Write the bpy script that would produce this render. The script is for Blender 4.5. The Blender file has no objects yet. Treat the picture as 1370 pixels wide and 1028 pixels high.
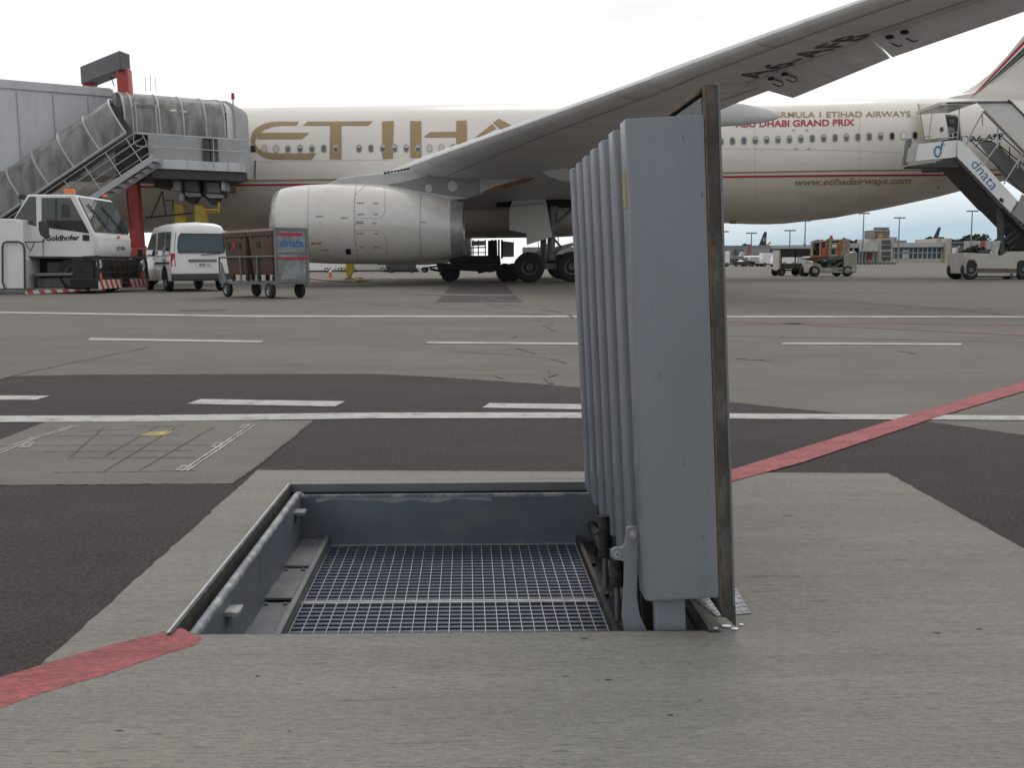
import bpy, bmesh, math, random
from mathutils import Vector, Matrix, noise as mnoise
from math import radians, sin, cos, pi, sqrt, atan2, tan

random.seed(7)
scene = bpy.context.scene
C = scene.collection

# ------------------------------------------------------------------ camera
FPX, H, PITCH, ROLL = 1300.0, 0.78, radians(7.02), radians(-0.45)
cam_data = bpy.data.cameras.new('camera')
cam_data.sensor_width = 36.0
cam_data.lens = FPX / 1370.0 * 36.0
cam_data.clip_start = 0.05
cam_data.clip_end = 9000
cam = bpy.data.objects.new('camera', cam_data)
C.objects.link(cam)
CR = Matrix.Rotation(pi / 2 - PITCH, 3, 'X') @ Matrix.Rotation(ROLL, 3, 'Z')
cam.matrix_world = Matrix.Translation((0, 0, H)) @ CR.to_4x4()
scene.camera = cam

# ------------------------------------------------------------------ world: Nishita sky under a bright broken overcast
SUN_EL, SUN_AZ = radians(48), radians(12)      # azimuth measured from +Y towards +X
world = bpy.data.worlds.new("World")
scene.world = world
world.use_nodes = True
wt = world.node_tree
wt.nodes.clear()
wo = wt.nodes.new('ShaderNodeOutputWorld')
bg = wt.nodes.new('ShaderNodeBackground')
bg.inputs['Strength'].default_value = 0.1
sky = wt.nodes.new('ShaderNodeTexSky')
sky.sky_type = 'NISHITA'
sky.sun_disc = False
sky.sun_elevation = SUN_EL
sky.sun_rotation = SUN_AZ
sky.air_density = 1.0
sky.dust_density = 2.0
tc = wt.nodes.new('ShaderNodeTexCoord')
sep = wt.nodes.new('ShaderNodeSeparateXYZ')
wt.links.new(tc.outputs['Generated'], sep.inputs[0])


def wmath(op, a, b=None, clamp=False):
    n = wt.nodes.new('ShaderNodeMath')
    n.operation = op
    n.use_clamp = clamp
    for i, v in enumerate((a, b)):
        if v is None:
            continue
        if isinstance(v, (int, float)):
            n.inputs[i].default_value = v
        else:
            wt.links.new(v, n.inputs[i])
    return n.outputs[0]


def wmix(fac, a, b):
    n = wt.nodes.new('ShaderNodeMix')
    n.data_type = 'RGBA'
    for s, v in ((n.inputs[0], fac), (n.inputs[6], a), (n.inputs[7], b)):
        if isinstance(v, (int, float)):
            s.default_value = v
        elif isinstance(v, tuple):
            s.default_value = (*v, 1)
        else:
            wt.links.new(v, s)
    return n.outputs[2]


wmp = wt.nodes.new('ShaderNodeMapping')
wmp.inputs['Scale'].default_value = (1.0, 1.0, 3.2)
wt.links.new(tc.outputs['Generated'], wmp.inputs[0])
wn = wt.nodes.new('ShaderNodeTexNoise')
wn.inputs['Scale'].default_value = 3.0
wn.inputs['Detail'].default_value = 6
wn.inputs['Roughness'].default_value = 0.55
wt.links.new(wmp.outputs[0], wn.inputs['Vector'])
# thin blue-grey cloud bank low over the horizon to the right (+X), white overcast elsewhere
low = wmath('SUBTRACT', 1.0, wmath('MULTIPLY', wmath('ABSOLUTE', wmath('SUBTRACT', sep.outputs['Z'], 0.012)), 14.0), True)
low = wmath('ADD', low, wmath('MULTIPLY', wmath('SUBTRACT', wn.outputs[0], 0.5), 0.8))
right = wmath('MULTIPLY', wmath('ADD', sep.outputs['X'], 0.02), 3.2, True)
bank = wmath('MULTIPLY', wmath('MULTIPLY', low, right, True), 1.25, True)
# brighter towards the hidden sun (+Y), duller overhead and behind the viewer
front = wmath('MULTIPLY', wmath('ADD', sep.outputs['Y'], 1.0), 0.5, True)
over = wmix(front, (8.0, 8.1, 8.3), (12.6, 12.5, 12.4))
cl = wmath('ADD', 0.90, wmath('MULTIPLY', wmath('SUBTRACT', wn.outputs[0], 0.5), 0.6))
vm = wt.nodes.new('ShaderNodeVectorMath')
vm.operation = 'SCALE'
wt.links.new(over, vm.inputs[0])
wt.links.new(cl, vm.inputs['Scale'])
cloud = wmix(bank, vm.outputs[0], (4.7, 6.3, 7.4))
fin = wmix(0.93, sky.outputs[0], cloud)
wt.links.new(fin, bg.inputs['Color'])
wt.links.new(bg.outputs[0], wo.inputs[0])

sun = bpy.data.lights.new('sun', 'SUN')
sun.energy = 0.7
sun.angle = radians(25)
sun.color = (1.0, 0.96, 0.9)
so = bpy.data.objects.new('sun', sun)
C.objects.link(so)
sd = Vector((sin(SUN_AZ) * cos(SUN_EL), cos(SUN_AZ) * cos(SUN_EL), sin(SUN_EL)))
so.rotation_euler = sd.to_track_quat('Z', 'Y').to_euler()
so.location = (0, 0, 60)

scene.view_settings.view_transform = 'Standard'
scene.view_settings.look = 'None'
scene.view_settings.exposure = 0.0
scene.view_settings.gamma = 1.0
scene.render.resolution_x = 1024
scene.render.resolution_y = 769

# ------------------------------------------------------------------ photo measuring helpers (give real positions)


def ray(px, py):
    return CR @ Vector(((px - 685) / FPX, (514 - py) / FPX, -1))


def G(px, py, z=0.0):
    d = ray(px, py)
    t = (z - H) / d.z
    return Vector((d.x * t, d.y * t, z))


def P(px, py, Y):
    d = ray(px, py)
    t = Y / d.y
    return Vector((d.x * t, Y, H + d.z * t))


# ------------------------------------------------------------------ materials
MATS = {}


def srgb(r, g, b):
    def f(c):
        c /= 255.0
        return c / 12.92 if c <= 0.04045 else ((c + 0.055) / 1.055) ** 2.4
    return (f(r), f(g), f(b))


def mat(name, col, rough=0.5, metal=0.0, var=0.12, scale=3.0, bump=0.0, bscale=40.0,
        dirt=None, dirt_amt=0.0, dirt_scale=2.0, stretch=(1, 1, 1), grain=0.0, gscale=200.0, coat=0.0,
        dirt_lo=0.52, dirt_hi=0.7, spec=0.5, specks=0.0):
    if name in MATS:
        return MATS[name]
    m = bpy.data.materials.new(name)
    m.use_nodes = True
    nt = m.node_tree
    b = nt.nodes['Principled BSDF']
    b.inputs['Roughness'].default_value = rough
    b.inputs['Metallic'].default_value = metal
    b.inputs['Coat Weight'].default_value = coat
    b.inputs['Specular IOR Level'].default_value = spec
    t = nt.nodes.new('ShaderNodeTexCoord')
    mp = nt.nodes.new('ShaderNodeMapping')
    mp.inputs['Scale'].default_value = stretch
    nt.links.new(t.outputs['Object'], mp.inputs[0])

    def nz(sc, det=5, ro=0.6):
        n = nt.nodes.new('ShaderNodeTexNoise')
        n.inputs['Scale'].default_value = sc
        n.inputs['Detail'].default_value = det
        n.inputs['Roughness'].default_value = ro
        nt.links.new(mp.outputs[0], n.inputs['Vector'])
        return n.outputs[0]

    def mr(v, a, b_, c, d):
        n = nt.nodes.new('ShaderNodeMapRange')
        nt.links.new(v, n.inputs[0])
        n.inputs[1].default_value = a
        n.inputs[2].default_value = b_
        n.inputs[3].default_value = c
        n.inputs[4].default_value = d
        return n.outputs[0]

    def mul(c, f):
        n = nt.nodes.new('ShaderNodeVectorMath')
        n.operation = 'SCALE'
        if isinstance(c, tuple):
            n.inputs[0].default_value = c
        else:
            nt.links.new(c, n.inputs[0])
        nt.links.new(f, n.inputs['Scale'])
        return n.outputs[0]

    c = tuple(col)
    out = mul(c, mr(nz(scale), 0.3, 0.7, 1 - var, 1 + var))
    if grain:
        out = mul(out, mr(nz(gscale, 2), 0.3, 0.7, 1 - grain, 1 + grain))
    if dirt is not None:
        mx = nt.nodes.new('ShaderNodeMix')
        mx.data_type = 'RGBA'
        nt.links.new(mr(nz(dirt_scale, 8, 0.65), dirt_lo, dirt_hi, 0, dirt_amt), mx.inputs[0])
        nt.links.new(out, mx.inputs[6])
        mx.inputs[7].default_value = (*dirt, 1)
        out = mx.outputs[2]
    if specks:
        out = mul(out, mr(nz(70, 2, .5), 0.70, 0.76, 1, 1 - specks))
    nt.links.new(out, b.inputs['Base Color'])
    nt.links.new(mr(nz(scale * 2.3), 0.3, 0.7, max(0.02, rough - 0.08), min(1, rough + 0.08)), b.inputs['Roughness'])
    if bump:
        bm_ = nt.nodes.new('ShaderNodeBump')
        bm_.inputs['Strength'].default_value = bump
        bm_.inputs['Distance'].default_value = 0.01
        nt.links.new(nz(bscale, 4), bm_.inputs['Height'])
        nt.links.new(bm_.outputs[0], b.inputs['Normal'])
    MATS[name] = m
    return m


def ground_mat(name, col, col2, streak=(1, 1, 1), spots=0.35, grain=0.25, gsc=140, big=0.35, bump=0.4, stain=0.35, red=False, fine=500, scratch=0.0, flecks=0.0, gst=(1, 1, 1)):
    """weathered paving: large blotches, directional streaks, aggregate grain, dark spots"""
    m = bpy.data.materials.new(name)
    m.use_nodes = True
    nt = m.node_tree
    L = nt.links
    b = nt.nodes['Principled BSDF']
    b.inputs['Roughness'].default_value = 0.9
    b.inputs['Specular IOR Level'].default_value = 0.3
    t = nt.nodes.new('ShaderNodeTexCoord')

    def nz(sc, det=5, ro=0.6, st=(1, 1, 1)):
        mp = nt.nodes.new('ShaderNodeMapping')
        mp.inputs['Scale'].default_value = st
        L.new(t.outputs['Object'], mp.inputs[0])
        n = nt.nodes.new('ShaderNodeTexNoise')
        n.inputs['Scale'].default_value = sc
        n.inputs['Detail'].default_value = det
        n.inputs['Roughness'].default_value = ro
        L.new(mp.outputs[0], n.inputs['Vector'])
        return n.outputs[0]

    def mr(v, a, b_, c, d):
        n = nt.nodes.new('ShaderNodeMapRange')
        L.new(v, n.inputs[0])
        for i, x in enumerate((a, b_, c, d)):
            n.inputs[i + 1].default_value = x
        return n.outputs[0]

    def mulc(c, f):
        n = nt.nodes.new('ShaderNodeVectorMath')
        n.operation = 'SCALE'
        L.new(c, n.inputs[0])
        L.new(f, n.inputs['Scale'])
        return n.outputs[0]
    mx = nt.nodes.new('ShaderNodeMix')
    mx.data_type = 'RGBA'
    L.new(mr(nz(0.35, 7, 0.62, (0.6, 1, 1)), 0.35, 0.65, 0, 1), mx.inputs[0])
    mx.inputs[6].default_value = (*col, 1)
    mx.inputs[7].default_value = (*col2, 1)
    out = mx.outputs[2]
    out = mulc(out, mr(nz(2.2, 6, 0.6, (0.5, 1.2, 1)), 0.3, 0.7, 1 - big * 0.4, 1 + big * 0.4))
    out = mulc(out, mr(nz(6, 6, 0.7, streak), 0.25, 0.75, 1 - big * .5, 1 + big * .5))
    out = mulc(out, mr(nz(gsc, 3, 0.7, gst), 0.3, 0.7, 1 - grain, 1 + grain))
    out = mulc(out, mr(nz(fine, 2, 0.7, gst), 0.3, 0.7, 1 - grain * .8, 1 + grain * .8))
    sp = nz(28, 3, 0.5, (streak[0] * 1.5 if streak[0] < 1 else 1, 1, 1))
    out = mulc(out, mr(sp, 0.66, 0.76, 1, 1 - spots))
    st_ = nz(0.9, 8, 0.7, (0.35, 1, 1))
    out = mulc(out, mr(st_, 0.56, 0.8, 1, 1 - stain))
    if scratch:
        sc_ = nz(1.0, 4, 0.75, (9, 210, 1))
        ms_ = nz(2.6, 5, 0.7, (.5, 1, 1))
        k1 = mr(sc_, 0.56, 0.66, 0, 1)
        k2 = mr(ms_, 0.42, 0.62, 0.05, 1)
        n_ = nt.nodes.new('ShaderNodeMath')
        n_.operation = 'MULTIPLY'
        L.new(k1, n_.inputs[0])
        L.new(k2, n_.inputs[1])
        out = mulc(out, mr(n_.outputs[0], 0, 1, 1, 1 - scratch))
        pt = nz(130, 3, .6, (.5, 1, 1))
        out = mulc(out, mr(pt, 0.67, 0.73, 1, .55))
    if flecks:
        fl = nz(165, 2, .5)
        out = mulc(out, mr(fl, 0.64, 0.70, 1, 1 + flecks))
        fl2 = nz(120, 2, .5, (1, 1, 3))
        out = mulc(out, mr(fl2, 0.62, 0.70, 1, .5))
    L.new(out, b.inputs['Base Color'])
    bp = nt.nodes.new('ShaderNodeBump')
    bp.inputs['Strength'].default_value = bump
    bp.inputs['Distance'].default_value = 0.004
    L.new(nz(90, 5, 0.7, streak), bp.inputs['Height'])
    L.new(bp.outputs[0], b.inputs['Normal'])
    MATS[name] = m
    return m


def glass_mat(name, col=(0.02, 0.03, 0.035), rough=0.06, alpha=1.0, spec=0.6):
    m = bpy.data.materials.new(name)
    m.use_nodes = True
    nt = m.node_tree
    b = nt.nodes['Principled BSDF']
    b.inputs['Base Color'].default_value = (*col, 1)
    b.inputs['Roughness'].default_value = rough
    b.inputs['Specular IOR Level'].default_value = spec
    b.inputs['Alpha'].default_value = alpha
    MATS[name] = m
    return m


M_GROUND = ground_mat('apron_asphalt', (0.162, 0.149, 0.131), (0.132, 0.121, 0.107), (0.25, 1, 1), spots=0.25, grain=0.16, gsc=60, big=0.22, stain=0.28, fine=170)
M_DARK = ground_mat('dark_asphalt', (0.048, 0.041, 0.038), (0.038, 0.033, 0.031), (1, 1, 1), spots=0.3, grain=0.42, gsc=75, big=0.26, bump=1.0, stain=0.25, fine=190, flecks=1.2)
M_SLAB = ground_mat('brushed_concrete', (0.252, 0.241, 0.216), (0.218, 0.209, 0.188), (0.06, 1.5, 1), spots=0.35, grain=0.19, gsc=120, big=0.24, bump=1.0, stain=0.18, fine=280, scratch=.75, gst=(.45, 1.5, 1))
M_SLAB2 = ground_mat('grey_concrete', (0.172, 0.162, 0.145), (0.150, 0.141, 0.127), (0.3, 1.2, 1), spots=0.3, grain=0.14, gsc=110, big=0.25, bump=0.5, stain=0.25, fine=300)
M_WLINE = mat('worn_white_paint', (0.42, 0.41, 0.385), 0.8, var=0.12, scale=8, dirt=(0.13, 0.12, 0.11), dirt_amt=0.75, dirt_scale=9, grain=0.15, gscale=120)
M_WLINE2 = mat('faded_white_paint', (0.42, 0.40, 0.37), 0.8, var=0.12, scale=8, dirt=(0.12, 0.11, 0.10), dirt_amt=0.8, dirt_scale=2.2, grain=0.1, gscale=60)
M_RLINE = mat('worn_red_paint', (0.34, 0.085, 0.09), 0.8, var=0.22, scale=7, dirt=(0.15, 0.085, 0.075), dirt_amt=0.75, dirt_scale=42, dirt_lo=.46, dirt_hi=.68, stretch=(.5, 1.4, 1), grain=0.35, gscale=110, bump=.6, bscale=90)
M_RFAINT = mat('faint_red_paint', (0.19, 0.085, 0.078), 0.85, var=0.15, scale=3, dirt=(0.14, 0.125, 0.11), dirt_amt=0.95, dirt_scale=2, dirt_lo=.42, dirt_hi=.6)
M_YPATCH = mat('yellow_ground_paint', (0.46, 0.34, 0.11), 0.8, var=0.15, scale=12, dirt=(0.17, 0.15, 0.11), dirt_amt=0.9, dirt_scale=9)
M_CRACK = mat('tar_crack', (0.035, 0.032, 0.03), 0.6, var=0.2, scale=20)
M_PATCH = ground_mat('asphalt_repair', (0.072, 0.064, 0.060), (0.060, 0.054, 0.050), (1, 1, 1), gsc=40, fine=120, big=.2)

BG_ = (0.135, 0.165, 0.205)
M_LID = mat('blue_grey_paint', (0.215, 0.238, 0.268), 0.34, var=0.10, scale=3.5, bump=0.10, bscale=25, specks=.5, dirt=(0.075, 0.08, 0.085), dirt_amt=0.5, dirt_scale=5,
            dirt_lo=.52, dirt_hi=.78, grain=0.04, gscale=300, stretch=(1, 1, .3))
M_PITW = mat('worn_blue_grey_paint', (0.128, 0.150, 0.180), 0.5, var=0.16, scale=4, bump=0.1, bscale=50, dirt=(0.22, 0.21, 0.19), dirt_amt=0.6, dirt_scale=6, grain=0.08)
M_RIMW = mat('scuffed_rim_paint', (0.17, 0.19, 0.215), 0.5, metal=0.1, var=0.15, scale=6, dirt=(0.40, 0.40, 0.38), dirt_amt=0.85, dirt_scale=22, dirt_lo=.48, dirt_hi=.6)
M_EDGE = mat('weathered_steel_edge', (0.07, 0.065, 0.06), 0.65, metal=0.2, var=0.3, scale=18, dirt=(0.19, 0.17, 0.14), dirt_amt=0.9, dirt_scale=14, bump=.4, bscale=60, stretch=(1, 1, .5))
M_STEEL = mat('galvanised_steel', (0.42, 0.43, 0.44), 0.45, metal=0.6, var=0.12, scale=12, dirt=(0.2, 0.19, 0.18), dirt_amt=0.6, dirt_scale=30)
M_GRATE = mat('dark_blue_grating', (0.068, 0.084, 0.118), 0.5, metal=0.3, var=0.15, scale=9)
M_SEAL = mat('rusty_seal', (0.15, 0.10, 0.06), 0.85, var=0.3, scale=20, dirt=(0.05, 0.045, 0.04), dirt_amt=1.0, dirt_scale=26)
M_LEDGE = mat('grimy_ledge', (0.13, 0.14, 0.15), 0.6, var=0.2, scale=10, dirt=(0.11, 0.065, 0.045), dirt_amt=0.8, dirt_scale=8, grain=.15)
M_BLACK = mat('matt_black', (0.012, 0.012, 0.013), 0.7, var=0.2)
M_RUB = mat('rubber', (0.022, 0.021, 0.021), 0.75, var=0.25, scale=8)
M_DIRTBLK = mat('greasy_black_metal', (0.025, 0.023, 0.022), 0.6, metal=.2, var=0.3, scale=9, dirt=(0.12, 0.09, 0.07), dirt_amt=.7, dirt_scale=18)

M_FUS = mat('ivory_aircraft_paint', (0.74, 0.70, 0.64), 0.32, var=0.035, scale=0.5, coat=0.25, dirt=(0.58, 0.53, 0.46), dirt_amt=0.35, dirt_scale=.7, stretch=(.5, 1, 1.4))
M_NAC = mat('champagne_nacelle_paint', (0.68, 0.65, 0.61), 0.30, metal=0.1, var=0.05, scale=1.2, coat=0.2, dirt=(0.52, 0.49, 0.45), dirt_amt=0.4, dirt_scale=1.1)
M_WING = mat('light_grey_wing_paint', (0.66, 0.66, 0.665), 0.45, var=0.06, scale=0.8, dirt=(0.46, 0.44, 0.43), dirt_amt=0.5, dirt_scale=1.2, stretch=(.4, 2, 1))
M_WLE = mat('bare_metal_leading_edge', (0.55, 0.56, 0.57), 0.28, metal=0.7, var=0.08)
M_PYL = mat('pylon_grey', (0.50, 0.51, 0.51), 0.45, var=0.05, dirt=(0.2, 0.19, 0.18), dirt_amt=.5, dirt_scale=1.5)
M_PYLD = mat('pylon_dark_grey', (0.24, 0.235, 0.23), 0.5, var=0.1)
M_GOLD = mat('gold_lettering_paint', (0.34, 0.235, 0.115), 0.4, var=0.05)
M_REDP = mat('crimson_paint', (0.42, 0.025, 0.05), 0.4, var=0.05)
M_GREENP = mat('dark_green_paint', (0.03, 0.10, 0.06), 0.4, var=0.05)
M_BLKP = mat('black_paint', (0.02, 0.02, 0.022), 0.4, var=0.05)
M_UNDER = mat('underwing_lettering_paint', (0.055, 0.055, 0.055), 0.5, var=0.15)
M_GLASSW = glass_mat('cabin_window_glass', (0.11, 0.115, 0.13), 0.15)
M_GLASSD = glass_mat('dark_glass', (0.018, 0.024, 0.026), 0.05)
M_GLASSV = glass_mat('vehicle_glass', (0.035, 0.05, 0.052), 0.04, spec=.9)
M_WFR = mat('window_frame_grey', (0.42, 0.40, 0.37), 0.4, var=0.03)
M_METAL = mat('dull_metal', (0.35, 0.35, 0.36), 0.35, metal=0.8, var=0.1)
M_LIP = mat('polished_inlet_lip', (0.50, 0.50, 0.51), 0.3, metal=0.7, var=0.06)
M_NOZ = mat('nozzle_metal', (0.48, 0.48, 0.49), 0.4, metal=0.6, var=0.2, scale=5)
M_PANEL = mat('panel_seam', (0.22, 0.21, 0.20), 0.6, var=0.1)
M_BRIDGE = mat('bridge_cladding', (0.55, 0.555, 0.57), 0.5, var=0.06, scale=1.2, dirt=(0.28, 0.28, 0.28), dirt_amt=.4, dirt_scale=1, stretch=(1, 1, .3))
M_BRIDGE2 = mat('bridge_grey', (0.30, 0.30, 0.31), 0.5, var=0.1, scale=2)
M_BRD = mat('bridge_dark', (0.05, 0.047, 0.045), 0.6, var=0.2)
M_RAIL = mat('rail_grey', (0.40, 0.41, 0.42), 0.45, metal=.3, var=0.08)
M_CANOPY = None
M_RED = mat('red_column_paint', (0.42, 0.065, 0.055), 0.5, var=0.12, scale=3, dirt=(0.2, 0.05, 0.04), dirt_amt=.5, dirt_scale=3)
M_YEL = mat('yellow_paint', (0.55, 0.40, 0.05), 0.5, var=0.15, scale=3, dirt=(0.2, 0.15, 0.06), dirt_amt=.6, dirt_scale=4)
M_HOOD = mat('dark_hood', (0.085, 0.085, 0.095), 0.6, var=0.1)
M_WHT = mat('white_vehicle_paint', (0.80, 0.80, 0.79), 0.35, var=0.04, scale=1.5, coat=.3, dirt=(0.58, 0.56, 0.52), dirt_amt=.35, dirt_scale=1.3)
M_WHT2 = mat('grimy_white_paint', (0.48, 0.465, 0.43), 0.45, var=0.07, scale=1.5, dirt=(0.26, 0.23, 0.19), dirt_amt=.6, dirt_scale=1.5)
M_DGREY = mat('dark_grey_plastic', (0.055, 0.056, 0.06), 0.6, var=0.1)
M_MGREY = mat('mid_grey_metal', (0.17, 0.18, 0.185), 0.5, metal=.2, var=0.15, dirt=(.08, .08, .08), dirt_amt=.6)
M_ORANGE = mat('amber_lamp', (0.75, 0.18, 0.02), 0.3, var=0.05)
M_REDL = mat('red_lamp', (0.45, 0.02, 0.02), 0.25, var=0.05)
M_BROWN = mat('brown_bin_plastic', (0.10, 0.058, 0.045), 0.6, var=0.1, scale=4, dirt=(.16, .11, .09), dirt_amt=.4)
M_PANELB = mat('scuffed_blue_grey_sheet', (0.27, 0.30, 0.32), 0.5, var=0.15, scale=3, dirt=(0.16, 0.13, 0.11), dirt_amt=.85, dirt_scale=2.5, dirt_lo=.46, dirt_hi=.62)
M_BLUE = mat('blue_lettering_paint', (0.02, 0.16, 0.38), 0.4, var=0.05)
M_CREAM = mat('cream_wall', (0.46, 0.42, 0.34), 0.8, var=0.06, scale=.3)
M_BGGREY = mat('terminal_grey', (0.22, 0.23, 0.24), 0.7, var=0.15, scale=.2)
M_BGLT = mat('terminal_light_grey', (0.45, 0.46, 0.46), 0.6, var=0.08, scale=.2)
M_BGGL = glass_mat('terminal_glass', (0.05, 0.07, 0.085), 0.15)
M_NAVY = mat('navy_paint', (0.03, 0.03, 0.10), 0.5, var=0.05)
M_TREE = mat('distant_foliage', (0.045, 0.062, 0.05), 0.9, var=0.4, scale=.4)
M_TRUNK = mat('bark', (0.06, 0.05, 0.04), 0.9, var=0.2)
M_ORG2 = mat('orange_steel', (0.50, 0.20, 0.07), 0.5, var=0.12)
M_CONE = mat('orange_cone', (0.60, 0.12, 0.05), 0.5, var=0.08)
M_LAMP = mat('headlamp', (0.7, 0.72, 0.75), 0.1, metal=.3, var=0.03)
M_MIRR = mat('dark_curtain', (0.035, 0.03, 0.033), 0.8, var=0.2)


def canopy_mat():
    m = bpy.data.materials.new('smoked_canopy_sheet')
    m.use_nodes = True
    nt = m.node_tree
    b = nt.nodes['Principled BSDF']
    b.inputs['Roughness'].default_value = 0.25
    b.inputs['Alpha'].default_value = 0.80
    t = nt.nodes.new('ShaderNodeTexCoord')
    mp = nt.nodes.new('ShaderNodeMapping')
    mp.inputs['Scale'].default_value = (1.5, 1.5, .4)
    n = nt.nodes.new('ShaderNodeTexNoise')
    n.inputs['Scale'].default_value = 2.0
    n.inputs['Detail'].default_value = 6
    r = nt.nodes.new('ShaderNodeValToRGB')
    r.color_ramp.elements[0].position = .3
    r.color_ramp.elements[0].color = (0.15, 0.138, 0.127, 1)
    r.color_ramp.elements[1].position = .75
    r.color_ramp.elements[1].color = (0.42, 0.41, 0.40, 1)
    nt.links.new(t.outputs['Object'], mp.inputs[0])
    nt.links.new(mp.outputs[0], n.inputs['Vector'])
    nt.links.new(n.outputs[0], r.inputs[0])
    nt.links.new(r.outputs[0], b.inputs['Base Color'])
    return m


M_CANOPY = canopy_mat()


def chevron_mat():
    m = bpy.data.materials.new('red_white_chevrons')
    m.use_nodes = True
    nt = m.node_tree
    b = nt.nodes['Principled BSDF']
    b.inputs['Roughness'].default_value = .5
    t = nt.nodes.new('ShaderNodeTexCoord')
    s = nt.nodes.new('ShaderNodeSeparateXYZ')
    nt.links.new(t.outputs['Object'], s.inputs[0])
    a = nt.nodes.new('ShaderNodeMath'); a.operation = 'ADD'
    nt.links.new(s.outputs[0], a.inputs[0]); nt.links.new(s.outputs[1], a.inputs[1])
    z = nt.nodes.new('ShaderNodeMath'); z.operation = 'MULTIPLY_ADD'
    nt.links.new(s.outputs[2], z.inputs[0]); z.inputs[1].default_value = .6
    nt.links.new(a.outputs[0], z.inputs[2])
    k = nt.nodes.new('ShaderNodeMath'); k.operation = 'MULTIPLY'; nt.links.new(z.outputs[0], k.inputs[0]); k.inputs[1].default_value = 2.7
    f = nt.nodes.new('ShaderNodeMath'); f.operation = 'FRACT'; nt.links.new(k.outputs[0], f.inputs[0])
    g = nt.nodes.new('ShaderNodeMath'); g.operation = 'GREATER_THAN'; nt.links.new(f.outputs[0], g.inputs[0]); g.inputs[1].default_value = .5
    mx = nt.nodes.new('ShaderNodeMix'); mx.data_type = 'RGBA'
    nt.links.new(g.outputs[0], mx.inputs[0])
    mx.inputs[6].default_value = (.62, .6, .58, 1)
    mx.inputs[7].default_value = (.5, .06, .04, 1)
    nt.links.new(mx.outputs[2], b.inputs['Base Color'])
    return m


M_CHEV = chevron_mat()

# ------------------------------------------------------------------ mesh helpers


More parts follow.
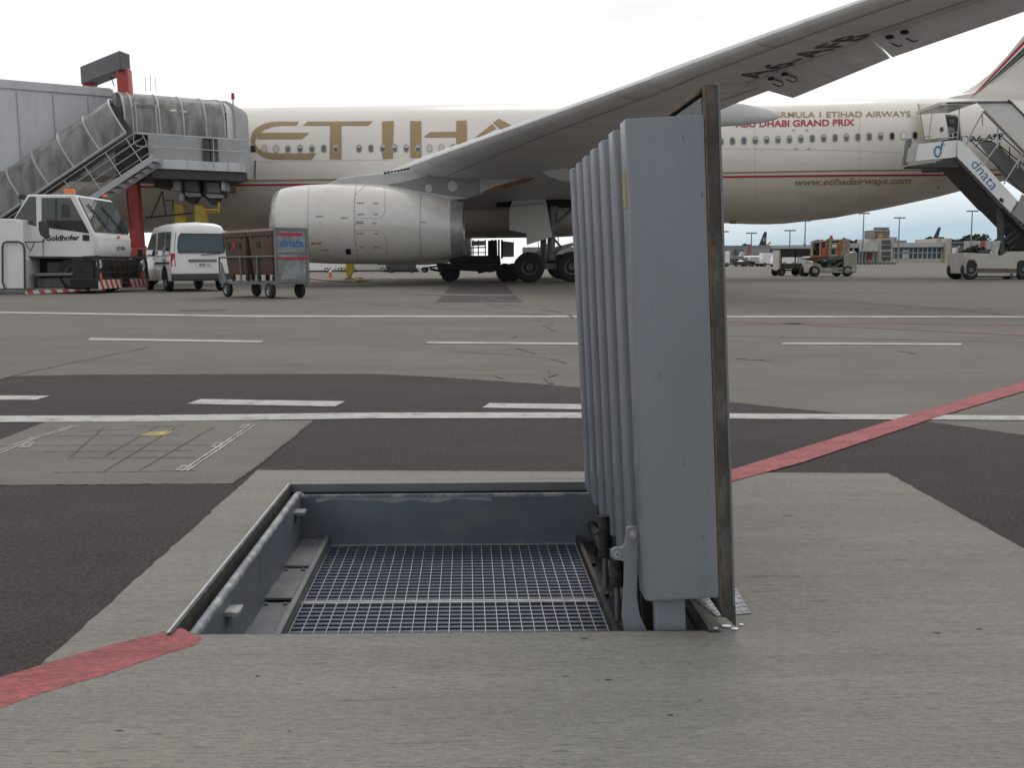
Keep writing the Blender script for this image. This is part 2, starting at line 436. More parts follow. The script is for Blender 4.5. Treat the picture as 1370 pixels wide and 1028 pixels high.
class MB:
    def __init__(s):
        s.bm = bmesh.new()

    def poly(s, pts):
        vs = [s.bm.verts.new(p) for p in pts]
        try:
            return s.bm.faces.new(vs)
        except ValueError:
            return None

    def box(s, c, d, rot=None):
        """box centred on c with full sizes d; rot = Matrix 3x3"""
        c = Vector(c)
        vs = []
        for x in (-.5, .5):
            for y in (-.5, .5):
                for z in (-.5, .5):
                    v = Vector((x * d[0], y * d[1], z * d[2]))
                    if rot is not None:
                        v = rot @ v
                    vs.append(s.bm.verts.new(c + v))
        for f in ((0, 1, 3, 2), (4, 6, 7, 5), (0, 4, 5, 1), (2, 3, 7, 6), (0, 2, 6, 4), (1, 5, 7, 3)):
            s.bm.faces.new([vs[i] for i in f])
        return s

    def b2(s, a, b):
        """box by two corners"""
        a, b = Vector(a), Vector(b)
        return s.box((a + b) / 2, [abs(q) for q in (b - a)])

    def cyl(s, p0, p1, r0, r1=None, n=16, caps=True):
        p0, p1 = Vector(p0), Vector(p1)
        r1 = r0 if r1 is None else r1
        ax = (p1 - p0).normalized()
        u = ax.orthogonal().normalized()
        w = ax.cross(u)
        A, B = [], []
        for i in range(n):
            a = 2 * pi * i / n
            d = u * cos(a) + w * sin(a)
            A.append(s.bm.verts.new(p0 + d * r0))
            B.append(s.bm.verts.new(p1 + d * r1))
        for i in range(n):
            j = (i + 1) % n
            s.bm.faces.new((A[i], A[j], B[j], B[i]))
        if caps:
            s.bm.faces.new(A[::-1])
            s.bm.faces.new(B)
        return s

    def tube(s, pts, r, n=8, closed=False):
        pts = [Vector(p) for p in pts]
        rings = []
        N = len(pts)
        up = None
        for i, p in enumerate(pts):
            if closed:
                t = (pts[(i + 1) % N] - pts[i - 1]).normalized()
            else:
                t = (pts[min(i + 1, N - 1)] - pts[max(i - 1, 0)]).normalized()
            if up is None:
                up = t.orthogonal().normalized()
            up = (up - t * up.dot(t))
            up = up.normalized() if up.length > 1e-6 else t.orthogonal().normalized()
            w = t.cross(up)
            rings.append([s.bm.verts.new(p + (up * cos(2 * pi * k / n) + w * sin(2 * pi * k / n)) * r) for k in range(n)])
        for i in range(N if closed else N - 1):
            a, b = rings[i], rings[(i + 1) % N]
            for k in range(n):
                l = (k + 1) % n
                s.bm.faces.new((a[k], a[l], b[l], b[k]))
        if not closed:
            s.bm.faces.new(rings[0][::-1])
            s.bm.faces.new(rings[-1])
        return s

    def prism(s, pts, vec):
        """closed planar polygon pts extruded by vec"""
        vec = Vector(vec)
        A = [s.bm.verts.new(Vector(p)) for p in pts]
        B = [s.bm.verts.new(Vector(p) + vec) for p in pts]
        n = len(pts)
        s.bm.faces.new(A[::-1])
        s.bm.faces.new(B)
        for i in range(n):
            j = (i + 1) % n
            s.bm.faces.new((A[i], A[j], B[j], B[i]))
        return s

    def loft(s, rings, closed=True, caps=True):
        R_ = [[s.bm.verts.new(Vector(p)) for p in r] for r in rings]
        n = len(R_[0])
        for a, b in zip(R_, R_[1:]):
            for k in range(n if closed else n - 1):
                l = (k + 1) % n
                try:
                    s.bm.faces.new((a[k], a[l], b[l], b[k]))
                except ValueError:
                    pass
        if caps and closed:
            try:
                s.bm.faces.new(R_[0][::-1])
                s.bm.faces.new(R_[-1])
            except ValueError:
                pass
        return s

    def lathe(s, prof, p0, axis, n=32):
        """prof: list of (along, radius)"""
        p0 = Vector(p0)
        ax = Vector(axis).normalized()
        u = ax.orthogonal().normalized()
        w = ax.cross(u)
        rings = []
        for t, r in prof:
            rings.append([p0 + ax * t + (u * cos(2 * pi * k / n) + w * sin(2 * pi * k / n)) * max(r, 1e-4) for k in range(n)])
        return s.loft(rings)

    def build(s, name, m, parent=None, off=None, bevel=0.0, smooth=35, seg=2):
        bm_ = s.bm
        if off is not None:
            bmesh.ops.translate(bm_, verts=bm_.verts, vec=-Vector(off))
        bmesh.ops.recalc_face_normals(bm_, faces=bm_.faces)
        me = bpy.data.meshes.new(name)
        bm_.to_mesh(me)
        bm_.free()
        me.materials.append(m)
        if smooth:
            for p in me.polygons:
                p.use_smooth = True
            me.set_sharp_from_angle(angle=radians(smooth))
        o = bpy.data.objects.new(name, me)
        C.objects.link(o)
        if parent is not None:
            o.parent = parent
        if bevel:
            md = o.modifiers.new('bevel', 'BEVEL')
            md.width = bevel
            md.segments = seg
            md.limit_method = 'ANGLE'
            md.angle_limit = radians(40)
            md.harden_normals = False
        return o


def tag(o, label, cat, group=None, kind=None):
    if label:
        o['label'] = label
    if cat:
        o['category'] = cat
    if group:
        o['group'] = group
    if kind:
        o['kind'] = kind
    return o


def struct(o, label=None):
    o['kind'] = 'structure'
    if label:
        o['label'] = label
    return o


def thing(name, label, cat, loc=(0, 0, 0), rz=0.0, group=None, sc=1.0):
    o = bpy.data.objects.new(name, None)
    o.empty_display_size = 0.3
    C.objects.link(o)
    o.location = loc
    o.rotation_euler = (0, 0, rz)
    o.scale = (sc, sc, sc)
    return tag(o, label, cat, group)


def dup(root, loc, rz=None, label=None, sc=None):
    r = root.copy()
    C.objects.link(r)
    r.location = loc
    if rz is not None:
        r.rotation_euler = (0, 0, rz)
    if label:
        r['label'] = label
    if sc:
        r.scale = (sc, sc, sc)

    def rec(src, dst):
        for ch in list(src.children):
            c = ch.copy()
            C.objects.link(c)
            c.parent = dst
            rec(ch, c)
    rec(root, r)
    return r


def text_bm(txt, shear=0.0, bold=0.0):
    """flat text as a triangulated bmesh in its own 2-D units; returns bmesh, bounds"""
    cu = bpy.data.curves.new('txt', 'FONT')
    cu.body = txt
    cu.size = 1.0
    cu.shear = shear
    cu.offset = bold
    cu.resolution_u = 3
    cu.fill_mode = 'FRONT'
    o = bpy.data.objects.new('txt', cu)
    C.objects.link(o)
    dg = bpy.context.evaluated_depsgraph_get()
    me = bpy.data.meshes.new_from_object(o.evaluated_get(dg))
    bpy.data.objects.remove(o)
    bpy.data.curves.remove(cu)
    b = bmesh.new()
    b.from_mesh(me)
    bpy.data.meshes.remove(me)
    return b


def decal_text(name, txt, m, parent, off, a, b_, capd, mapf, cuts=0, shear=0, bold=0.0, cap=0.70):
    """text laid from 2-D point a (baseline start) to b_ (baseline end); capd = 2-D vector from baseline to cap top.
    mapf maps 2-D to 3-D."""
    bm_ = text_bm(txt, shear, bold)
    xs = [v.co.x for v in bm_.verts]
    x0, x1 = min(xs), max(xs)
    if cuts:
        h0, h1 = min(v.co.y for v in bm_.verts), max(v.co.y for v in bm_.verts)
        for i in range(1, cuts):
            y = h0 + (h1 - h0) * i / cuts
            g = bm_.verts[:] + bm_.edges[:] + bm_.faces[:]
            bmesh.ops.bisect_plane(bm_, geom=g, plane_co=(0, y, 0), plane_no=(0, 1, 0))
    a, b_, capd = Vector(a), Vector(b_), Vector(capd)
    for v in bm_.verts:
        u = (v.co.x - x0) / (x1 - x0)
        w = v.co.y / cap
        q = a.lerp(b_, u) + capd * w
        v.co = mapf(q.x, q.y)
    mb = MB()
    mb.bm.free()
    mb.bm = bm_
    return mb.build(name, m, parent, off, smooth=0)


def decal_poly(name, polys, m, parent, off, mapf, step=4.0):
    """polygons in 2-D cut finely and mapped onto a surface"""
    bm_ = bmesh.new()
    ys, xs = [], []
    for p in polys:
        vs = [bm_.verts.new((x, y, 0)) for x, y in p]
        bm_.faces.new(vs)
        ys += [y for _, y in p]
        xs += [x for x, _ in p]
    bmesh.ops.triangulate(bm_, faces=bm_.faces[:])
    if step:
        y = min(ys) + step
        while y < max(ys):
            bmesh.ops.bisect_plane(bm_, geom=bm_.verts[:] + bm_.edges[:] + bm_.faces[:], plane_co=(0, y, 0), plane_no=(0, 1, 0))
            y += step
        x = min(xs) + step * 8
        while x < max(xs):
            bmesh.ops.bisect_plane(bm_, geom=bm_.verts[:] + bm_.edges[:] + bm_.faces[:], plane_co=(x, 0, 0), plane_no=(1, 0, 0))
            x += step * 8
    for v in bm_.verts:
        v.co = mapf(v.co.x, v.co.y)
    mb = MB()
    mb.bm.free()
    mb.bm = bm_
    return mb.build(name, m, parent, off, smooth=0)


def wheel(parent, c, axis, r, w, name='wheel', hub=M_METAL, hubr=.55, n=28):
    """tyre mesh with rim as a sub-part; axis unit vector pointing outwards"""
    c, ax = Vector(c), Vector(axis).normalized()
    t = MB()
    h = w / 2
    t.lathe([(-h * .9, r * hubr), (-h, r * .8), (-h * .85, r * .95), (-h * .5, r), (h * .5, r), (h * .85, r * .95), (h, r * .8), (h * .9, r * hubr), (h * .5, r * hubr * .98)], c, ax, n)
    o = t.build(name, M_RUB, parent)
    m = MB()
    m.lathe([(h * .45, 0.001), (h * .8, r * hubr * .28), (h * .8, r * hubr * .35), (h * .45, r * hubr * .5), (h * .4, r * hubr * .8), (h * .82, r * hubr * .95), (h * .86, r * hubr), (h * .3, r * hubr)], c, ax, n)
    m.build('rim', hub, o)
    return o

# ================================================================== GROUND
PO = Vector((-0.735, 1.985, 0))
PW, PD = 1.15, 1.42


def Q(u, v, z=0.0):
    return Vector((PO.x + u - v * 0.045, PO.y + v, z))


HOLE = [Q(0, 0), Q(PW, 0), Q(PW, PD), Q(0, PD)]


def jag(a, b, n, amp, seed, keep=True):
    """points from a to b (a included) with a ragged offset"""
    out = []
    d = (b - a)
    nrm = Vector((-d.y, d.x, 0)).normalized()
    for i in range(n):
        t = i / n
        k = 0 if i == 0 else mnoise.noise(Vector((t * d.length * 5, seed * 7.3, 0))) * amp * .1 + mnoise.noise(Vector((t * d.length * 31, seed * 3.1, 5))) * amp * .6 + random.uniform(-.25, .25) * amp
        out.append(a + d * t + nrm * k)
    return out


def ring(outer, z, m, name, jagged=None, hole=HOLE, kind='structure'):
    """sheet between a quad outline and the pit opening"""
    mb = MB()
    n = 4
    for i in range(4):
        a, b = outer[i], outer[(i + 1) % 4]
        pts = jag(a, b, 150, jagged[i], i + 1) if jagged and jagged[i] else [a]
        pts = [p.copy() for p in pts] + [b.copy()]
        pts += [hole[(i + 1) % 4].copy(), hole[i].copy()]
        for p in pts:
            p.z = z
        mb.poly(pts)
    bmesh.ops.triangulate(mb.bm, faces=mb.bm.faces[:])
    for f in mb.bm.faces:
        if f.normal.z < 0:
            f.normal_flip()
    o = mb.build(name, m, smooth=0)
    if kind:
        o['kind'] = kind
    return o


def V2(x, y):
    return Vector((x, y, 0))


BIG = 4000
ring([V2(-BIG, -BIG), V2(BIG, -BIG), V2(BIG, BIG), V2(-BIG, BIG)], 0, M_GROUND, 'ground')


def sheet(name, pts, z, m, edges=None, sub=40, amp=0.02, seed=1):
    """flat sheet; edges = set of edge indices made ragged"""
    mb = MB()
    out = []
    n = len(pts)
    for i in range(n):
        a, b = pts[i], pts[(i + 1) % n]
        if edges and i in edges:
            out += jag(a, b, sub, amp, seed + i)
        else:
            out.append(a.copy())
    for p in out:
        p.z = z
    mb.poly(out)
    bmesh.ops.triangulate(mb.bm, faces=mb.bm.faces[:])
    for f in mb.bm.faces:
        if f.normal.z < 0:
            f.normal_flip()
    return struct(mb.build(name, m, smooth=0))


# dark asphalt taxi strip: one sheet with the pit opening left free
top_edge = [G(x, y) for x, y in ((-500, 508), (0, 507), (22, 503.5), (120, 501.5), (300, 501), (500, 500.6), (590, 505), (700, 512.5), (850, 525), (970, 538), (1100, 551), (1250, 566), (1500, 600))]
mb = MB()
left = [V2(-14, -6), V2(-14, top_edge[0].y)]
poly = [V2(-14, -6)] + [V2(-14, top_edge[0].y)]
# split at the hole: left block, right block, front block, back block
hb = [HOLE[3], HOLE[2]]
bl, br = Vector((-14, HOLE[3].y, 0)), Vector((16, HOLE[2].y, 0))
fl, fr = Vector((-14, HOLE[0].y, 0)), Vector((16, HOLE[1].y, 0))
te = []
for a, b in zip(top_edge, top_edge[1:]):
    te += jag(a, b, 14, 0.03, 3)
te.append(top_edge[-1])
for pts in ([bl, HOLE[3], HOLE[2], br, V2(16, te[-1].y)] + te[::-1] + [V2(-14, te[0].y)],
            [fl, HOLE[0], HOLE[3], bl], [HOLE[1], fr, br, HOLE[2]], [V2(-14, -6), V2(16, -6), fr, HOLE[1], HOLE[0], fl]):
    q = [p.copy() for p in pts]
    for p in q:
        p.z = 0.0012
    mb.poly(q)
bmesh.ops.triangulate(mb.bm, faces=mb.bm.faces[:])
for f in mb.bm.faces:
    if f.normal.z < 0:
        f.normal_flip()
struct(mb.build('asphalt_road', M_DARK, smooth=0))

ring([V2(-.822, -2.5), V2(1.385, -2.5), G(1188, 634.5), G(345, 630)], 0.0028, M_SLAB, 'concrete_pavement', (0, 0.008, 0.006, 0.010))

# second slab with the row of flush duct covers
s2 = [G(-260, 652), G(311, 648), G(335, 632.5), G(418, 564.5), G(61, 567), G(0, 590), G(-200, 668)]
sheet('concrete_pavement', [G(-190, 651), G(0, 650), G(311, 648), G(335, 632.5), G(418, 563), G(61, 565.5), G(0, 589)], 0.0024, M_SLAB2, {0, 1, 2, 4}, 70, 0.010, 5)

# painted lines ---------------------------------------------------------


def line(name, top, bot, m, z=0.0042, label=None, amp=0.0):
    if amp:
        T_, B_ = [], []
        for L_, src in ((T_, top), (B_, bot)):
            for (a, b) in zip(src, src[1:]):
                L_ += jag(G(*a), G(*b), 90, amp, len(L_) % 7 + (3 if src is bot else 0))
            L_.append(G(*src[-1]))
        mb_ = MB()
        poly_ = [Vector((p.x, p.y, z)) for p in T_ + B_[::-1]]
        mb_.poly(poly_)
        bmesh.ops.triangulate(mb_.bm, faces=mb_.bm.faces[:])
        for f in mb_.bm.faces:
            f.normal_update()
            if f.normal.z < 0:
                f.normal_flip()
        return struct(mb_.build(name, m, smooth=0), label)
    mb_ = MB()
    n = len(top)
    for i in range(n - 1):
        a, b, c, d = G(*top[i]), G(*top[i + 1]), G(*bot[i + 1]), G(*bot[i])
        for p in (a, b, c, d):
            p.z = z
        mb_.poly([a, b, c, d])
    for f in mb_.bm.faces:
        f.normal_update()
        if f.normal.z < 0:
            f.normal_flip()
    return struct(mb_.build(name, m, smooth=0), label)


line('painted_line', [(-500, 559), (0, 557.5), (180, 557), (500, 553.3), (770, 553), (1220, 556), (1370, 557.5), (1700, 562)],
     [(-500, 569), (0, 566), (180, 565.3), (500, 561), (770, 560.5), (1220, 562.6), (1370, 563.5), (1700, 567)], M_WLINE)
for tp, bt in ((((-200, 529), (67, 530.5)), ((-200, 536), (48, 536))), (((268, 535), (462, 538)), ((250, 541.5), (448, 545))),
               (((655, 540.5), (870, 543)), ((645, 546.5), (870, 550.5)))):
    line('painted_dash', tp, bt, M_WLINE)
for tp, bt in ((((121, 452.8), (353, 456.4)), ((117, 455.6), (350, 458.8))), (((572, 457.6), (790, 459.4)), ((569, 460.0), (790, 461.9))),
               (((1048, 459), (1288, 460)), ((1045, 461.2), (1285, 462.5)))):
    line('painted_dash', tp, bt, M_WLINE2)
line('painted_line', [(-400, 413), (0, 417.3), (340, 422.3), (700, 422.6), (1370, 423.2), (1800, 423)],
     [(-400, 415), (0, 419.4), (340, 424.6), (700, 424.9), (1370, 425.4), (1800, 425.2)], M_WLINE2)
line('faint_red_line', [(414, 399.5), (570, 411), (800, 425), (1010, 430), (1400, 449)], [(414, 400.3), (570, 412), (800, 426.4), (1010, 431.5), (1400, 451)], M_RFAINT, 0.003)
line('faint_red_line', [(880, 434), (1180, 432), (1400, 435)], [(880, 435.2), (1180, 433.2), (1400, 436.5)], M_RFAINT, 0.003)
line('faint_red_line', [(558, 393), (650, 394.5), (700, 394)], [(558, 395), (650, 396.7), (700, 396)], M_RFAINT, 0.008)
# the red line: left leg in the foreground, right leg beyond the hatch
mb = MB()
A = [(-60, 926), (0, 909), (90, 882), (170, 860), (243, 842.5), (258, 851), (271, 856), (262, 866), (215, 880), (140, 906), (70, 926), (0, 950), (-60, 972)]
q = []
for a_, b_ in zip(A, A[1:] + A[:1]):
    q += jag(G(*a_), G(*b_), 26, .0035, 2)
for p in q:
    p.z = 0.0035
# keep the corner off the opening
mb.poly(q)
bmesh.ops.triangulate(mb.bm, faces=mb.bm.faces[:])
for f in mb.bm.faces:
    f.normal_update()
    if f.normal.z < 0:
        f.normal_flip()
struct(mb.build('red_painted_line', M_RLINE, smooth=0))
line('red_painted_line', [(960, 636), (975, 631.5), (1200, 561.5), (1370, 511.5), (1600, 448)], [(960, 652), (975, 647.5), (1077, 619.5), (1252, 560), (1370, 524.5), (1600, 458)], M_RLINE, 0.0056, amp=.006)
line('asphalt_patch', [(604, 381.5), (676, 381.5)], [(583, 404.5), (699, 404.5)], M_PATCH, 0.004)
line('yellow_painted_square', [(196, 579.5), (232, 577.5)], [(186, 584.5), (221, 584)], M_YPATCH, 0.0042)
line('white_painted_spot', [(1, 1), (1, 1)], [(1, 1), (1, 1)], M_WLINE) if False else None


def squiggle(name, pts, w, m, z=0.0046, seed=1, amp=1.0):
    """thin wandering crack; w in metres"""
    P_ = []
    for (a, b) in zip(pts, pts[1:]):
        n = max(2, int(math.hypot(b[0] - a[0], b[1] - a[1]) / 5))
        for i in range(n):
            t = i / n
            P_.append(G(a[0] + (b[0] - a[0]) * t + random.uniform(-1, 1) * amp, a[1] + (b[1] - a[1]) * t + random.uniform(-.35, .35) * amp))
    P_.append(G(*pts[-1]))
    mb_ = MB()
    prev = None
    for i, p in enumerate(P_):
        d = (P_[min(i + 1, len(P_) - 1)] - P_[max(i - 1, 0)]).normalized()
        nrm = Vector((-d.y, d.x, 0)) * w * random.uniform(.3, .7)
        a = p + nrm
        b = p - nrm
        a.z = b.z = z
        if prev:
            mb_.poly([prev[0], a, b, prev[1]])
        prev = (a, b)
    for f in mb_.bm.faces:
        f.normal_update()
        if f.normal.z < 0:
            f.normal_flip()
    return struct(mb_.build(name, m, smooth=0))


for pts, w in (([(735, 495), (742, 501), (730, 506), (738, 514)], .05), ([(655, 399), (680, 404), (700, 402)], .07), ([(665, 407), (700, 411)], .06), ([(722, 414), (750, 418)], .06),
               ([(640, 401), (668, 412)], .04), ([(985, 480), (1030, 483)], .03), ([(600, 470), (700, 476)], .015), ([(335, 632), (322, 640), (311, 649)], .012), ([(968, 449), (1100, 453), (1370, 458)], .02),
               ([(500, 380), (590, 378.5), (700, 379)], .12), ([(1090, 402), (1250, 412), (1370, 424)], .05), ([(418, 564), (385, 592), (335, 632)], .012),
               ([(738, 431), (728, 436), (742, 443)], .03), ([(722, 430), (718, 426)], .03), ([(684, 452), (692, 449)], .03), ([(690, 466), (716, 474)], .02), ([(664, 504), (672, 507)], .03), ([(601, 434), (660, 437)], .015), ([(760, 420), (766, 426)], .05), ([(610, 385), (640, 383)], .08), ([(1200, 470), (1225, 474)], .02), ([(0, 508), (40, 498), (120, 481), (200, 465)], .012), ([(700, 477), (735, 480), (758, 487)], .02)):
    squiggle('pavement_crack', pts, w, M_CRACK)
# joints and chalked outlines of the flush covers in the second slab
for pts in ([(70, 634), (215, 632), (265, 631)], [(0, 598), (100, 597), (310, 597)], [(105, 579), (230, 572)], [(140, 632), (235, 573)], [(95, 612), (140, 572)], [(185, 632), (285, 573)],
            [(140, 612), (210, 572)], [(60, 606), (260, 604)], [(45, 585), (240, 583)], [(170, 571), (250, 570.5)], [(90, 614), (280, 614)]):
    squiggle('pavement_joint', pts, .0055, M_CRACK, .0046, amp=.4)
for pts in ([(243, 632), (335, 570)], [(250, 632), (341, 570)], [(-20, 612), (42, 588), (98, 571)], [(-20, 616), (46, 589), (104, 571.5)]):
    squiggle('chalk_line', pts, .009, M_WLINE2, .0052, amp=.3)
for cx, cy, s in ((246, 628, 1.0), (291, 597, .9), (327, 572, .7), (36, 597, 1.), (86, 576, .6)):
    mb = MB()
    a = [(cx - 11 * s, cy + 3.5 * s), (cx - 3 * s, cy - 3.5 * s), (cx + 11 * s, cy - 3.5 * s), (cx + 3 * s, cy + 3.5 * s)]
    for k in range(4):
        p, r = a[k], a[(k + 1) % 4]
        for sc_ in ((1.0, .8), (.6, .42)):
            q = [G(cx + (x - cx) * f, cy + (y - cy) * f) for (x, y), f in ((p, sc_[0]), (r, sc_[0]), (r, sc_[1]), (p, sc_[1]))]
            for v in q:
                v.z = .0056
            mb.poly(q)
    for f in mb.bm.faces:
        f.normal_update()
        if f.normal.z < 0:
            f.normal_flip()
    struct(mb.build('cover_marking', M_WLINE2, smooth=0))
# flush manhole near the cart
o = MB().cyl(G(273, 415) + Vector((0, 0, .001)), G(273, 415) + Vector((0, 0, .006)), .42, n=40).build('manhole_cover', M_CRACK)
tag(o, 'dark round manhole cover flush in the apron in front of the white van', 'manhole cover')

# ================================================================== SERVICE PIT
pit = thing('service_pit', 'open underground service pit with grating floor and blue-grey ribbed hatch standing upright', 'service pit', tuple(PO))
ZG = -0.205


def qbox(mb, u0, u1, v0, v1, z0, z1):
    A = [Q(u0, v0, z0), Q(u1, v0, z0), Q(u1, v1, z0), Q(u0, v1, z0)]
    return mb.prism(A, (0, 0, z1 - z0))


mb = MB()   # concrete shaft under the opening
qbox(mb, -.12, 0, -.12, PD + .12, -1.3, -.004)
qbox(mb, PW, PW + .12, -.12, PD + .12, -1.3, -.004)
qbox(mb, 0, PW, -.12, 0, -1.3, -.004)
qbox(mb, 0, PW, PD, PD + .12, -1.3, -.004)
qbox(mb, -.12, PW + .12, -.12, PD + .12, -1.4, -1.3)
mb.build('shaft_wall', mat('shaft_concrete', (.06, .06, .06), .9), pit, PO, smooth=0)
mb = MB()   # outer steel angle
e = .008
qbox(mb, 0, e, 0, PD, -.06, .007)
qbox(mb, e, PW - e, 0, e, -.06, .0015)
qbox(mb, e, .034, e, PD - e, -.06, -.045)
qbox(mb, e + .026, PW - e, PD - .034, PD - e, -.06, -.046)
mb.build('rim_frame', M_EDGE, pit, PO, smooth=0)
mb = MB()
qbox(mb, e, PW - e, PD - e, PD, -.022, .007)
mb.build('rim_face', M_MGREY, pit, PO, smooth=0)
mb = MB()
qbox(mb, .06, PW - .08, PD - .0462, PD - .036, -.034, -.024)
mb.build('scuffed_wall_top', M_RIMW, pit, PO, smooth=0)
mb = MB()   # bright worn top of the angle
t = .0045
qbox(mb, -t, 0.002, 0, PD + t, .0045, .0088)
qbox(mb, 0.002, PW, PD, PD + t, .0045, .0088)
mb.build('worn_rim_edge', M_STEEL, pit, PO, smooth=0)
mb = MB()   # painted walls of the tray
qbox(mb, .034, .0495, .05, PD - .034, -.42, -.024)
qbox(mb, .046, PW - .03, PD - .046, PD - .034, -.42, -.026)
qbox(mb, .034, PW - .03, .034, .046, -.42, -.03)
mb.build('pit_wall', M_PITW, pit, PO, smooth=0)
mb = MB()
qbox(mb, PW - .03, PW - .018, .03, PD - .034, -.42, -.05)
qbox(mb, PW - .018, PW - .009, .03, PD - .034, -.42, -.012)
qbox(mb, PW - e, PW - .0005, e, PD - e, -.06, .0068)
qbox(mb, PW - .055, PW - .03, .03, PD - .034, -.16, -.07)
mb.build('hinge_side_wall', M_BLACK, pit, PO, smooth=0)  # black colour stands in for the shade of the hole under the lid
mb = MB()   # rounded rolled lip
mb.tube([Q(.0375, .04, -.021), Q(.0375, PD - .06, -.021), Q(.042, PD - .047, -.022), Q(.052, PD - .043, -.032)], .0125, 14)
mb.build('rolled_lip', M_RIMW, pit, PO, smooth=60)
M_CHALK = mat('chalky_scuff', (.26, .28, .30), .7, var=.2, scale=20)
mb = MB()
top_ = []
for i in range(60):
    u = .10 + .62 * i / 59
    d = .004 + .026 * max(0, mnoise.noise(Vector((u * 9, 3.3, 0))) + .25)
    top_.append((u, d))
for (u0, d0), (u1, d1) in zip(top_, top_[1:]):
    mb.poly([Q(u0, PD - .0466, -.036), Q(u1, PD - .0466, -.036), Q(u1, PD - .0466, -.036 - d1), Q(u0, PD - .0466, -.036 - d0)])
mb.build('wall_scuff', M_CHALK, pit, PO, smooth=0)
# wall lugs
for u, v in ((.072, .30), (.072, 1.25)):
    mb = MB()
    qbox(mb, u - .026, u + .012, v - .028, v + .028, -.060, -.048)
    qbox(mb, u - .02, u - .012, v - .008, v + .008, -.09, -.060)
    mb.build('wall_lug', M_RIMW, pit, PO, bevel=.002)
# ledge plates on the left and right of the grating
for i, (v0, v1) in enumerate(((.05, .30), (.31, .52), (.53, .72), (.73, .88), (.89, 1.03), (1.04, 1.19), (1.20, 1.36))):
    mb = MB()
    dz = (-.006, .0, -.008, .002, -.006, 0, -.004)[i]
    qbox(mb, .048, .128, v0, v1, ZG + .022 + dz, ZG + .030 + dz)
    if i % 2 == 0:
        for uu in (.058, .112):
            mb.cyl(Q(uu, v1 - .02, ZG + .030 + dz), Q(uu, v1 - .02, ZG + .036 + dz), .007, n=6)
    mb.build('ledge_plate', M_LEDGE, pit, PO, bevel=.0015)
mb = MB()
qbox(mb, .130, .146, .05, PD - .05, ZG - .02, ZG + .034)
qbox(mb, .136, .15, .05, PD - .05, ZG - .03, ZG - .02)
mb.build('ledge_angle', M_MGREY, pit, PO, bevel=.001)
mb = MB()
qbox(mb, 1.018, 1.032, .05, PD - .05, ZG - .02, ZG + .030)
qbox(mb, 1.032, 1.118, .05, PD - .05, ZG - .01, ZG + .004)
mb.build('ledge_angle', M_DIRTBLK, pit, PO, bevel=.001)
# gratings: two panels
UL, UR = .150, 1.016


M_GBAR = mat('dull_grating_bar', (.40, .41, .43), .5, metal=.5, var=.2, scale=12)


def grating(v0, v1):
    mb_ = MB()
    n = int((UR - UL) / .0322)
    for i in range(n + 1):
        u = UL + (UR - UL) * i / n
        qbox(mb_, u - .0010, u + .0010, v0, v1, ZG - .022, ZG)
    g = mb_.build('grating', M_GBAR, pit, PO, smooth=0)
    mb_ = MB()
    n2 = int((v1 - v0) / .0300)
    for j in range(n2 + 1):
        v = v0 + (v1 - v0) * j / n2
        qbox(mb_, UL, UR, v - .0078, v + .0078, ZG - .020, ZG - .0035)
    mb_.build('cross_bar', M_GRATE, g, smooth=0, off=PO)
    for k_ in (0, 1):
        mb_ = MB()
        for v in ((v0, v1)[k_],):
            qbox(mb_, UL - .004, UR + .004, v - .004, v + .004, ZG - .024, ZG + .001)
        mb_.build('edge_bar', M_STEEL, g, smooth=0, off=PO)
    return g


grating(.06, .772)
grating(.786, PD - .052)
# dark blue pipework below the grating
mb = MB()
for u in (.35, .55, .8):
    mb.tube([Q(u, .1, -.75), Q(u, 1.3, -.75)], .05, 12)
mb.build('pipe', M_GRATE, pit, PO)

# ---- hatch
TL = radians(2.8)
LO = Vector((.456, 1.982, .030))
tv = Vector((-sin(TL), 0, cos(TL)))
nv = Vector((-cos(TL), 0, -sin(TL)))
vv = Vector((-.045, 1, 0))


def Lp(n, v, t):
    return LO + nv * n + vv * v + tv * t


def lbox(mb_, n0, n1, v0, v1, t0, t1):
    A_ = [Lp(n0, v0, t0), Lp(n1, v0, t0), Lp(n1, v1, t0), Lp(n0, v1, t0)]
    return mb_.prism(A_, tv * (t1 - t0))


LT, LV = 1.102, 1.40
mb = MB()
lbox(mb, 0, .007, .004, LV, 0.012, LT)
hatch = mb.build('hatch_lid', M_EDGE, pit, PO, bevel=.001)
mb = MB()
lbox(mb, .007, .019, .02, LV - .02, .03, LT - .02)
mb.build('lid_skin', mat('lid_underside', (.14, .15, .16), .6, var=.2, dirt=(.3, .3, .29), dirt_amt=.8, dirt_scale=20), hatch, PO, smooth=0)
mb = MB()   # perimeter angle, weathered
for k in range(46):
    t0, t1 = .004 + (LT - .004) * k / 46, .004 + (LT - .004) * (k + 1) / 46
    j = [mnoise.noise(Vector((t0 * 23, 1, 0))) * .0012, mnoise.noise(Vector((t1 * 23, 1, 0))) * .0012]
    A_ = [Lp(-.009, 0, t0), Lp(.0135 + j[0], 0, t0), Lp(.0135 + j[0], .02, t0), Lp(-.009, .02, t0)]
    B_ = [Lp(-.009, 0, t1), Lp(.0135 + j[1], 0, t1), Lp(.0135 + j[1], .02, t1), Lp(-.009, .02, t1)]
    mb.loft([A_, B_])
lbox(mb, -.002, .02, .02, LV, LT - .012, LT)
lbox(mb, -.002, .02, LV - .012, LV, 0, LT)
mb.build('edge_angle', M_EDGE, hatch, PO, smooth=0)
mb = MB()
lbox(mb, .0135, .0185, -.001, .012, .02, LT - .004)
lbox(mb, .02, .024, .02, LV, LT - .014, LT - .004)
mb.build('edge_seal', M_SEAL, hatch, PO, bevel=.002)
mb = MB()   # outer bright corner edge
lbox(mb, -.0135, -.009, -.002, .016, -.014, LT + .004)
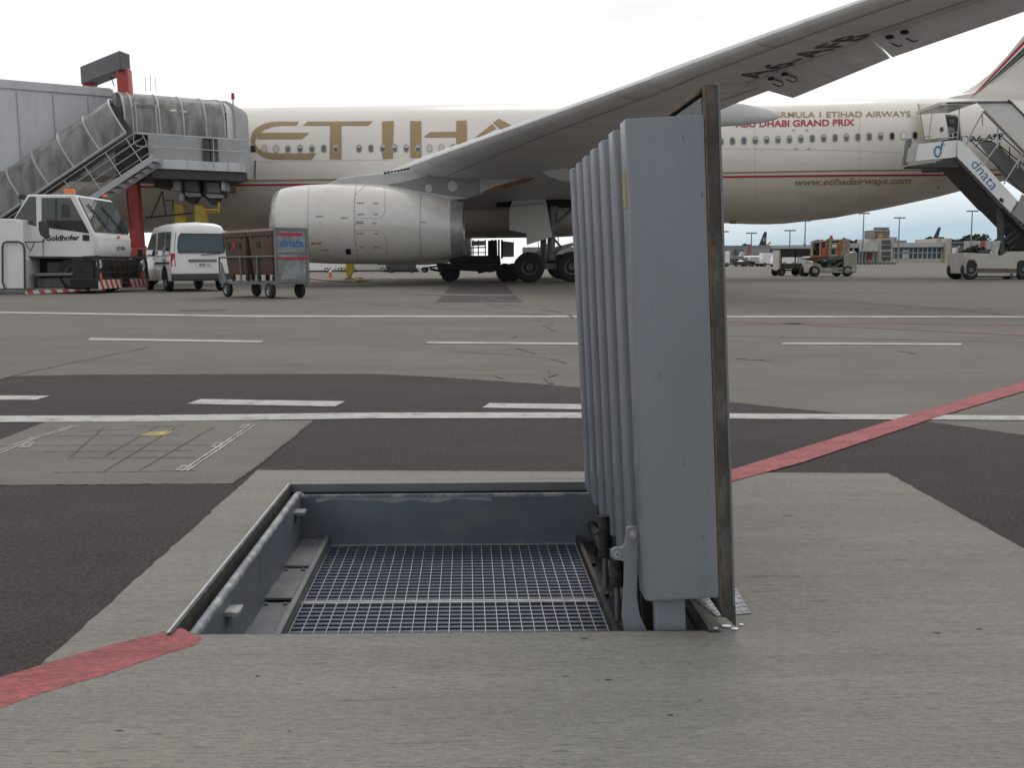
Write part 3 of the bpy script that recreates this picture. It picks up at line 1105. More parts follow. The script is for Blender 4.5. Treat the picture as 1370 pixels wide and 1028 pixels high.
mb.build('worn_corner', M_MGREY, hatch, PO, smooth=0)
mb = MB()
lbox(mb, -.002, .012, .02, LV, 0.004, .02)
mb.build('bottom_bar', M_DIRTBLK, hatch, PO, smooth=0)  # dark tone also puts the shade below the ribs into the colour
# slanting foot of the perimeter angle
mb = MB()
mb.prism([Lp(-.0135, -.003, -.016), Lp(.016, -.003, .012), Lp(.016, -.003, .03), Lp(-.0135, -.003, .03)], (0, .02, 0))
mb.build('edge_foot', M_EDGE, hatch, PO, smooth=0)

RW = .074
for k in range(7):
    v0 = .002 + .164 * k
    n0, n1 = .0195, .176
    r = .009
    pts = [(n0, v0)]
    for i in range(6):
        a = pi / 2 * i / 5
        pts.append((n1 - r + r * sin(a), v0 + r - r * cos(a)))
    for i in range(6):
        a = pi / 2 * i / 5
        pts.append((n1 - r + r * cos(a), v0 + RW - r + r * sin(a)))
    pts.append((n0, v0 + RW))
    mb = MB()
    # closed section with a rounded lower toe and folded top
    tb, tt = .047, 1.046
    rings = []
    for t_, sh in ((tb, .005), (tb + .002, .002), (tb + .006, 0), (tt - .003, 0), (tt - .001, .0006), (tt, .002)):
        rings.append([Lp(n - (sh if n > .1 else 0), v + (sh * .4 if v < v0 + RW / 2 else -sh * .4), t_) for n, v in pts])
    mb.loft(rings)
    rib = mb.build('rib', M_LID, hatch, PO, smooth=40)
    if k == 0:
        mb = MB()
        lbox(mb, .1762, .1770, v0 + .018, v0 + .062, .872, .945)
        lb = mb.build('label_plate', mat('yellow_label', (.36, .27, .12), .6, var=.1, dirt=(.12, .09, .05), dirt_amt=.8, dirt_scale=60), rib, PO, smooth=0)
    if k in (2, 3, 4, 5):       # lower brackets reaching to the hinge shaft
        mb = MB()
        lbox(mb, .06, .14, v0 + .02, v0 + .05, -.12, .05)
        mb.build('hinge_bracket', M_DIRTBLK, rib, PO, bevel=.002)
mb = MB()
lbox(mb, .085, .150, .03, .06, -.20, .0475)
mb.build('hinge_bracket', M_LID, hatch, PO, bevel=.003)
# support arm with bolt boss (flat bar beside the first rib)
arm_px = [(838.5, 707), (845, 704.5), (852, 705.5), (857.5, 711), (858, 720), (855, 726), (853.5, 740), (852.5, 800), (856, 824), (868, 850), (880, 885), (852, 885), (836, 850), (832, 825), (834.5, 790), (835.5, 752),
          (829, 750.5), (822, 750), (817, 745), (817.5, 737), (823, 733), (832, 733), (836, 728), (837, 716)]
YA = 1.975 + .055
mb = MB()
mb.prism([P(x, y, YA) for x, y in arm_px], (0, .010, 0))
arm = mb.build('stay_arm', M_LID, pit, PO, bevel=.0015)
mb = MB()
c = P(848, 716, YA)
mb.cyl(c + Vector((0, -.007, 0)), c, .0065, n=6)
mb.cyl(c + Vector((0, -.002, 0)), c + Vector((0, .0, 0)), .010, n=20)
mb.build('bolt', M_STEEL, arm, PO, bevel=.001)
mb = MB()
c = P(825.5, 742, YA)
mb.cyl(c + Vector((0, -.0025, 0)), c, .0075, n=18)
mb.build('pivot_pin', M_STEEL, arm, PO)
mb = MB()
c = P(826.0, 742, YA)
mb.cyl(c + Vector((0, -.004, 0)), c, .0028, n=12)
mb.build('pivot_hole', M_SEAL, arm, PO)
# second stay bar, edge on behind the arm
mb = MB()
mb.prism([P(x, y, YA + .05) for x, y in ((858, 728), (864, 735), (869, 800), (878, 885), (866, 885), (858, 810))], (0, .012, 0))
mb.build('stay_bar', M_DIRTBLK, pit, PO, bevel=.001)
# hinge shaft, knuckles and gas springs down the right side
mb = MB()
mb.tube([Q(1.075, .05, -.14), Q(1.075, PD - .05, -.14)], .016, 14)
mb.build('hinge_shaft', M_BLACK, pit, PO)  # shaft coloured black to match the painted-in dark of the hole
for v in (.30, .62, .94, 1.22):
    mb = MB()
    mb.cyl(Q(1.085, v - .02, -.14), Q(1.085, v + .02, -.14), .026, n=20)
    qbox(mb, 1.065, 1.105, v - .012, v + .012, ZG + .004, -.14)
    mb.build('hinge_knuckle', M_DIRTBLK, pit, PO, bevel=.002)
for v in (.2, .45, .8, 1.1):
    MB().cyl(Q(1.045, v, ZG + .003), Q(1.045, v, ZG + .014), .009, n=6).build('anchor_bolt', M_DIRTBLK, pit, PO)
for (x0, y0, x1, y1, Y, r) in ((808, 690, 809, 730, 2.5, .0165), (824, 735, 825, 768, 2.35, .0165)):
    mb = MB()
    a, b = P(x0, y0, Y), P(x1, y1, Y)
    mb.cyl(a, b, r, n=18)
    mb.cyl(b, b + (b - a).normalized() * .03, r * 1.15, n=18)
    sp_ = mb.build('gas_spring', M_DIRTBLK, pit, PO, bevel=.001)
    mb = MB()
    mb.cyl(b + (b - a).normalized() * .03, b + (b - a).normalized() * .12, r * .45, n=12)
    mb.build('piston_rod', M_METAL, sp_, PO)
# loose tread plate by the lid foot and litter on the slab
tp = [G(926, 800, .0032), G(985, 789, .0032), G(1004, 822, .0032), G(958, 826, .0032)]
mb = MB().prism(tp, (0, 0, .003))
M_TREAD = mat('scuffed_tread_steel', (.24, .25, .26), .55, metal=.4, var=.2, scale=20)
plate = mb.build('tread_plate', M_TREAD, bevel=.001)
tag(plate, 'small worn diamond-pattern tread plate beside the foot of the open hatch', 'tread plate')
mb = MB()
for i in range(7):
    for j in range(6):
        a = tp[0].lerp(tp[1], (i + .5) / 7).lerp(tp[3].lerp(tp[2], (i + .5) / 7), (j + .5) / 6)
        s = 1 if (i + j) % 2 else -1
        mb.box(a + Vector((0, 0, .0035)), (.011, .0022, .0016), Matrix.Rotation(s * .8, 3, 'Z'))
mb.build('raised_tread', M_TREAD, plate, smooth=0)
lit = [((972, 838), .010), ((984, 842), .007), ((958, 841), .006), ((992, 836), .005)]
for i, ((x, y), s) in enumerate(lit):
    c = G(x, y, .0058)
    mb = MB()
    n = 7
    top = [c + Vector((cos(2 * pi * k / n) * s * random.uniform(.7, 1.5), sin(2 * pi * k / n) * s * random.uniform(.5, 1.2), 0)) for k in range(n)]
    mb.prism(top, (0, 0, .0008))
    o = mb.build('paint_flake', M_WHT, smooth=0)
    tag(o, 'small white flake lying on the concrete at the hatch foot', 'debris', 'white flakes by the hatch foot')
# dark sticky dirt patches in the slab surface along the opening's front-right corner
M_STAIN = mat('brown_stain', (0.075, 0.058, 0.048), .9, var=.3, scale=60)
for cx, cy, s, sx, m_ in ((781, 855, .007, 2.2, M_STAIN), (792, 857, .003, 2, M_STAIN), (813.5, 910, .005, 2.4, M_STAIN), (897, 957, .0045, 2.6, M_STAIN), (747, 955, .0022, 1.6, M_CRACK), (857, 888, .0022, 1.8, M_CRACK),
                        (1035, 880, .0032, 1.5, M_CRACK), (1013, 932, .0026, 1.3, M_CRACK), (994, 854, .002, 1.3, M_CRACK), (757, 905, .0022, 6, M_STAIN), (953, 845, .012, 2.6, M_CRACK), (966, 838, .008, 2, M_CRACK),
                        (345, 905, .005, 2, M_STAIN), (527, 920, .003, 3, M_STAIN), (160, 978, .004, 2.5, M_CRACK), (387, 979, .003, 2.4, M_CRACK), (1310, 842, .005, 3, M_STAIN), (1253, 847, .006, 2.6, M_STAIN), (1281, 700, .004, 2.4, M_CRACK),
                        (1057, 690, .006, 5, M_STAIN), (1218, 724, .004, 4, M_STAIN), (1080, 716, .004, 3, M_STAIN)):
    c = G(cx, cy, .0036)
    mb = MB()
    n = 22
    mb.poly([c + Vector((cos(2 * pi * k / n) * s * .7 * sx * random.uniform(.25, 1.15), sin(2 * pi * k / n) * s * .7 * random.uniform(.3, 1.2), 0)) for k in range(n)])
    struct(mb.build('ground_stain', m_, smooth=0))

# ================================================================== AIRCRAFT
YC = 47.3
AO = Vector((0, YC, 0))
jet = thing('passenger_jet', 'large ivory twin-engine airliner with gold lettering parked behind the open hatch', 'airliner', tuple(AO))
BOT = [(P(x, y, YC).x, P(x, y, YC).z) for x, y in ((965, 302), (1047, 299.5), (1116, 291.5), (1191, 277.5), (1254, 263.5), (1307, 249.5))]
XT, ZT = 36.5, 7.3


def fz(x):
    """(centre z, radius) of the fuselage at x"""
    zc = 5.46 + .009 * x
    r = 2.86
    top = zc + r
    if x > BOT[0][0]:
        pts = BOT + [(XT, ZT - .25)]
        zb = pts[-1][1]
        for (x0, z0), (x1, z1) in zip(pts, pts[1:]):
            if x0 <= x <= x1:
                zb = z0 + (z1 - z0) * (x - x0) / (x1 - x0)
                break
        base = fz(BOT[0][0])
        tp_ = base[0] + base[1] - max(0, x - 20) ** 1.5 * .012
        w = min(1, (x - BOT[0][0]) / 2)
        zb = zb * w + (base[0] - base[1]) * (1 - w)
        r = max(.12, (tp_ - zb) / 2)
        zc = (tp_ + zb) / 2
    if x < -21.5:
        t_ = min(1, (-21.5 - x) / 6.0)
        r = 2.86 * sqrt(max(0.0004, 1 - t_ ** 2.1))
        zc = zc - .55 * t_ ** 1.6
    return zc, r


xs = [-27.5, -27.45, -27.3, -27, -26.6, -26, -25.2, -24.2, -23, -21.5] + [-20 + i * 1.0 for i in range(30)] + [10 + .8 * i for i in range(33)] + [XT]
rings = []
for x in xs:
    zc, r = fz(x)
    rings.append([Vector((x, YC + r * sin(2 * pi * k / 72), zc + r * cos(2 * pi * k / 72))) for k in range(72)])
fus = MB().loft(rings).build('fuselage', M_FUS, jet, AO, smooth=50)


def onfus(px, py, off=.012):
    d = ray(px, py)
    Y = YC - 2.8
    for _ in range(25):
        t_ = Y / d.y
        x, z = d.x * t_, H + d.z * t_
        zc, r = fz(x)
        q = r * r - (z - zc) ** 2
        Yn = YC - (sqrt(q) if q > 0.0001 else .01)
        Y = Y * .3 + Yn * .7
    t_ = Y / d.y
    x, z = d.x * t_, H + d.z * t_
    zc, r = fz(x)
    n = Vector((0, Y - YC, z - zc)).normalized()
    return Vector((x, Y, z)) + n * off


def z3(*p):   # coordinates measured in an enlargement of the photo
    return [(280 + x / 3.426, 120 + y / 3.426) for x, y in p]


def z5(*p):
    return [(940 + x / 3.186, y / 3.186) for x, y in p]


# gold title letters
E_o = z3((410, 147), (310, 147), (285, 149), (260, 154), (240, 162), (222, 172), (207, 184), (197, 200), (192, 218), (191, 235), (195, 255), (204, 272), (217, 287), (235, 301), (258, 312), (285, 318), (310, 320), (400, 320), (470, 320))
E_i = z3((400, 164), (340, 164), (305, 167), (280, 173), (258, 181), (240, 192), (226, 204), (217, 217), (212, 230), (211, 243), (214, 255), (221, 265), (232, 274), (248, 281), (268, 287), (290, 291), (320, 292), (400, 292), (490, 291))
E_out = [[E_o[i], E_o[i + 1], E_i[i + 1], E_i[i]] for i in range(len(E_o) - 1)]
E_bar = z3((458, 198), (425, 226), (219, 226), (222, 208), (240, 198))
T_bar = z3((450, 147), (750, 145), (728, 165), (430, 164))
T_stem = z3((554, 164), (606, 164), (606, 320), (585, 318), (552, 318))
I_1 = z3((792, 146), (846, 144), (842, 316), (797, 318), (793, 300))
H_1 = z3((921, 145), (972, 144), (973, 315), (921, 312))
H_bar = z3((1010, 195), (1133, 193), (1133, 218), (983, 219))
H_2 = z3((1132, 143), (1181, 141), (1181, 250), (1132, 250))
z4 = lambda *p: [(540 + x / 3.427, 120 + y / 3.427) for x, y in p]
A_l = z4((405, 158), (425, 178), (300, 245), (270, 262), (310, 235))
A_r = z4((410, 152), (437, 133), (500, 168), (560, 215), (530, 215), (440, 180))
for nm, pg in (('E', E_out), ('E bar', [E_bar]), ('T', [T_bar, T_stem]), ('I', [I_1]), ('H', [H_1]), ('H', [H_bar, H_2]), ('A', [A_l]), ('A', [A_r])):
    decal_poly('title_letter' if nm != 'E bar' else 'title_letter', pg, M_GOLD, jet, AO, lambda x, y: onfus(x, y, .02), 3)
# cheat lines
line_pts_r = [(150, 250.5), (340, 247.3), (520, 246.3), (760, 243), (965, 236.6), (1130, 234.6), (1290, 233.6), (1340, 233.5)]
line_pts_g = [(150, 245.5), (340, 241.5), (440, 240.3), (760, 237), (965, 231.3), (1130, 228.2), (1290, 227.0), (1340, 227)]


def band(name, pts, w, m):
    mb_ = MB()
    prev = None
    for (x0, y0), (x1, y1) in zip(pts, pts[1:]):
        n = max(1, int((x1 - x0) / 12))
        for i in range(n + 1):
            x, y = x0 + (x1 - x0) * i / n, y0 + (y1 - y0) * i / n
            a, b = onfus(x, y - w / 2, .02), onfus(x, y + w / 2, .02)
            if prev:
                mb_.poly([prev[0], a, b, prev[1]])
            prev = (a, b)
    return mb_.build(name, m, jet, AO, smooth=0)


band('gold_stripe', line_pts_g, 1.9, M_GOLD)
band('red_stripe', line_pts_r, 2.5, M_REDP)
# belly is painted in a darker tone below the stripe (bronze-grey)
mb = MB()
M_BELLY = mat('bronze_grey_belly_paint', (0.66, 0.60, 0.53), 0.38, var=0.05, scale=.6, coat=.15, dirt=(0.42, 0.36, 0.30), dirt_amt=0.5, dirt_scale=.8, stretch=(.5, 1, 1.4))

mf = lambda x, y: onfus(x, y, .02)
decal_text('title_lettering', 'FORMULA 1 ETIHAD AIRWAYS', M_GOLD, jet, AO, (1027, 157.6), (1218, 156.2), (0, -7.6), mf, cuts=5, bold=.012)
decal_text('title_lettering', 'ABU DHABI GRAND PRIX', M_REDP, jet, AO, (984, 170.2), (1143, 167.8), (0, -8.4), mf, cuts=5, bold=.022)
decal_text('web_lettering', 'www.etihadairways.com', M_GOLD, jet, AO, (1064, 247.6), (1219, 245.2), (0, -8.3), mf, cuts=4, shear=.3, bold=.018)
decal_text('registration', 'A6-AFB', M_BLKP, jet, AO, (1297, 190), (1343, 185), (0, -7.5), mf, cuts=3, bold=.01)


def rounded(cx, cy, w, h, r, n=5):
    out = []
    for qx, qy, a0 in ((1, 1, 0), (-1, 1, pi / 2), (-1, -1, pi), (1, -1, 1.5 * pi)):
        for i in range(n + 1):
            a = a0 + pi / 2 * i / n
            out.append((cx + qx * (w / 2 - r) + r * cos(a), cy + qy * (h / 2 - r) + r * sin(a)))
    return out


M_SHADE = mat('window_blind', (.55, .53, .50), .5, var=.02)
M_SHUT = mat('closed_window_plug', (.55, .51, .45), .4, var=.02)


def cabin_window(px, py, kind):
    fr = decal_poly('cabin_window', [rounded(px, py, 7.6, 11.0, 3.6)], M_WFR, jet, AO, lambda x, y: onfus(x, y, .022), 0)
    m_ = {'g': M_GLASSW, 'd': M_BLACK, 'b': M_SHUT, 'w': M_WHT}[kind]
    decal_poly('window_pane', [rounded(px, py + .2, 5.4, 8.6, 2.6)], m_, fr, AO, lambda x, y: onfus(x, y, .030), 0)
    if kind == 'g' and random.random() < .55:
        hh = random.uniform(1.2, 3.0)
        decal_poly('window_blind', [[(px - 2.1, py - 3.3), (px + 2.1, py - 3.3), (px + 2.3, py - 3.3 + hh), (px - 2.3, py - 3.3 + hh)]], M_SHADE, fr, AO, lambda x, y: onfus(x, y, .036), 0)


for x, k in ((200, 'g'), (253, 'b'), (307, 'b'), (361, 'g'), (416, 'g'), (471, 'g'), (525, 'g'), (580, 'g'), (687, 'g'), (741, 'g'), (796, 'g'), (850, 'g'), (903, 'g'), (957, 'g'), (1010, 'b'), (1064, 'b'), (1117, 'g')):
    px = 280 + x / 3.426
    cabin_window(px, 198.9 - (px - 387) * .0032, k)
for i in range(22):
    x = 80 - 49 * 4 + 48.6 * i
    px = 940 + x / 3.186
    k = 'g'
    if i in (19, 21):
        k = 'd'
    if i == 20:
        k = 'w'  # see-through window: daylight behind it put in as a white pane
    cabin_window(px, 189.2 - (px - 963) * .0315, k)
# small marks around the windows (escape hatch corners), service door outline
mb_marks = [z5((383, 552), (395, 552), (395, 555), (386, 555), (386, 560), (383, 560)), z5((436, 552), (449, 552), (449, 560), (446, 560), (446, 555), (436, 555)),
            z5((393, 628), (396, 628), (396, 634), (408, 634), (408, 637), (393, 637)), z5((445, 634), (455, 634), (455, 628), (458, 628), (458, 637), (445, 637))]
decal_poly('exit_marking', mb_marks, M_GOLD, jet, AO, mf, 0)
band('panel_line', [(345, 216), (520, 214)], .35, M_WFR)
band('panel_line', z5((80, 633), (560, 640), (850, 650)), .35, M_WFR)
for x in (414, 700, 1010, 1150, 1221):
    decal_poly('skin_joint', [[(x, 143), (x + .35, 143), (x + .35, 290), (x, 290)]], M_WFR, jet, AO, lambda a, b: onfus(a, b, .008), 6) if x in (1010, 1150) else None
# little vents on the belly
decal_poly('belly_vent', [[(976, 296), (985, 295.5), (985, 299), (977, 299)]], M_BLACK, jet, AO, mf, 0)
decal_poly('belly_vent', [[(1254, 249), (1256, 249), (1256, 251), (1254, 251)]], M_BLACK, jet, AO, mf, 0)
# forward service handle beside the bridge
decal_poly('door_handle_plate', [z3((206, 325), (215, 325), (213, 408), (205, 408))], M_MGREY, jet, AO, mf, 4)
# antenna on the roof
mb = MB()
a = P(1121, 138.5, YC)
mb.prism([a + Vector((-.25, 0, -.3)), a + Vector((.25, 0, -.3)), a + Vector((.35, 0, .18)), a + Vector((.12, 0, .2))], (0, .05, 0))
mb.build('antenna', M_MGREY, jet, AO)

# rear cabin door: dark opening with the white door leaf swung forward
op = decal_poly('doorway', [[(1258.5, 155), (1278, 156.5), (1281.5, 160), (1284, 187), (1262, 188.5)]], M_BLACK, jet, AO, lambda x, y: onfus(x, y, .03), 4)
band_pts = [(1257.5, 153.3), (1279, 154.8), (1283, 159), (1286, 188), (1283.8, 188), (1281, 160), (1278.2, 157), (1257.5, 155.6)]
decal_poly('door_frame', [band_pts], M_MGREY, op, AO, lambda x, y: onfus(x, y, .05), 3)
for pg, m_ in (([(1266, 170), (1276, 171), (1277, 176), (1267, 176)], M_MGREY), ([(1267, 177), (1270, 177), (1270, 186), (1267, 186)], M_WFR), ([(1273, 178), (1275.5, 178), (1275.5, 186), (1273, 186)], M_WFR),
               ([(1269, 160), (1276, 160), (1277, 166), (1270, 166)], M_DGREY)):
    decal_poly('galley_fitting', [pg], m_, op, AO, lambda x, y: onfus(x, y, .04), 0)
leaf = []
for px0, px1, py in ((1223.5, 1257.5, 149), (1224.5, 1259, 157), (1226, 1261, 166), (1228, 1262.8, 176), (1230, 1264, 189)):
    a, b = onfus(px0, py, .45), onfus(px1, py, .40)
    leaf.append([a, b, b + Vector((0, .12, 0)), a + Vector((0, .12, 0))])
dl = MB().loft(leaf).build('cabin_door', M_FUS, jet, AO, bevel=.02)
decal_poly('door_porthole', [rounded(1254.5, 177.5, 4.5, 5.5, 2)], M_DGREY, dl, AO, lambda x, y: onfus(x, y, .43), 0)
decal_poly('door_edge', [[(1223, 149), (1224.6, 149), (1231.6, 189), (1229.4, 189)]], M_GOLD, dl, AO, lambda x, y: onfus(x, y, .46), 4)

# belly fairing
rings = []
for x, w, zb, zt in ((-10.5, .4, 2.95, 3.2), (-9.5, 1.6, 2.75, 3.6), (-8, 2.4, 2.45, 3.9), (-5.5, 2.95, 2.15, 4.2), (-2, 3.1, 2.05, 4.3), (2, 3.1, 2.07, 4.3), (5, 2.95, 2.2, 4.1), (7.3, 2.3, 2.45, 3.8), (9, 1.2, 2.68, 3.4), (9.8, .3, 2.8, 3.1)):
    r_ = []
    for k in range(40):
        a = 2 * pi * k / 40
        sx, sz = sin(a), cos(a)
        ex = 2.8
        rr = (abs(sx) ** ex + abs(sz) ** ex) ** (-1 / ex)
        r_.append(Vector((x, YC + w * sx * rr, (zb + zt) / 2 + (zt - zb) / 2 * sz * rr)))
    rings.append(r_)
MB().loft(rings).build('belly_fairing', M_BELLY, jet, AO, smooth=50)
# lower fuselage skin in the belly paint, a thin shell below the stripe
rings = []
ra, rb = onfus(340, 248.5), onfus(1130, 236)
XR0, ZR0, XR1, ZR1 = ra.x, ra.z, rb.x, rb.z
sx_ = [-20 + i for i in range(30)] + [10 + .8 * i for i in range(26)]
for x in sx_:
    zc, r = fz(x)
    zb = ZR0 + (ZR1 - ZR0) * (x - XR0) / (XR1 - XR0)
    a0 = math.acos(max(-1, min(1, (zb - zc) / r))) if r > .3 else 2
    rings.append([Vector((x, YC - (r + .006) * sin(a0 + (2 * pi - 2 * a0) * k / 24), zc + (r + .006) * cos(a0 + (2 * pi - 2 * a0) * k / 24))) for k in range(25)])
MB().loft(rings, closed=False, caps=False).build('lower_skin', M_BELLY, jet, AO, smooth=50)

# ---- wings.  stations: distance from the camera plane Y, leading edge x, chord, z of LE, thickness, TE drop
ST = [(45.2, -7.9, 12.0, 3.95, 1.5, .55), (41.5, -5.85, 10.0, 4.20, 1.25, .45), (38, -3.95, 8.0, 4.52, .98, .28), (35, -2.2, 6.6, 4.73, .80, .18), (31, .15, 5.0, 5.00, .62, .08),
      (27.0, 2.5, 3.95, 5.27, .50, .08), (25.21, 3.54, 3.6, 5.39, .47, .10), (25.2, 3.54, 2.62, 5.39, .47, .07), (21.41, 5.72, 2.18, 5.65, .38, .08), (21.4, 5.72, 2.18, 5.65, .38, .08), (19.4, 6.93, 2.15, 5.79, .33, .08),
      (17.2, 8.3, 1.95, 5.94, .28, .08), (16.6, 9.0, 1.5, 6.0, .2, .08)]


def wing_ring(Y, xl, c, zl, th, dr):
    up, lo = [], []
    for i in range(15):
        t_ = (1 - cos(pi * i / 14)) / 2
        yt = 5 * th * (.2969 * sqrt(t_) - .126 * t_ - .3516 * t_ ** 2 + .2843 * t_ ** 3 - .1015 * t_ ** 4)
        zm = zl - dr * t_ ** 1.3
        up.append(Vector((xl + c * t_, Y, zm + yt * 1.05)))
        lo.append(Vector((xl + c * t_, Y, zm - yt * .95)))
    return up + lo[::-1][1:-1]


rings = [wing_ring(*s_) for s_ in ST]
wing = MB().loft(rings).build('wing', M_WING, jet, AO, smooth=40)
rings = [[Vector((p.x, 2 * YC - p.y, p.z)) for p in r_] for r_ in rings]
MB().loft(rings).build('wing', M_WING, jet, AO, smooth=40)


def stn(Y):
    for a, b in zip(ST, ST[1:]):
        if a[0] >= Y >= b[0]:
            t_ = (a[0] - Y) / (a[0] - b[0]) if a[0] != b[0] else 0
            return [a[i] + (b[i] - a[i]) * t_ for i in range(6)]
    return ST[-1] if Y < ST[-1][0] else ST[0]


def under(px, py, off=.02):
    """where a line of sight meets the lower wing surface"""
    d = ray(px, py)
    Y = 28.0
    best = None
    for i in range(600):
        Y = 18 + i * .045
        t_ = Y / d.y
        x, z = d.x * t_, H + d.z * t_
        s_ = stn(Y)
        u = (x - s_[1]) / s_[2]
        if 0 <= u <= 1:
            yt = 5 * s_[4] * (.2969 * sqrt(u) - .126 * u - .3516 * u * u + .2843 * u ** 3 - .1015 * u ** 4)
            zl = s_[3] - s_[5] * u ** 1.3 - yt * .95
            if z >= zl:
                if best is not None:
                    Yp, gp = best
                    Y = Yp + (Y - Yp) * (-gp) / ((z - zl) - gp)
                    t_ = Y / d.y
                    return Vector((d.x * t_, Y, H + d.z * t_ - off))
                return Vector((x, Y, zl - off))
            best = (Y, z - zl)
    s_ = stn(27)
    t_ = 27 / d.y
    return Vector((d.x * t_, 27, H + d.z * t_ - off))


# registration painted under the wing, laid out in wing coordinates (along span, along chord)
def wing_map(s, c):
    """s: spanwise distance from station Y=29 outwards, c: chord fraction"""
    Y = 29.3 - s
    q_ = stn(Y)
    x = q_[1] + q_[2] * c
    u = c
    yt = 5 * q_[4] * (.2969 * sqrt(u) - .126 * u - .3516 * u * u + .2843 * u ** 3 - .1015 * u ** 4)
    return Vector((x, Y, q_[3] - q_[5] * u ** 1.3 - yt * .95 - .02))


def under_text(x, y):
    return wing_map(x, y)


decal_text('underwing_registration', 'A6-AFB', M_UNDER, jet, AO, (1012, 104.0), (1170, 45), (-37, 1.5), under, cuts=8, bold=.0)
# panel seams under the wing


def wline(name, pts, w, m=M_PANEL, off=.012):
    mb_ = MB()
    P_ = [wing_map(a, b) for a, b in pts]
    full = []
    for (a, b), (c_, d_) in zip(pts, pts[1:]):
        for i in range(12):
            full.append(wing_map(a + (c_ - a) * i / 12, b + (d_ - b) * i / 12))
    full.append(P_[-1])
    prev = None
    for i, p in enumerate(full):
        dd = (full[min(i + 1, len(full) - 1)] - full[max(0, i - 1)]).normalized()
        n = Vector((-dd.y, dd.x, 0)).normalized() * w / 2
        a, b = p + n, p - n
        if prev:
            mb_.poly([prev[0], a, b, prev[1]])
        prev = (a, b)
    return mb_.build(name, m, wing, AO, smooth=0)


wline('panel_seam', [(-8.5, .16), (12, .16)], .03)
wline('panel_seam', [(-9, .70), (-1, .74), (4.0, .80)], .04)
wline('panel_seam', [(8.0, .72), (12, .72)], .04)
for s_ in (-6.0, -1.5, 2.8, 7.3):
    wline('panel_seam', [(s_, .0), (s_ + .12, .16)], .03)


# drooped aileron
a0, a1 = stn(25.16), stn(21.45)
hinge0 = Vector((a0[1] + a0[2], 25.16, a0[3] - a0[5]))
hinge1 = Vector((a1[1] + a1[2], 21.45, a1[3] - a1[5]))
te0 = P(1061, 131, 25.1)
te1 = P(1191, 77.5, 21.45)
mb = MB()
mb.loft([[hinge0 + Vector((-.2, 0, .06)), te0, hinge0 + Vector((-.2, 0, -.10))], [hinge1 + Vector((-.2, 0, .05)), te1, hinge1 + Vector((-.2, 0, -.07))]])
mb.build('aileron', M_WING, wing, AO, smooth=0)
a2, a3 = stn(21.40), stn(17.3)
h2 = Vector((a2[1] + a2[2], 21.39, a2[3] - a2[5]))
h3 = Vector((a3[1] + a3[2], 17.3, a3[3] - a3[5]))
te2, te3 = P(1194, 76.5, 21.40), P(1508, -32.5, 17.3)
mb = MB()
mb.loft([[h2 + Vector((-.2, 0, .05)), te2, h2 + Vector((-.2, 0, -.07))], [h3 + Vector((-.2, 0, .04)), te3, h3 + Vector((-.2, 0, -.06))]])
mb.build('aileron', M_WING, wing, AO, smooth=0)
from mathutils.geometry import intersect_line_plane


def on_plane(px, py, a, b, c):
    n = (b - a).cross(c - a)
    return intersect_line_plane(Vector((0, 0, H)), Vector((0, 0, H)) + ray(px, py) * 100, a, n)


PLN = ((hinge0 + Vector((-.2, 0, -.10)), te0, hinge1 + Vector((-.2, 0, -.07))), (h2 + Vector((-.2, 0, -.07)), te2, h3 + Vector((-.2, 0, -.06))))
# aileron actuator fairings
for px, py, Y_ in ((1031.5, 103, 24.7), (1049.5, 97, 24.2), (1189.5, 47, 21.3), (1209.5, 40.5, 20.9)):
    c = on_plane(px, py, *PLN[0 if px < 1100 else 1]) + Vector((0, -.02, -.04))
    mb = MB()
    mb.box(c, (.17, .07, .08), Matrix.Rotation(-.3, 3, 'Z'))
    f_ = mb.build('actuator_fairing', M_BLKP, wing, AO, bevel=.05)
    mb = MB()
    mb.tube([c + Vector((.1, 0, -.02)), c + Vector((.26, -.02, -.08)), c + Vector((.30, -.02, -.16)), c + Vector((.2, 0, -.19)), c + Vector((.04, 0, -.12))], .016, 6)
    mb.build('actuator_rod', M_DGREY, f_, AO)

# flap track fairings ("canoes")


def canoe(Y, x0, x1, zc, r):
    rings = []
    for t_, k in ((0, .05), (.04, .35), (.12, .62), (.28, .92), (.45, 1), (.62, .92), (.78, .72), (.9, .48), (.97, .24), (1, .06)):
        x = x0 + (x1 - x0) * t_
        rings.append([Vector((x, Y + r * .62 * k * sin(2 * pi * j / 20), zc + (.10 * (1 - t_)) - .16 * t_ + r * k * cos(2 * pi * j / 20))) for j in range(20)])
    return MB().loft(rings).build('flap_track_fairing', M_WING, wing, AO, smooth=50)


tipc = P(1046, 152.5, 31)
canoe(31, 3.2, tipc.x, tipc.z + .1, .45)
tip2 = P(930, 178, 36)
canoe(36.4, 1.2, 6.6, 4.05, .5)

# inboard flap panels (retracted) seen edge-on: thin wedge bodies under the trailing edge
mb = MB()
mb.loft([[Vector((1.2, 43.6, 3.62)), Vector((4.2, 43.6, 3.25)), Vector((1.2, 43.6, 3.40))], [Vector((1.6, 38.8, 4.12)), Vector((4.2, 38.8, 3.96)), Vector((1.6, 38.8, 4.0))]])
mb.build('flap', M_WING, wing, AO, smooth=0)

# ---- engine
YE = 38.0
prof_px = [(367.5, 263, 337), (368.8, 259, 341), (372, 256, 344), (378, 252.8, 347.2), (386, 250.6, 349), (398, 248.8, 350.8), (414, 247.4, 352), (450, 245.9, 353.3), (475, 245.6, 353.6), (500, 246.5, 353.6),
           (520, 248.2, 353.4), (545, 253.2, 352.2), (563, 257.8, 350.6), (585, 262.4, 348.4), (604, 266, 346)]
outer = []
for x, t_, b_ in prof_px:
    a, b = P(x, t_, YE), P(x, b_, YE)
    outer.append((a.x, (a.z + b.z) / 2, (a.z - b.z) / 2))


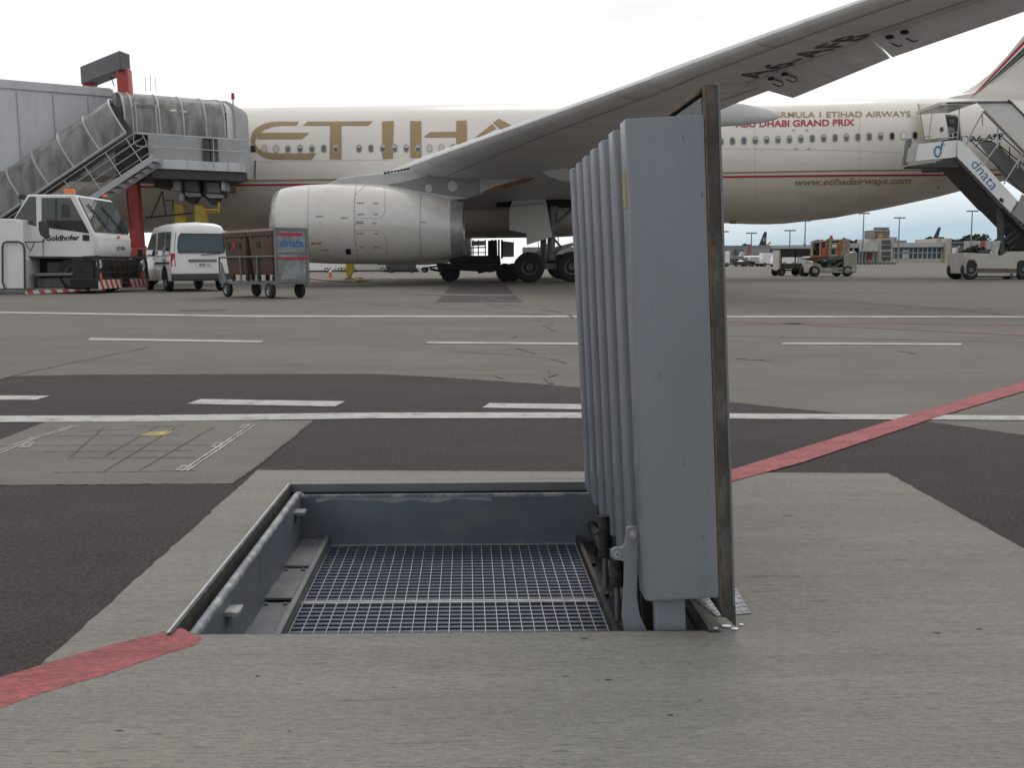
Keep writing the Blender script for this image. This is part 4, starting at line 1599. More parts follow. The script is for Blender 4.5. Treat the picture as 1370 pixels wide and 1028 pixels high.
def eng_ring(x, zc, r, n=64):
    return [Vector((x, YE + r * sin(2 * pi * k / n), zc + r * cos(2 * pi * k / n))) for k in range(n)]


eng = MB().loft([eng_ring(*q_) for q_ in outer[3:]], caps=False).build('engine_nacelle', M_NAC, jet, AO, smooth=50)
x0, z0, r0 = outer[4]
lipi = [(x0 - .0, z0, r0)] + []
lip = [eng_ring(*q_) for q_ in outer[:4][::-1]] + [eng_ring(outer[0][0] + .02, z0, 1.02), eng_ring(outer[0][0] + .2, z0, .97)]
MB().loft(lip, caps=False).build('inlet_lip', M_LIP, eng, AO, smooth=60)
MB().loft([eng_ring(outer[0][0] + .2, z0, .97), eng_ring(outer[0][0] + 1.2, z0, 1.2)], caps=False).build('inlet_duct', M_MGREY, eng, AO, smooth=60)
mb = MB()
mb.lathe([(0, 1.2), (.01, .001)], (outer[0][0] + 1.2, YE, z0), (1, 0, 0), 32)
mb.build('fan', M_BLACK, eng, AO)
xn, zn, rn = outer[-1]
xe, ze = P(620, 270, YE), P(620, 340, YE)
nz = MB().loft([eng_ring(xn, zn, rn - .006), eng_ring(xe.x, (xe.z + ze.z) / 2, (xe.z - ze.z) / 2), eng_ring(xe.x - .02, zn, (xe.z - ze.z) / 2 - .05), eng_ring(xn, zn, rn - .25)], caps=False)
nz.build('exhaust_nozzle', M_NOZ, eng, AO, smooth=60)
mb = MB()
mb.lathe([(0, .95), (.05, .6), (.3, .25), (.5, .05)], (xn - .25, YE, zn), (1, 0, 0), 32)
mb.build('exhaust_cone', M_DGREY, eng, AO)


def oneng(px, py, off=.012):
    d = ray(px, py)
    Y = YE - 1.4
    for _ in range(25):
        t_ = Y / d.y
        x, z = d.x * t_, H + d.z * t_
        xx = max(outer[0][0], min(outer[-1][0] - 1e-4, x))
        for a, b in zip(outer, outer[1:]):
            if a[0] <= xx <= b[0]:
                k = (xx - a[0]) / (b[0] - a[0])
                zc, r = a[1] + (b[1] - a[1]) * k, a[2] + (b[2] - a[2]) * k
                break
        q_ = r * r - (z - zc) ** 2
        Yn = YE - (sqrt(q_) if q_ > .0001 else .01)
        Y = Y * .3 + Yn * .7
    t_ = Y / d.y
    x, z = d.x * t_, H + d.z * t_
    return Vector((x, Y, z)) + Vector((0, Y - YE, z - zc)).normalized() * off


def eline(pts, w=.5, m=M_PANEL, name='panel_line'):
    mb_ = MB()
    full = []
    for (a, b), (c_, d_) in zip(pts, pts[1:]):
        n = max(2, int(math.hypot(c_ - a, d_ - b) / 3))
        for i in range(n):
            full.append((a + (c_ - a) * i / n, b + (d_ - b) * i / n))
    full.append(pts[-1])
    prev = None
    for i, p in enumerate(full):
        q0, q1 = full[max(0, i - 1)], full[min(len(full) - 1, i + 1)]
        dx, dy = q1[0] - q0[0], q1[1] - q0[1]
        l = math.hypot(dx, dy) or 1
        n = (-dy / l * w / 2, dx / l * w / 2)
        a, b = oneng(p[0] + n[0], p[1] + n[1]), oneng(p[0] - n[0], p[1] - n[1])
        if prev:
            mb_.poly([prev[0], a, b, prev[1]])
        prev = (a, b)
    return mb_.build(name, m, eng, AO, smooth=0)


eline(z3((458, 440), (453, 500), (452, 560), (450, 612)), .35)
eline(z3((450, 612), (455, 700), (462, 770)), .45, M_REDP, 'red_line')
eline(z3((673, 433), (665, 520), (664, 600), (668, 690), (682, 785)), .55)
eline(z3((806, 447), (803, 570), (780, 590), (665, 588)), .35)
eline(z3((668, 482), (718, 437)), .35)
eline(z3((666, 645), (775, 645), (806, 665), (812, 720), (815, 780)), .35)
eline(z3((970, 478), (967, 560), (966, 650), (972, 780)), .55)
for x, y in ((693, 520), (762, 521), (693, 572), (763, 572), (692, 660), (764, 660), (700, 722), (765, 722), (690, 612), (756, 612), (505, 581), (620, 588), (980, 608), (530, 735)):
    px, py = z3((x, y))[0]
    w = 5 if x < 700 else 3
    decal_poly('latch', [[(px - w, py - .8), (px + w, py - 1.0), (px + w, py + .3), (px - w, py + .8)]], mat('latch_grey', (.30, .28, .26), .5), eng, AO, oneng, 0)
decal_poly('vent', [z3((624, 730), (648, 728), (650, 753), (628, 755))], M_BLACK, eng, AO, lambda x, y: oneng(x, y, .02), 0)
decal_poly('red_marking', [z3((469, 699), (476, 699), (476, 709), (469, 709)), z3((480, 704), (490, 699), (490, 709)), z3((497, 698), (514, 698), (514, 701), (497, 701)), z3((497, 704), (514, 704), (514, 707), (497, 707))],
           M_REDP, eng, AO, lambda x, y: oneng(x, y, .02), 0)
decal_poly('panel_mark', [z3((671, 600), (705, 600), (709, 606), (705, 616), (671, 616))], mat('plate_beige', (.42, .40, .37), .5), eng, AO, lambda x, y: oneng(x, y, .006), 0)

# pylon: light upper fairing and darker panel with two round covers
lp = [(437, 246.5), (455, 238), (475, 234.6), (502, 232), (530, 230.5), (548, 227), (562, 219), (580, 213), (650, 200), (650, 228), (745, 220), (745, 226), (700, 243), (642, 260), (625, 266), (600, 268), (575, 262), (520, 252), (480, 250)]
mb = MB()
mb.prism([P(x, y, YE - .24) for x, y in lp], (0, .5, 0))
pyl = mb.build('engine_pylon', M_PYL, jet, AO, bevel=.06)
dp = [(518, 247), (540, 243.5), (560, 238), (577.5, 233.2), (610, 235), (642, 239.3), (642.6, 258.5), (625, 264.5), (604, 262.5), (563, 256.0)]
mb = MB()
mb.prism([P(x, y, YE - .255) for x, y in dp], (0, .02, 0))
pd_ = mb.build('pylon_panel', M_PYLD, pyl, AO)
for cx, cy, r in ((573.5, 252, 4.6), (605.5, 249, 6.3)):
    mb = MB()
    mb.prism([P(cx + r * cos(2 * pi * k / 24), cy + r * 1.15 * sin(2 * pi * k / 24), YE - .262) for k in range(24)], (0, .01, 0))
    mb.build('round_cover', M_PYL, pd_, AO)
mb = MB()
mb.prism([P(x, y, YE - .262) for x, y in z4((358, 468), (430, 440), (560, 405), (640, 390), (560, 425), (480, 450), (370, 476))], (0, .02, 0))
mb.build('exhaust_stain', mat('rusty_brown', (.22, .12, .06), .7, var=.2), pyl, AO)
# vents in the leading-edge fillet
for i in range(8):
    x, y = z3((806 + i * 15, 381 - i * 2.6))[0]
    mb = MB()
    mb.prism([P(x - 1.8, y - 1.0, YE - .27), P(x + 1.8, y - 1.6, YE - .27), P(x + 1.8, y + .9, YE - .27), P(x - 1.8, y + 1.4, YE - .27)], (0, .02, 0))
    mb.build('slot', M_BLKP, pyl, AO, smooth=0)

# far engine, simpler but whole
mb = MB()
mb.loft([[Vector((p.x, 2 * YC - p.y, p.z)) for p in eng_ring(*q_, n=40)] for q_ in outer])
mb.build('engine_nacelle', M_NAC, jet, AO, smooth=50)

# ---- main landing gear


M_HUB = mat('brownish_wheel_hub', (.20, .18, .15), .5, metal=.4, var=.3, scale=8)


def bogie(Yg, name='main_landing_gear'):
    g = MB()
    zx0, zx1 = .79, 2.62
    r = .655
    xm = (zx0 + zx1) / 2 + .05
    g.cyl((xm, Yg, .95), (xm, Yg, 2.4), .17)
    g.cyl((xm, Yg, 2.2), (xm + .1, Yg, 4.1), .24)
    g.box(((zx0 + zx1) / 2, Yg, r + .03), (2.1, .22, .26))
    g.tube([(xm, Yg, 2.3), (xm - 1.4, Yg, 3.6)], .09)
    g.tube([(xm, Yg, 2.3), (xm + 1.5, Yg + .2, 3.7)], .08)
    g.tube([(xm, Yg, 1.1), (xm + .45, Yg, 1.5), (xm, Yg, 2.0)], .06)
    g.tube([(xm - .2, Yg - .2, 1.0), (xm - .3, Yg - .25, 2.0), (xm - .1, Yg - .2, 3.0)], .025)
    g.tube([(xm + .2, Yg - .2, 1.0), (xm + .3, Yg - .25, 1.8), (xm + .2, Yg - .2, 3.0)], .02)
    go = g.build(name, M_MGREY, jet, AO, bevel=.02)
    for x in (zx0, zx1):
        for s_ in (-1, 1):
            wl = wheel(jet, (0, 0, 0), (0, -1, 0), r, .46, n=40, hub=M_HUB, hubr=.5)
            wl.parent = go
            for me in [wl.data] + [c_.data for c_ in wl.children]:
                me.transform(Matrix.Translation(Vector((x, Yg + s_ * .42, r + .002)) - AO))
    return go


g1 = bogie(42.7)
for x in (.79, 2.62):
    for rr, m_ in ((.235, M_MGREY), (.12, M_DGREY)):
        pass
bogie(53.0)
# big beige gear door
dpx = z4((510, 475), (640, 470), (655, 520), (668, 600), (682, 675), (565, 712), (562, 660), (485, 645), (483, 560), (487, 540))
mb = MB()
mb.prism([P(x, y, 41.9) for x, y in dpx], (0, .10, 0))
gd = mb.build('gear_door', mat('gear_door_paint', (.66, .64, .59), .45, var=.05, dirt=(.5, .46, .41), dirt_amt=.5, dirt_scale=1.5), jet, AO, bevel=.02)
mb = MB()
mb.tube([P(x, y, 41.88) for x, y in z4((497, 535), (655, 518))], .012, 5)
mb.build('door_seam', M_PANEL, gd, AO)
# gear bay darkness: solid black box under the wing root standing in for shade
mb = MB()
mb.b2((-.6, 42.2, 3.3), (3.4, 44.9, 3.9))
mb.build('gear_bay_shade', M_BLACK, jet, AO, smooth=0)
# nose gear
mb = MB()
mb.cyl((-21, YC, .7), (-20.8, YC, 3.3), .12)
ng = mb.build('nose_gear', M_MGREY, jet, AO)
for s_ in (-1, 1):
    wl = wheel(jet, (0, 0, 0), (0, s_, 0), .5, .36)
    wl.parent = ng
    for me in [wl.data] + [c_.data for c_ in wl.children]:
        me.transform(Matrix.Translation(Vector((-21, YC + s_ * .35, .502)) - AO))

# ---- fin and tailplane
fin_px = [(1222, 141.5), (1236, 137.8), (1262, 132.6), (1285, 125.5), (1306, 113.5), (1326, 97.5), (1348, 74), (1370, 47), (1560, -190), (1680, -205), (1700, 120), (1690, 148), (1500, 160), (1300, 160)]
mb = MB()
pts = [P(x, y, YC) for x, y in fin_px]
cx = sum(p.x for p in pts) / len(pts)
mid = [p + Vector((0, -.34, 0)) for p in pts]
A_ = []
inner = []
for p in pts:
    d = Vector((26.5 - p.x, 0, 9.5 - p.z))
    inner.append(p + d.normalized() * min(1.3, d.length * .5) + Vector((0, -.36, 0)))
n = len(pts)
va = [mb.bm.verts.new(p) for p in pts]
vi = [mb.bm.verts.new(p) for p in inner]
vj = [mb.bm.verts.new(Vector((p.x, 2 * YC - p.y, p.z))) for p in inner]
for i in range(n):
    j = (i + 1) % n
    mb.bm.faces.new((va[i], va[j], vi[j], vi[i]))
    mb.bm.faces.new((va[j], va[i], vj[i], vj[j]))
mb.bm.faces.new(vi)
mb.bm.faces.new(vj[::-1])
fin = mb.build('tail_fin', M_FUS, jet, AO, smooth=60)
for pg, m_ in ((z5((1138, 422), (1150, 408), (1370, 172), (1480, 55), (1480, 72), (1370, 190), (1200, 366)), M_REDP),
               (z5((1150, 414), (1200, 364), (1370, 190), (1480, 75), (1480, 90), (1370, 200)), M_WHT),
               (z5((1158, 408), (1370, 202), (1480, 95), (1480, 120), (1370, 222), (1200, 374)), M_GREENP),
               (z5((1164, 405), (1200, 376), (1370, 224), (1480, 125), (1480, 140), (1370, 236)), M_BLKP)):
    decal_poly('fin_stripe', [pg], m_, fin, AO, lambda x, y: P(x, y, YC - .40), 0)
for s_ in (-1, 1):
    mb = MB()
    mb.loft([[Vector((x, YC + s_ * y, z)) for x, y, z in ((27.5, 1, 7.0), (29.5, 1, 7.2), (33.5, 1, 7.0), (29.5, 1, 6.85))],
             [Vector((x, YC + s_ * y, z)) for x, y, z in ((34, 9.7, 8.0), (34.6, 9.7, 8.06), (36, 9.7, 8.0), (34.6, 9.7, 7.94))]])
    mb.build('tailplane', M_WING, jet, AO)

# ================================================================== BOARDING BRIDGE
BO = Vector((-15.5, 39.0, 0))
br = thing('boarding_bridge', 'grey boarding bridge with smoked canopies, outside stair and red columns, docked to the airliner', 'jet bridge', tuple(BO))


def z1(x, y):
    return (x / 3.914, 50 + y / 3.914)


def z2(x, y):
    return (x / 3.914, 230 + y / 3.914)


ax = Vector((.84, .54, 0)).normalized()
pn = Vector((.54, -.84, 0)).normalized()
# tunnel
T1 = P(152, 119.5, 40.2)
ztop, zbot = T1.z, 4.42
e1 = Vector((T1.x, T1.y, 0))
e0 = e1 - ax * 24
dn = -pn * 3.0


def tbox(p0, p1, d, za, zb, name, m, parent=br, **k):
    mb_ = MB()
    a, b = Vector((p0.x, p0.y, za)), Vector((p1.x, p1.y, za))
    mb_.prism([a, b, b + d, a + d], (0, 0, zb - za))
    return mb_.build(name, m, parent, BO, **k)


tun = tbox(e0, e1, dn, zbot, ztop, 'tunnel', M_BRIDGE, bevel=.05)
tbox(e0 + pn * .06, e1 + pn * .06 - ax * .1, dn * 1.04, ztop - .32, ztop + .03, 'roof_fascia', M_BRIDGE, tun, bevel=.04)
tbox(e0 + pn * .05, e1 + pn * .05 - ax * 3.2, dn * .1, zbot - .12, zbot + .05, 'bottom_rail', M_BRIDGE2, tun)
mb = MB()
for k in range(19):
    p = e1 - ax * (1.0 + 1.27 * k) + pn * .012
    mb.box(p + Vector((0, 0, (zbot + ztop - .35) / 2)), (.03, .02, ztop - zbot - .45), Matrix.Rotation(atan2(ax.y, ax.x), 3, 'Z'))
mb.build('panel_joints', M_BRIDGE2, tun, BO, smooth=0)
mb = MB()
a = e1 - ax * 3 + dn * .3
mb.cyl(Vector((a.x, a.y, zbot - .45)), Vector((e0.x, e0.y, zbot - .45)) + dn * .3, .30, n=20)
mb.build('underside_duct', M_BRD, tun, BO)
# lift columns with hood
for px_t, py_t, px_b, py_b, Y, w in ((165.5, 92.5, 187, 362, 39.7, .46), (120, 104, 124, 240, 42.3, .46)):
    a, b = P(px_t, py_t, Y), P(px_b, py_b, Y)
    b.z = max(b.z, .25)
    mb = MB()
    hw = w / 2
    A_ = [Vector((a.x + sx * hw, Y + sy * hw, a.z)) for sx, sy in ((-1, -1), (1, -1), (1, 1), (-1, 1))]
    B_ = [Vector((b.x + sx * hw, Y + sy * hw, b.z)) for sx, sy in ((-1, -1), (1, -1), (1, 1), (-1, 1))]
    mb.loft([B_, A_])
    col = mb.build('lift_column', M_RED, br, BO, bevel=.03)
    for k in range(5):
        q_ = b.lerp(a, .12 + .19 * k)
        mb = MB()
        mb.box((q_.x, Y, q_.z), (w + .06, w + .06, .07))
        mb.build('column_collar', M_RED, col, BO, bevel=.01)
mb = MB()
q0, q1 = P(107, 79, 42.4), P(161, 67.5, 39.3)
q2 = P(174.5, 69.5, 40.0)
mb.prism([Vector((q.x, q.y, 0)) for q in (P(107, 90, 42.2), P(161, 90, 39.2), P(174.5, 90, 39.9), P(122, 90, 43.0))], (0, 0, 1))
vs = list(mb.bm.verts)
zt, zb = P(161, 67, 39.2).z, P(161, 93, 39.2).z
for v in vs:
    v.co.z = zt if v.co.z > .5 else zb
hood = mb.build('column_hood', M_HOOD, br, BO, bevel=.04)
mb = MB()
mb.tube([P(148, 101, 40), P(150, 107, 40), P(153, 115, 40)], .02, 6)
mb.build('cable', M_BLKP, hood, BO)
mb = MB()
mb.cyl(P(118, 103, 42), P(162, 94, 39.6), .12, n=12)
mb.build('cross_beam', M_RED, hood, BO)
# yoke at the foot
mb = MB()
a = P(187, 338, 39.6)
mb.box((a.x + .1, 39.6, a.z), (1.1, 2.2, .35))
yk = mb.build('wheel_yoke', M_RED, br, BO, bevel=.04)
for s_ in (-1, 1):
    wheel(br, Vector((a.x, 39.6 + s_ * .75, .5)) - BO, (0, s_, 0), .5, .35)

# cab canopy
R0 = P(168, 177.5, 38.35)


def hoop_pts(R_, up, back, hgt, dep, n=12):
    out = []
    for i in range(n + 1):
        t_ = pi / 2 * i / n
        out.append(R_ + up * hgt * sin(t_) ** .85 + back * dep * (1 - cos(t_)) ** 1.25)
    return out


def canopy(Rs, up, back, hgt, dep, name, r=.045):
    rows = [hoop_pts(R_, up, back, hgt, dep) for R_ in Rs]
    mb_ = MB()
    mb_.loft(rows, closed=False, caps=False)
    c_ = mb_.build(name, M_CANOPY, br, BO, smooth=60)
    for row in rows:
        m2 = MB()
        m2.tube(row, r, 8)
        m2.build('canopy_hoop', M_RAIL, c_, BO)
    m2 = MB()
    m2.tube([Rs[0], Rs[-1]], r * 1.2, 8)
    m2.build('canopy_rail', M_RAIL, c_, BO)
    return c_


Z = Vector((0, 0, 1))
ss = [0, .30, 1.30, 2.22, 3.10, 3.85]
Rs = [R0 + ax * s_ for s_ in ss]
cab_h = 1.66
can = canopy(Rs, Z, -pn, cab_h, 1.15, 'cab_canopy')
# window frame in the canopy (side door)
mb = MB()
c0, c1 = R0 + ax * .42 + pn * .03, R0 + ax * 1.18 + pn * .03
mb.tube([c0, c0 + Z * 1.12 - pn * .10, c1 + Z * 1.12 - pn * .10, c1], .055, 6, closed=True)
mb.build('canopy_window_frame', M_RAIL, can, BO)
# cab structure behind the canopy
c0, c1 = R0 - pn * .55, R0 + ax * 4.1 - pn * .55
tbox(c0, c1, -pn * 2.3, 4.45, 7.05, 'cab_body', mat('cab_interior', (.075, .068, .064), .7, var=.25, scale=1.5), smooth=0)
tbox(R0 + ax * -.1 - pn * 1.1, R0 + ax * 4.2 - pn * 1.1, -pn * 2, 7.03, R0.z + cab_h + .03, 'cab_roof', M_BRIDGE2, bevel=.04)
lamp = bpy.data.materials.new('lit_tube'); lamp.use_nodes = True
lamp.node_tree.nodes['Principled BSDF'].inputs['Emission Color'].default_value = (1, .82, .6, 1)
lamp.node_tree.nodes['Principled BSDF'].inputs['Emission Strength'].default_value = 1.6
for s_ in (1.95, 2.35):
    p = R0 + ax * s_ - pn * .45 + Z * (1.05 - (s_ - 1.95) * .05)
    MB().box(p, (.22, .05, .05)).build('ceiling_light', lamp, br, BO)
# control desk and dark doorway behind the canopy
p = R0 + ax * 2.95 - pn * .5
MB().box(p + Z * .25, (.5, .12, 1.5), Matrix.Rotation(atan2(ax.y, ax.x), 3, 'Z')).build('cab_opening', M_BLACK, br, BO)
MB().box(p + Z * .30 + pn * .1, (.22, .06, .30), Matrix.Rotation(atan2(ax.y, ax.x), 3, 'Z')).build('control_panel', M_BGLT, br, BO)
# lower wall, platform and fascia
PL = P(203, 221, 38.2)
pf0 = Vector((PL.x, PL.y, 0))
pf1 = pf0 + ax * 3.55
wz0, wz1 = 4.40, R0.z
tbox(pf0 - pn * .35, pf1 + ax * .4 - pn * .35, -pn * .1, 4.4, wz1, 'lower_wall', mat('bridge_wall_grey', (.40, .40, .405), .5, var=.08), smooth=0)
tbox(pf0 - pn * .24 + ax * 2.05, pf0 - pn * .24 + ax * 2.65, -pn * .05, 4.5, wz1 - .06, 'wall_opening', M_GLASSD, smooth=0)
pz0, pz1 = P(203, 225, 38.2).z, P(203, 212.5, 38.2).z
plat = tbox(pf0 - ax * .1, pf1 + ax * .1, -pn * .5, pz0, pz1, 'platform_fascia', M_BRIDGE, bevel=.02)
tbox(pf0 - pn * .1, pf1 + ax * .2 - pn * .1, -pn * 2.6, pz0 - .35, pz0, 'platform_beam', M_BRD)
mb = MB()
for hgt in (.45, .92):
    mb.tube([pf0 - ax * .5 + Z * (pz1 + hgt), pf1 + ax * .2 + Z * (pz1 + hgt)], .022, 6)
for s_ in (.35, 1.35, 2.4, 2.95, 3.5):
    mb.tube([pf0 + ax * s_ + Z * pz0, pf0 + ax * s_ + Z * (pz1 + .92)], .022, 6)
mb.tube([pf0 - ax * .5 + Z * (pz1 + .45), pf0 - ax * .62 + Z * (pz1 + .6), pf0 - ax * .62 + Z * (pz1 + .9), pf0 - ax * .3 + Z * (pz1 + .92), pf0 - ax * .15 + Z * (pz1 + .6), pf0 - ax * .2 + Z * (pz1 + .45)], .022, 6)
mb.build('platform_railing', M_RAIL, plat, BO)
# docking bellows against the fuselage
zt, zb = P(318, 142, 43).z, P(318, 236, 43).z
xr = P(305.5, 200, 41.3).x
mb = MB()


def bell(y, g, zt_=None):
    zt_ = (zt_ or zt) + g
    xl = xr - 2.9
    pts = [(xl - g, zb - g * .3), (xr + g, zb - g * .3), (xr + g, zt_ - .55)]
    for i in range(1, 6):
        a_ = pi / 2 * i / 5
        pts.append((xr + g - .45 + .45 * cos(a_), zt_ - .45 + .45 * sin(a_)))
    pts += [(xl + .4, zt_), (xl - g, zt_ - .4)]
    return [Vector((x, y, z)) for x, z in pts]


mb.loft([bell(41.25, 0), bell(42.2, 0)])
frm = mb.build('docking_frame', M_BRIDGE, br, BO, bevel=.03)
mb = MB()
rr = []
y = 42.2
for k in range(8):
    rr.append(bell(y, .10))
    rr.append(bell(y + .14, .0))
    y += .29
mb.loft(rr)
mb.build('bellows', mat('bellows_grey', (.46, .46, .47), .7, var=.1), frm, BO, smooth=0)
mb = MB()
for dx in (-.35, -.7):
    p = Vector((xr + dx, 41.24, (zt + zb) / 2))
    mb.box(p, (.04, .02, zt - zb - .3))
mb.build('frame_ribs', M_BRIDGE2, frm, BO)
p = P(312, 141, 41.6)
mb = MB().cyl(p, p + Z * .28, .03, n=8)
bc = mb.build('beacon_post', M_RAIL, frm, BO)
MB().cyl(p + Z * .26, p + Z * .5, .075, .06, n=12).build('beacon_lamp', M_REDL, bc, BO, bevel=.01)
p = P(339, 199, 43)
MB().box(p, (.18, .2, .28)).build('bumper', M_BLKP, frm, BO, bevel=.04)
mb = MB()
for i in range(3):
    p = P(195 + 7 * i, 121, 42)
    mb.tube([p, p + Z * (.55 + .1 * (i % 2))], .012, 5)
mb.build('roof_antennas', M_RAIL, br, BO)
# under-slung equipment boxes with yellow legs
for (x0, y0, x1, y1, Y, m_) in ((893, 40, 945, 98, 40.0, M_BGLT), (948, 35, 1052, 125, 40.2, M_BRD), (1060, 42, 1165, 132, 40.2, M_BRD), (1155, 48, 1176, 100, 40.0, M_BGLT), (932, 112, 958, 152, 40.0, M_BGLT)):
    a, b = P(*z2(x0, y0), Y), P(*z2(x1, y1), Y)
    mb = MB().b2((a.x, Y, b.z), (b.x, Y + .8, a.z))
    bx = mb.build('equipment_box', m_, br, BO, bevel=.04)
    if m_ == M_BRD:
        mb = MB()
        q_ = [P(*z2(x, y), Y - .05) for x, y in ((x0 + 18, y0 + 12), (x1 - 22, y0 + 16), (x1 - 10, y1 - 22), (x0 + 26, y1 - 26))]
        mb.prism(q_, (0, .04, 0))
        mb.build('sloping_screen', M_MGREY, bx, BO)
        mb = MB()
        q_ = [P(*z2(x, y), Y - .12) for x, y in ((x0 + 22, y1 - 18), (x1 - 4, y1 - 12), (x1 - 2, y1 + 4), (x0 + 40, y1 + 6), (x0 + 20, y1 - 4))]
        mb.prism(q_, (0, .3, 0))
        mb.build('lower_ledge', M_BRIDGE2, bx, BO)
        mb = MB()
        q_ = [P(*z2(x, y), Y + .1) for x, y in ((x0 + 10, y1), (x1 - 10, y1), (x1 - 35, y1 + 38), (x0 + 45, y1 + 40))]
        mb.prism(q_, (0, .4, 0))
        mb.build('support_cone', M_BRD, bx, BO)
for pts in (((902, 165), (950, 170), (972, 250), (970, 300), (915, 300), (912, 240)), ((1018, 172), (1062, 178), (1080, 250), (1085, 300), (1018, 300))):
    mb = MB()
    mb.prism([P(*z2(x, y), 40.3) for x, y in pts], (0, .35, 0))
    mb.build('support_leg', M_YEL, br, BO, bevel=.02)
mb = MB()
mb.tube([P(*z2(1146, 160), 40.1), P(*z2(1146, 212), 40.1), P(*z2(1080, 212), 40.1)], .05, 8)
mb.tube([P(*z2(1070, 200), 40.0), P(*z2(1140, 200), 40.0)], .05, 8)
mb.build('support_bracket', M_YEL, br, BO)
mb = MB()
mb.tube([P(*z2(790, 240), 40.1), P(*z2(850, 100), 40.1)], .03, 6)
mb.tube([P(*z2(760, 240), 40.1), P(*z2(1010, 215), 40.1)], .035, 6)
mb.tube([P(*z2(850, 100), 40.1), P(*z2(870, 230), 40.1)], .03, 6)
mb.tube([P(*z2(870, 150), 40.1), P(*z2(905, 145), 40.1), P(*z2(905, 210), 40.1)], .03, 6)
mb.build('service_hose', M_BRD, br, BO)
tbox(P(205, 225, 39.5), P(300, 225, 41.4), Vector((0, 1.6, 0)), pz0 - .62, pz0 - .3, 'under_frame', M_BRD)
mb = MB()
mb.tube([P(*z2(665, 100), 39), P(*z2(672, 180), 39), P(*z2(690, 300), 39)], .03, 6)
mb.build('hanging_cable', M_BLKP, br, BO)

# outside stair
SX, SZ, SL = P(204, 226, 37.4).x, pz1 - .05, .63
slope = Vector((1, 0, SL)).normalized()
perp = Vector((-SL, 0, 1)).normalized()
YN, YF = 37.2, 38.25
nst = 24
mb = MB()
stl = 4.5 / SL
for k in range(nst):
    f = (k + .5) / nst
    x = SX - stl * f
    z = SZ - 4.4 * f
    mb.b2((x - .14, YN + .04, z - .03), (x + .14, YF - .04, z))
stair = mb.build('stair_treads', M_MGREY, br, BO, smooth=0)
for Y in (YN, YF):
    mb = MB()
    a, b = Vector((SX + .1, Y, SZ - .02)), Vector((SX - stl, Y, SZ - 4.52))
    mb.prism([a - Z * .14, a + Z * .12, b + Z * .12, b - Z * .1], (0, .05, 0))
    mb.build('stringer', M_RAIL, stair, BO)
mb = MB()
for hgt in (.45, .75, 1.05):
    mb.tube([Vector((SX, YN, SZ)) + perp * hgt, Vector((SX - stl, YN, SZ - 4.5)) + perp * hgt], .02, 6)
    mb.tube([Vector((SX, YF, SZ)) + perp * hgt, Vector((SX - stl, YF, SZ - 4.5)) + perp * hgt], .02, 6)
for k in range(9):
    q_ = Vector((SX - .3, YN, SZ - .2)) - slope * .95 * k
    mb.tube([q_, q_ + perp * 1.08], .022, 6)
mb.build('stair_railing', M_RAIL, stair, BO)
Rt = P(168, 178, YN)
Rs = [Rt - slope * (1.18 * k) for k in range(-0, 8)]
canopy(Rs, perp, Vector((0, 1, 0)), 1.62, 1.0, 'stair_canopy')
# plain sheet added behind the stair canopy to make it look dark
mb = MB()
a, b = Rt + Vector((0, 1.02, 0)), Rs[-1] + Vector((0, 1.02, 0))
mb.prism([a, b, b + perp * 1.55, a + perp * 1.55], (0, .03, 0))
mb.build('canopy_dark_backing', mat('dark_backing', (.10, .09, .08), .5, var=.3, scale=1), br, BO)

# ================================================================== TOW TRACTOR
TO = Vector((-14.2, 31.7, 0))
tug = thing('tow_tractor', 'big white aircraft tow tractor with angular cab and red and white chevron bumpers', 'tow tractor', tuple(TO))


def T(x, y, Y):
    return P(x / 3.914, 230 + y / 3.914, Y)


def tpr(name, pts, Y0, Y1, m_, parent=tug, bevel=.03):
    mb_ = MB()
    mb_.prism([T(x, y, Y0) for x, y in pts], (0, Y1 - Y0, 0))
    return mb_.build(name, m_, parent, TO, bevel=bevel)


def onx(x, y, X):     # z2 coordinates onto the plane x = X
    d = ray(x / 3.914, 230 + y / 3.914)
    t_ = X / d.x
    return Vector((X, d.y * t_, H + d.z * t_))


YT0, YT1 = 30.3, 33.1
cab = tpr('cab', ((143, 118), (385, 118), (396, 126), (494, 322), (503, 345), (495, 452), (120, 452), (115, 252), (68, 248)), YT0, YT1, M_WHT, bevel=.04)
body = tpr('body', ((-900, 232), (70, 246), (118, 252), (122, 450), (130, 452), (130, 612), (-900, 612)), 29.95, 33.6, M_WHT, bevel=.04)
tpr('chassis', ((-900, 600), (130, 605), (440, 598), (515, 560), (515, 448), (130, 448), (100, 500), (-900, 500)), 30.9, 33.3, M_BLACK)
tpr('sill', ((-900, 616), (134, 618), (134, 640), (-900, 640)), 29.9, 30.6, M_MGREY)
tpr('side_chevron_board', ((132, 622), (462, 612), (462, 624), (132, 642)), 29.88, 29.96, M_CHEV, bevel=.004)
tpr('step', ((165, 530), (440, 528), (442, 545), (168, 548)), 30.2, 30.7, M_MGREY)
tpr('side_tank', ((190, 556), (430, 545), (432, 605), (190, 608)), 30.35, 30.9, mat('tank_grey', (.10, .10, .10), .5, var=.2))
tpr('battery_box', ((245, 470), (385, 470), (385, 528), (245, 530)), 30.5, 30.9, mat('box_grey', (.055, .055, .052), .6))
for x, w in ((430, 10), (452, 8), (470, 6)):
    tpr('hose', ((x, 455), (x + w, 455), (x + w, 530), (x, 530)), 30.5, 30.6, M_MGREY if x != 430 else mat('hose_red', (.25, .05, .03), .5), bevel=.01)
tpr('bay_roof', ((120, 440), (500, 443), (500, 455), (120, 455)), YT0 - .02, YT1, M_DGREY)
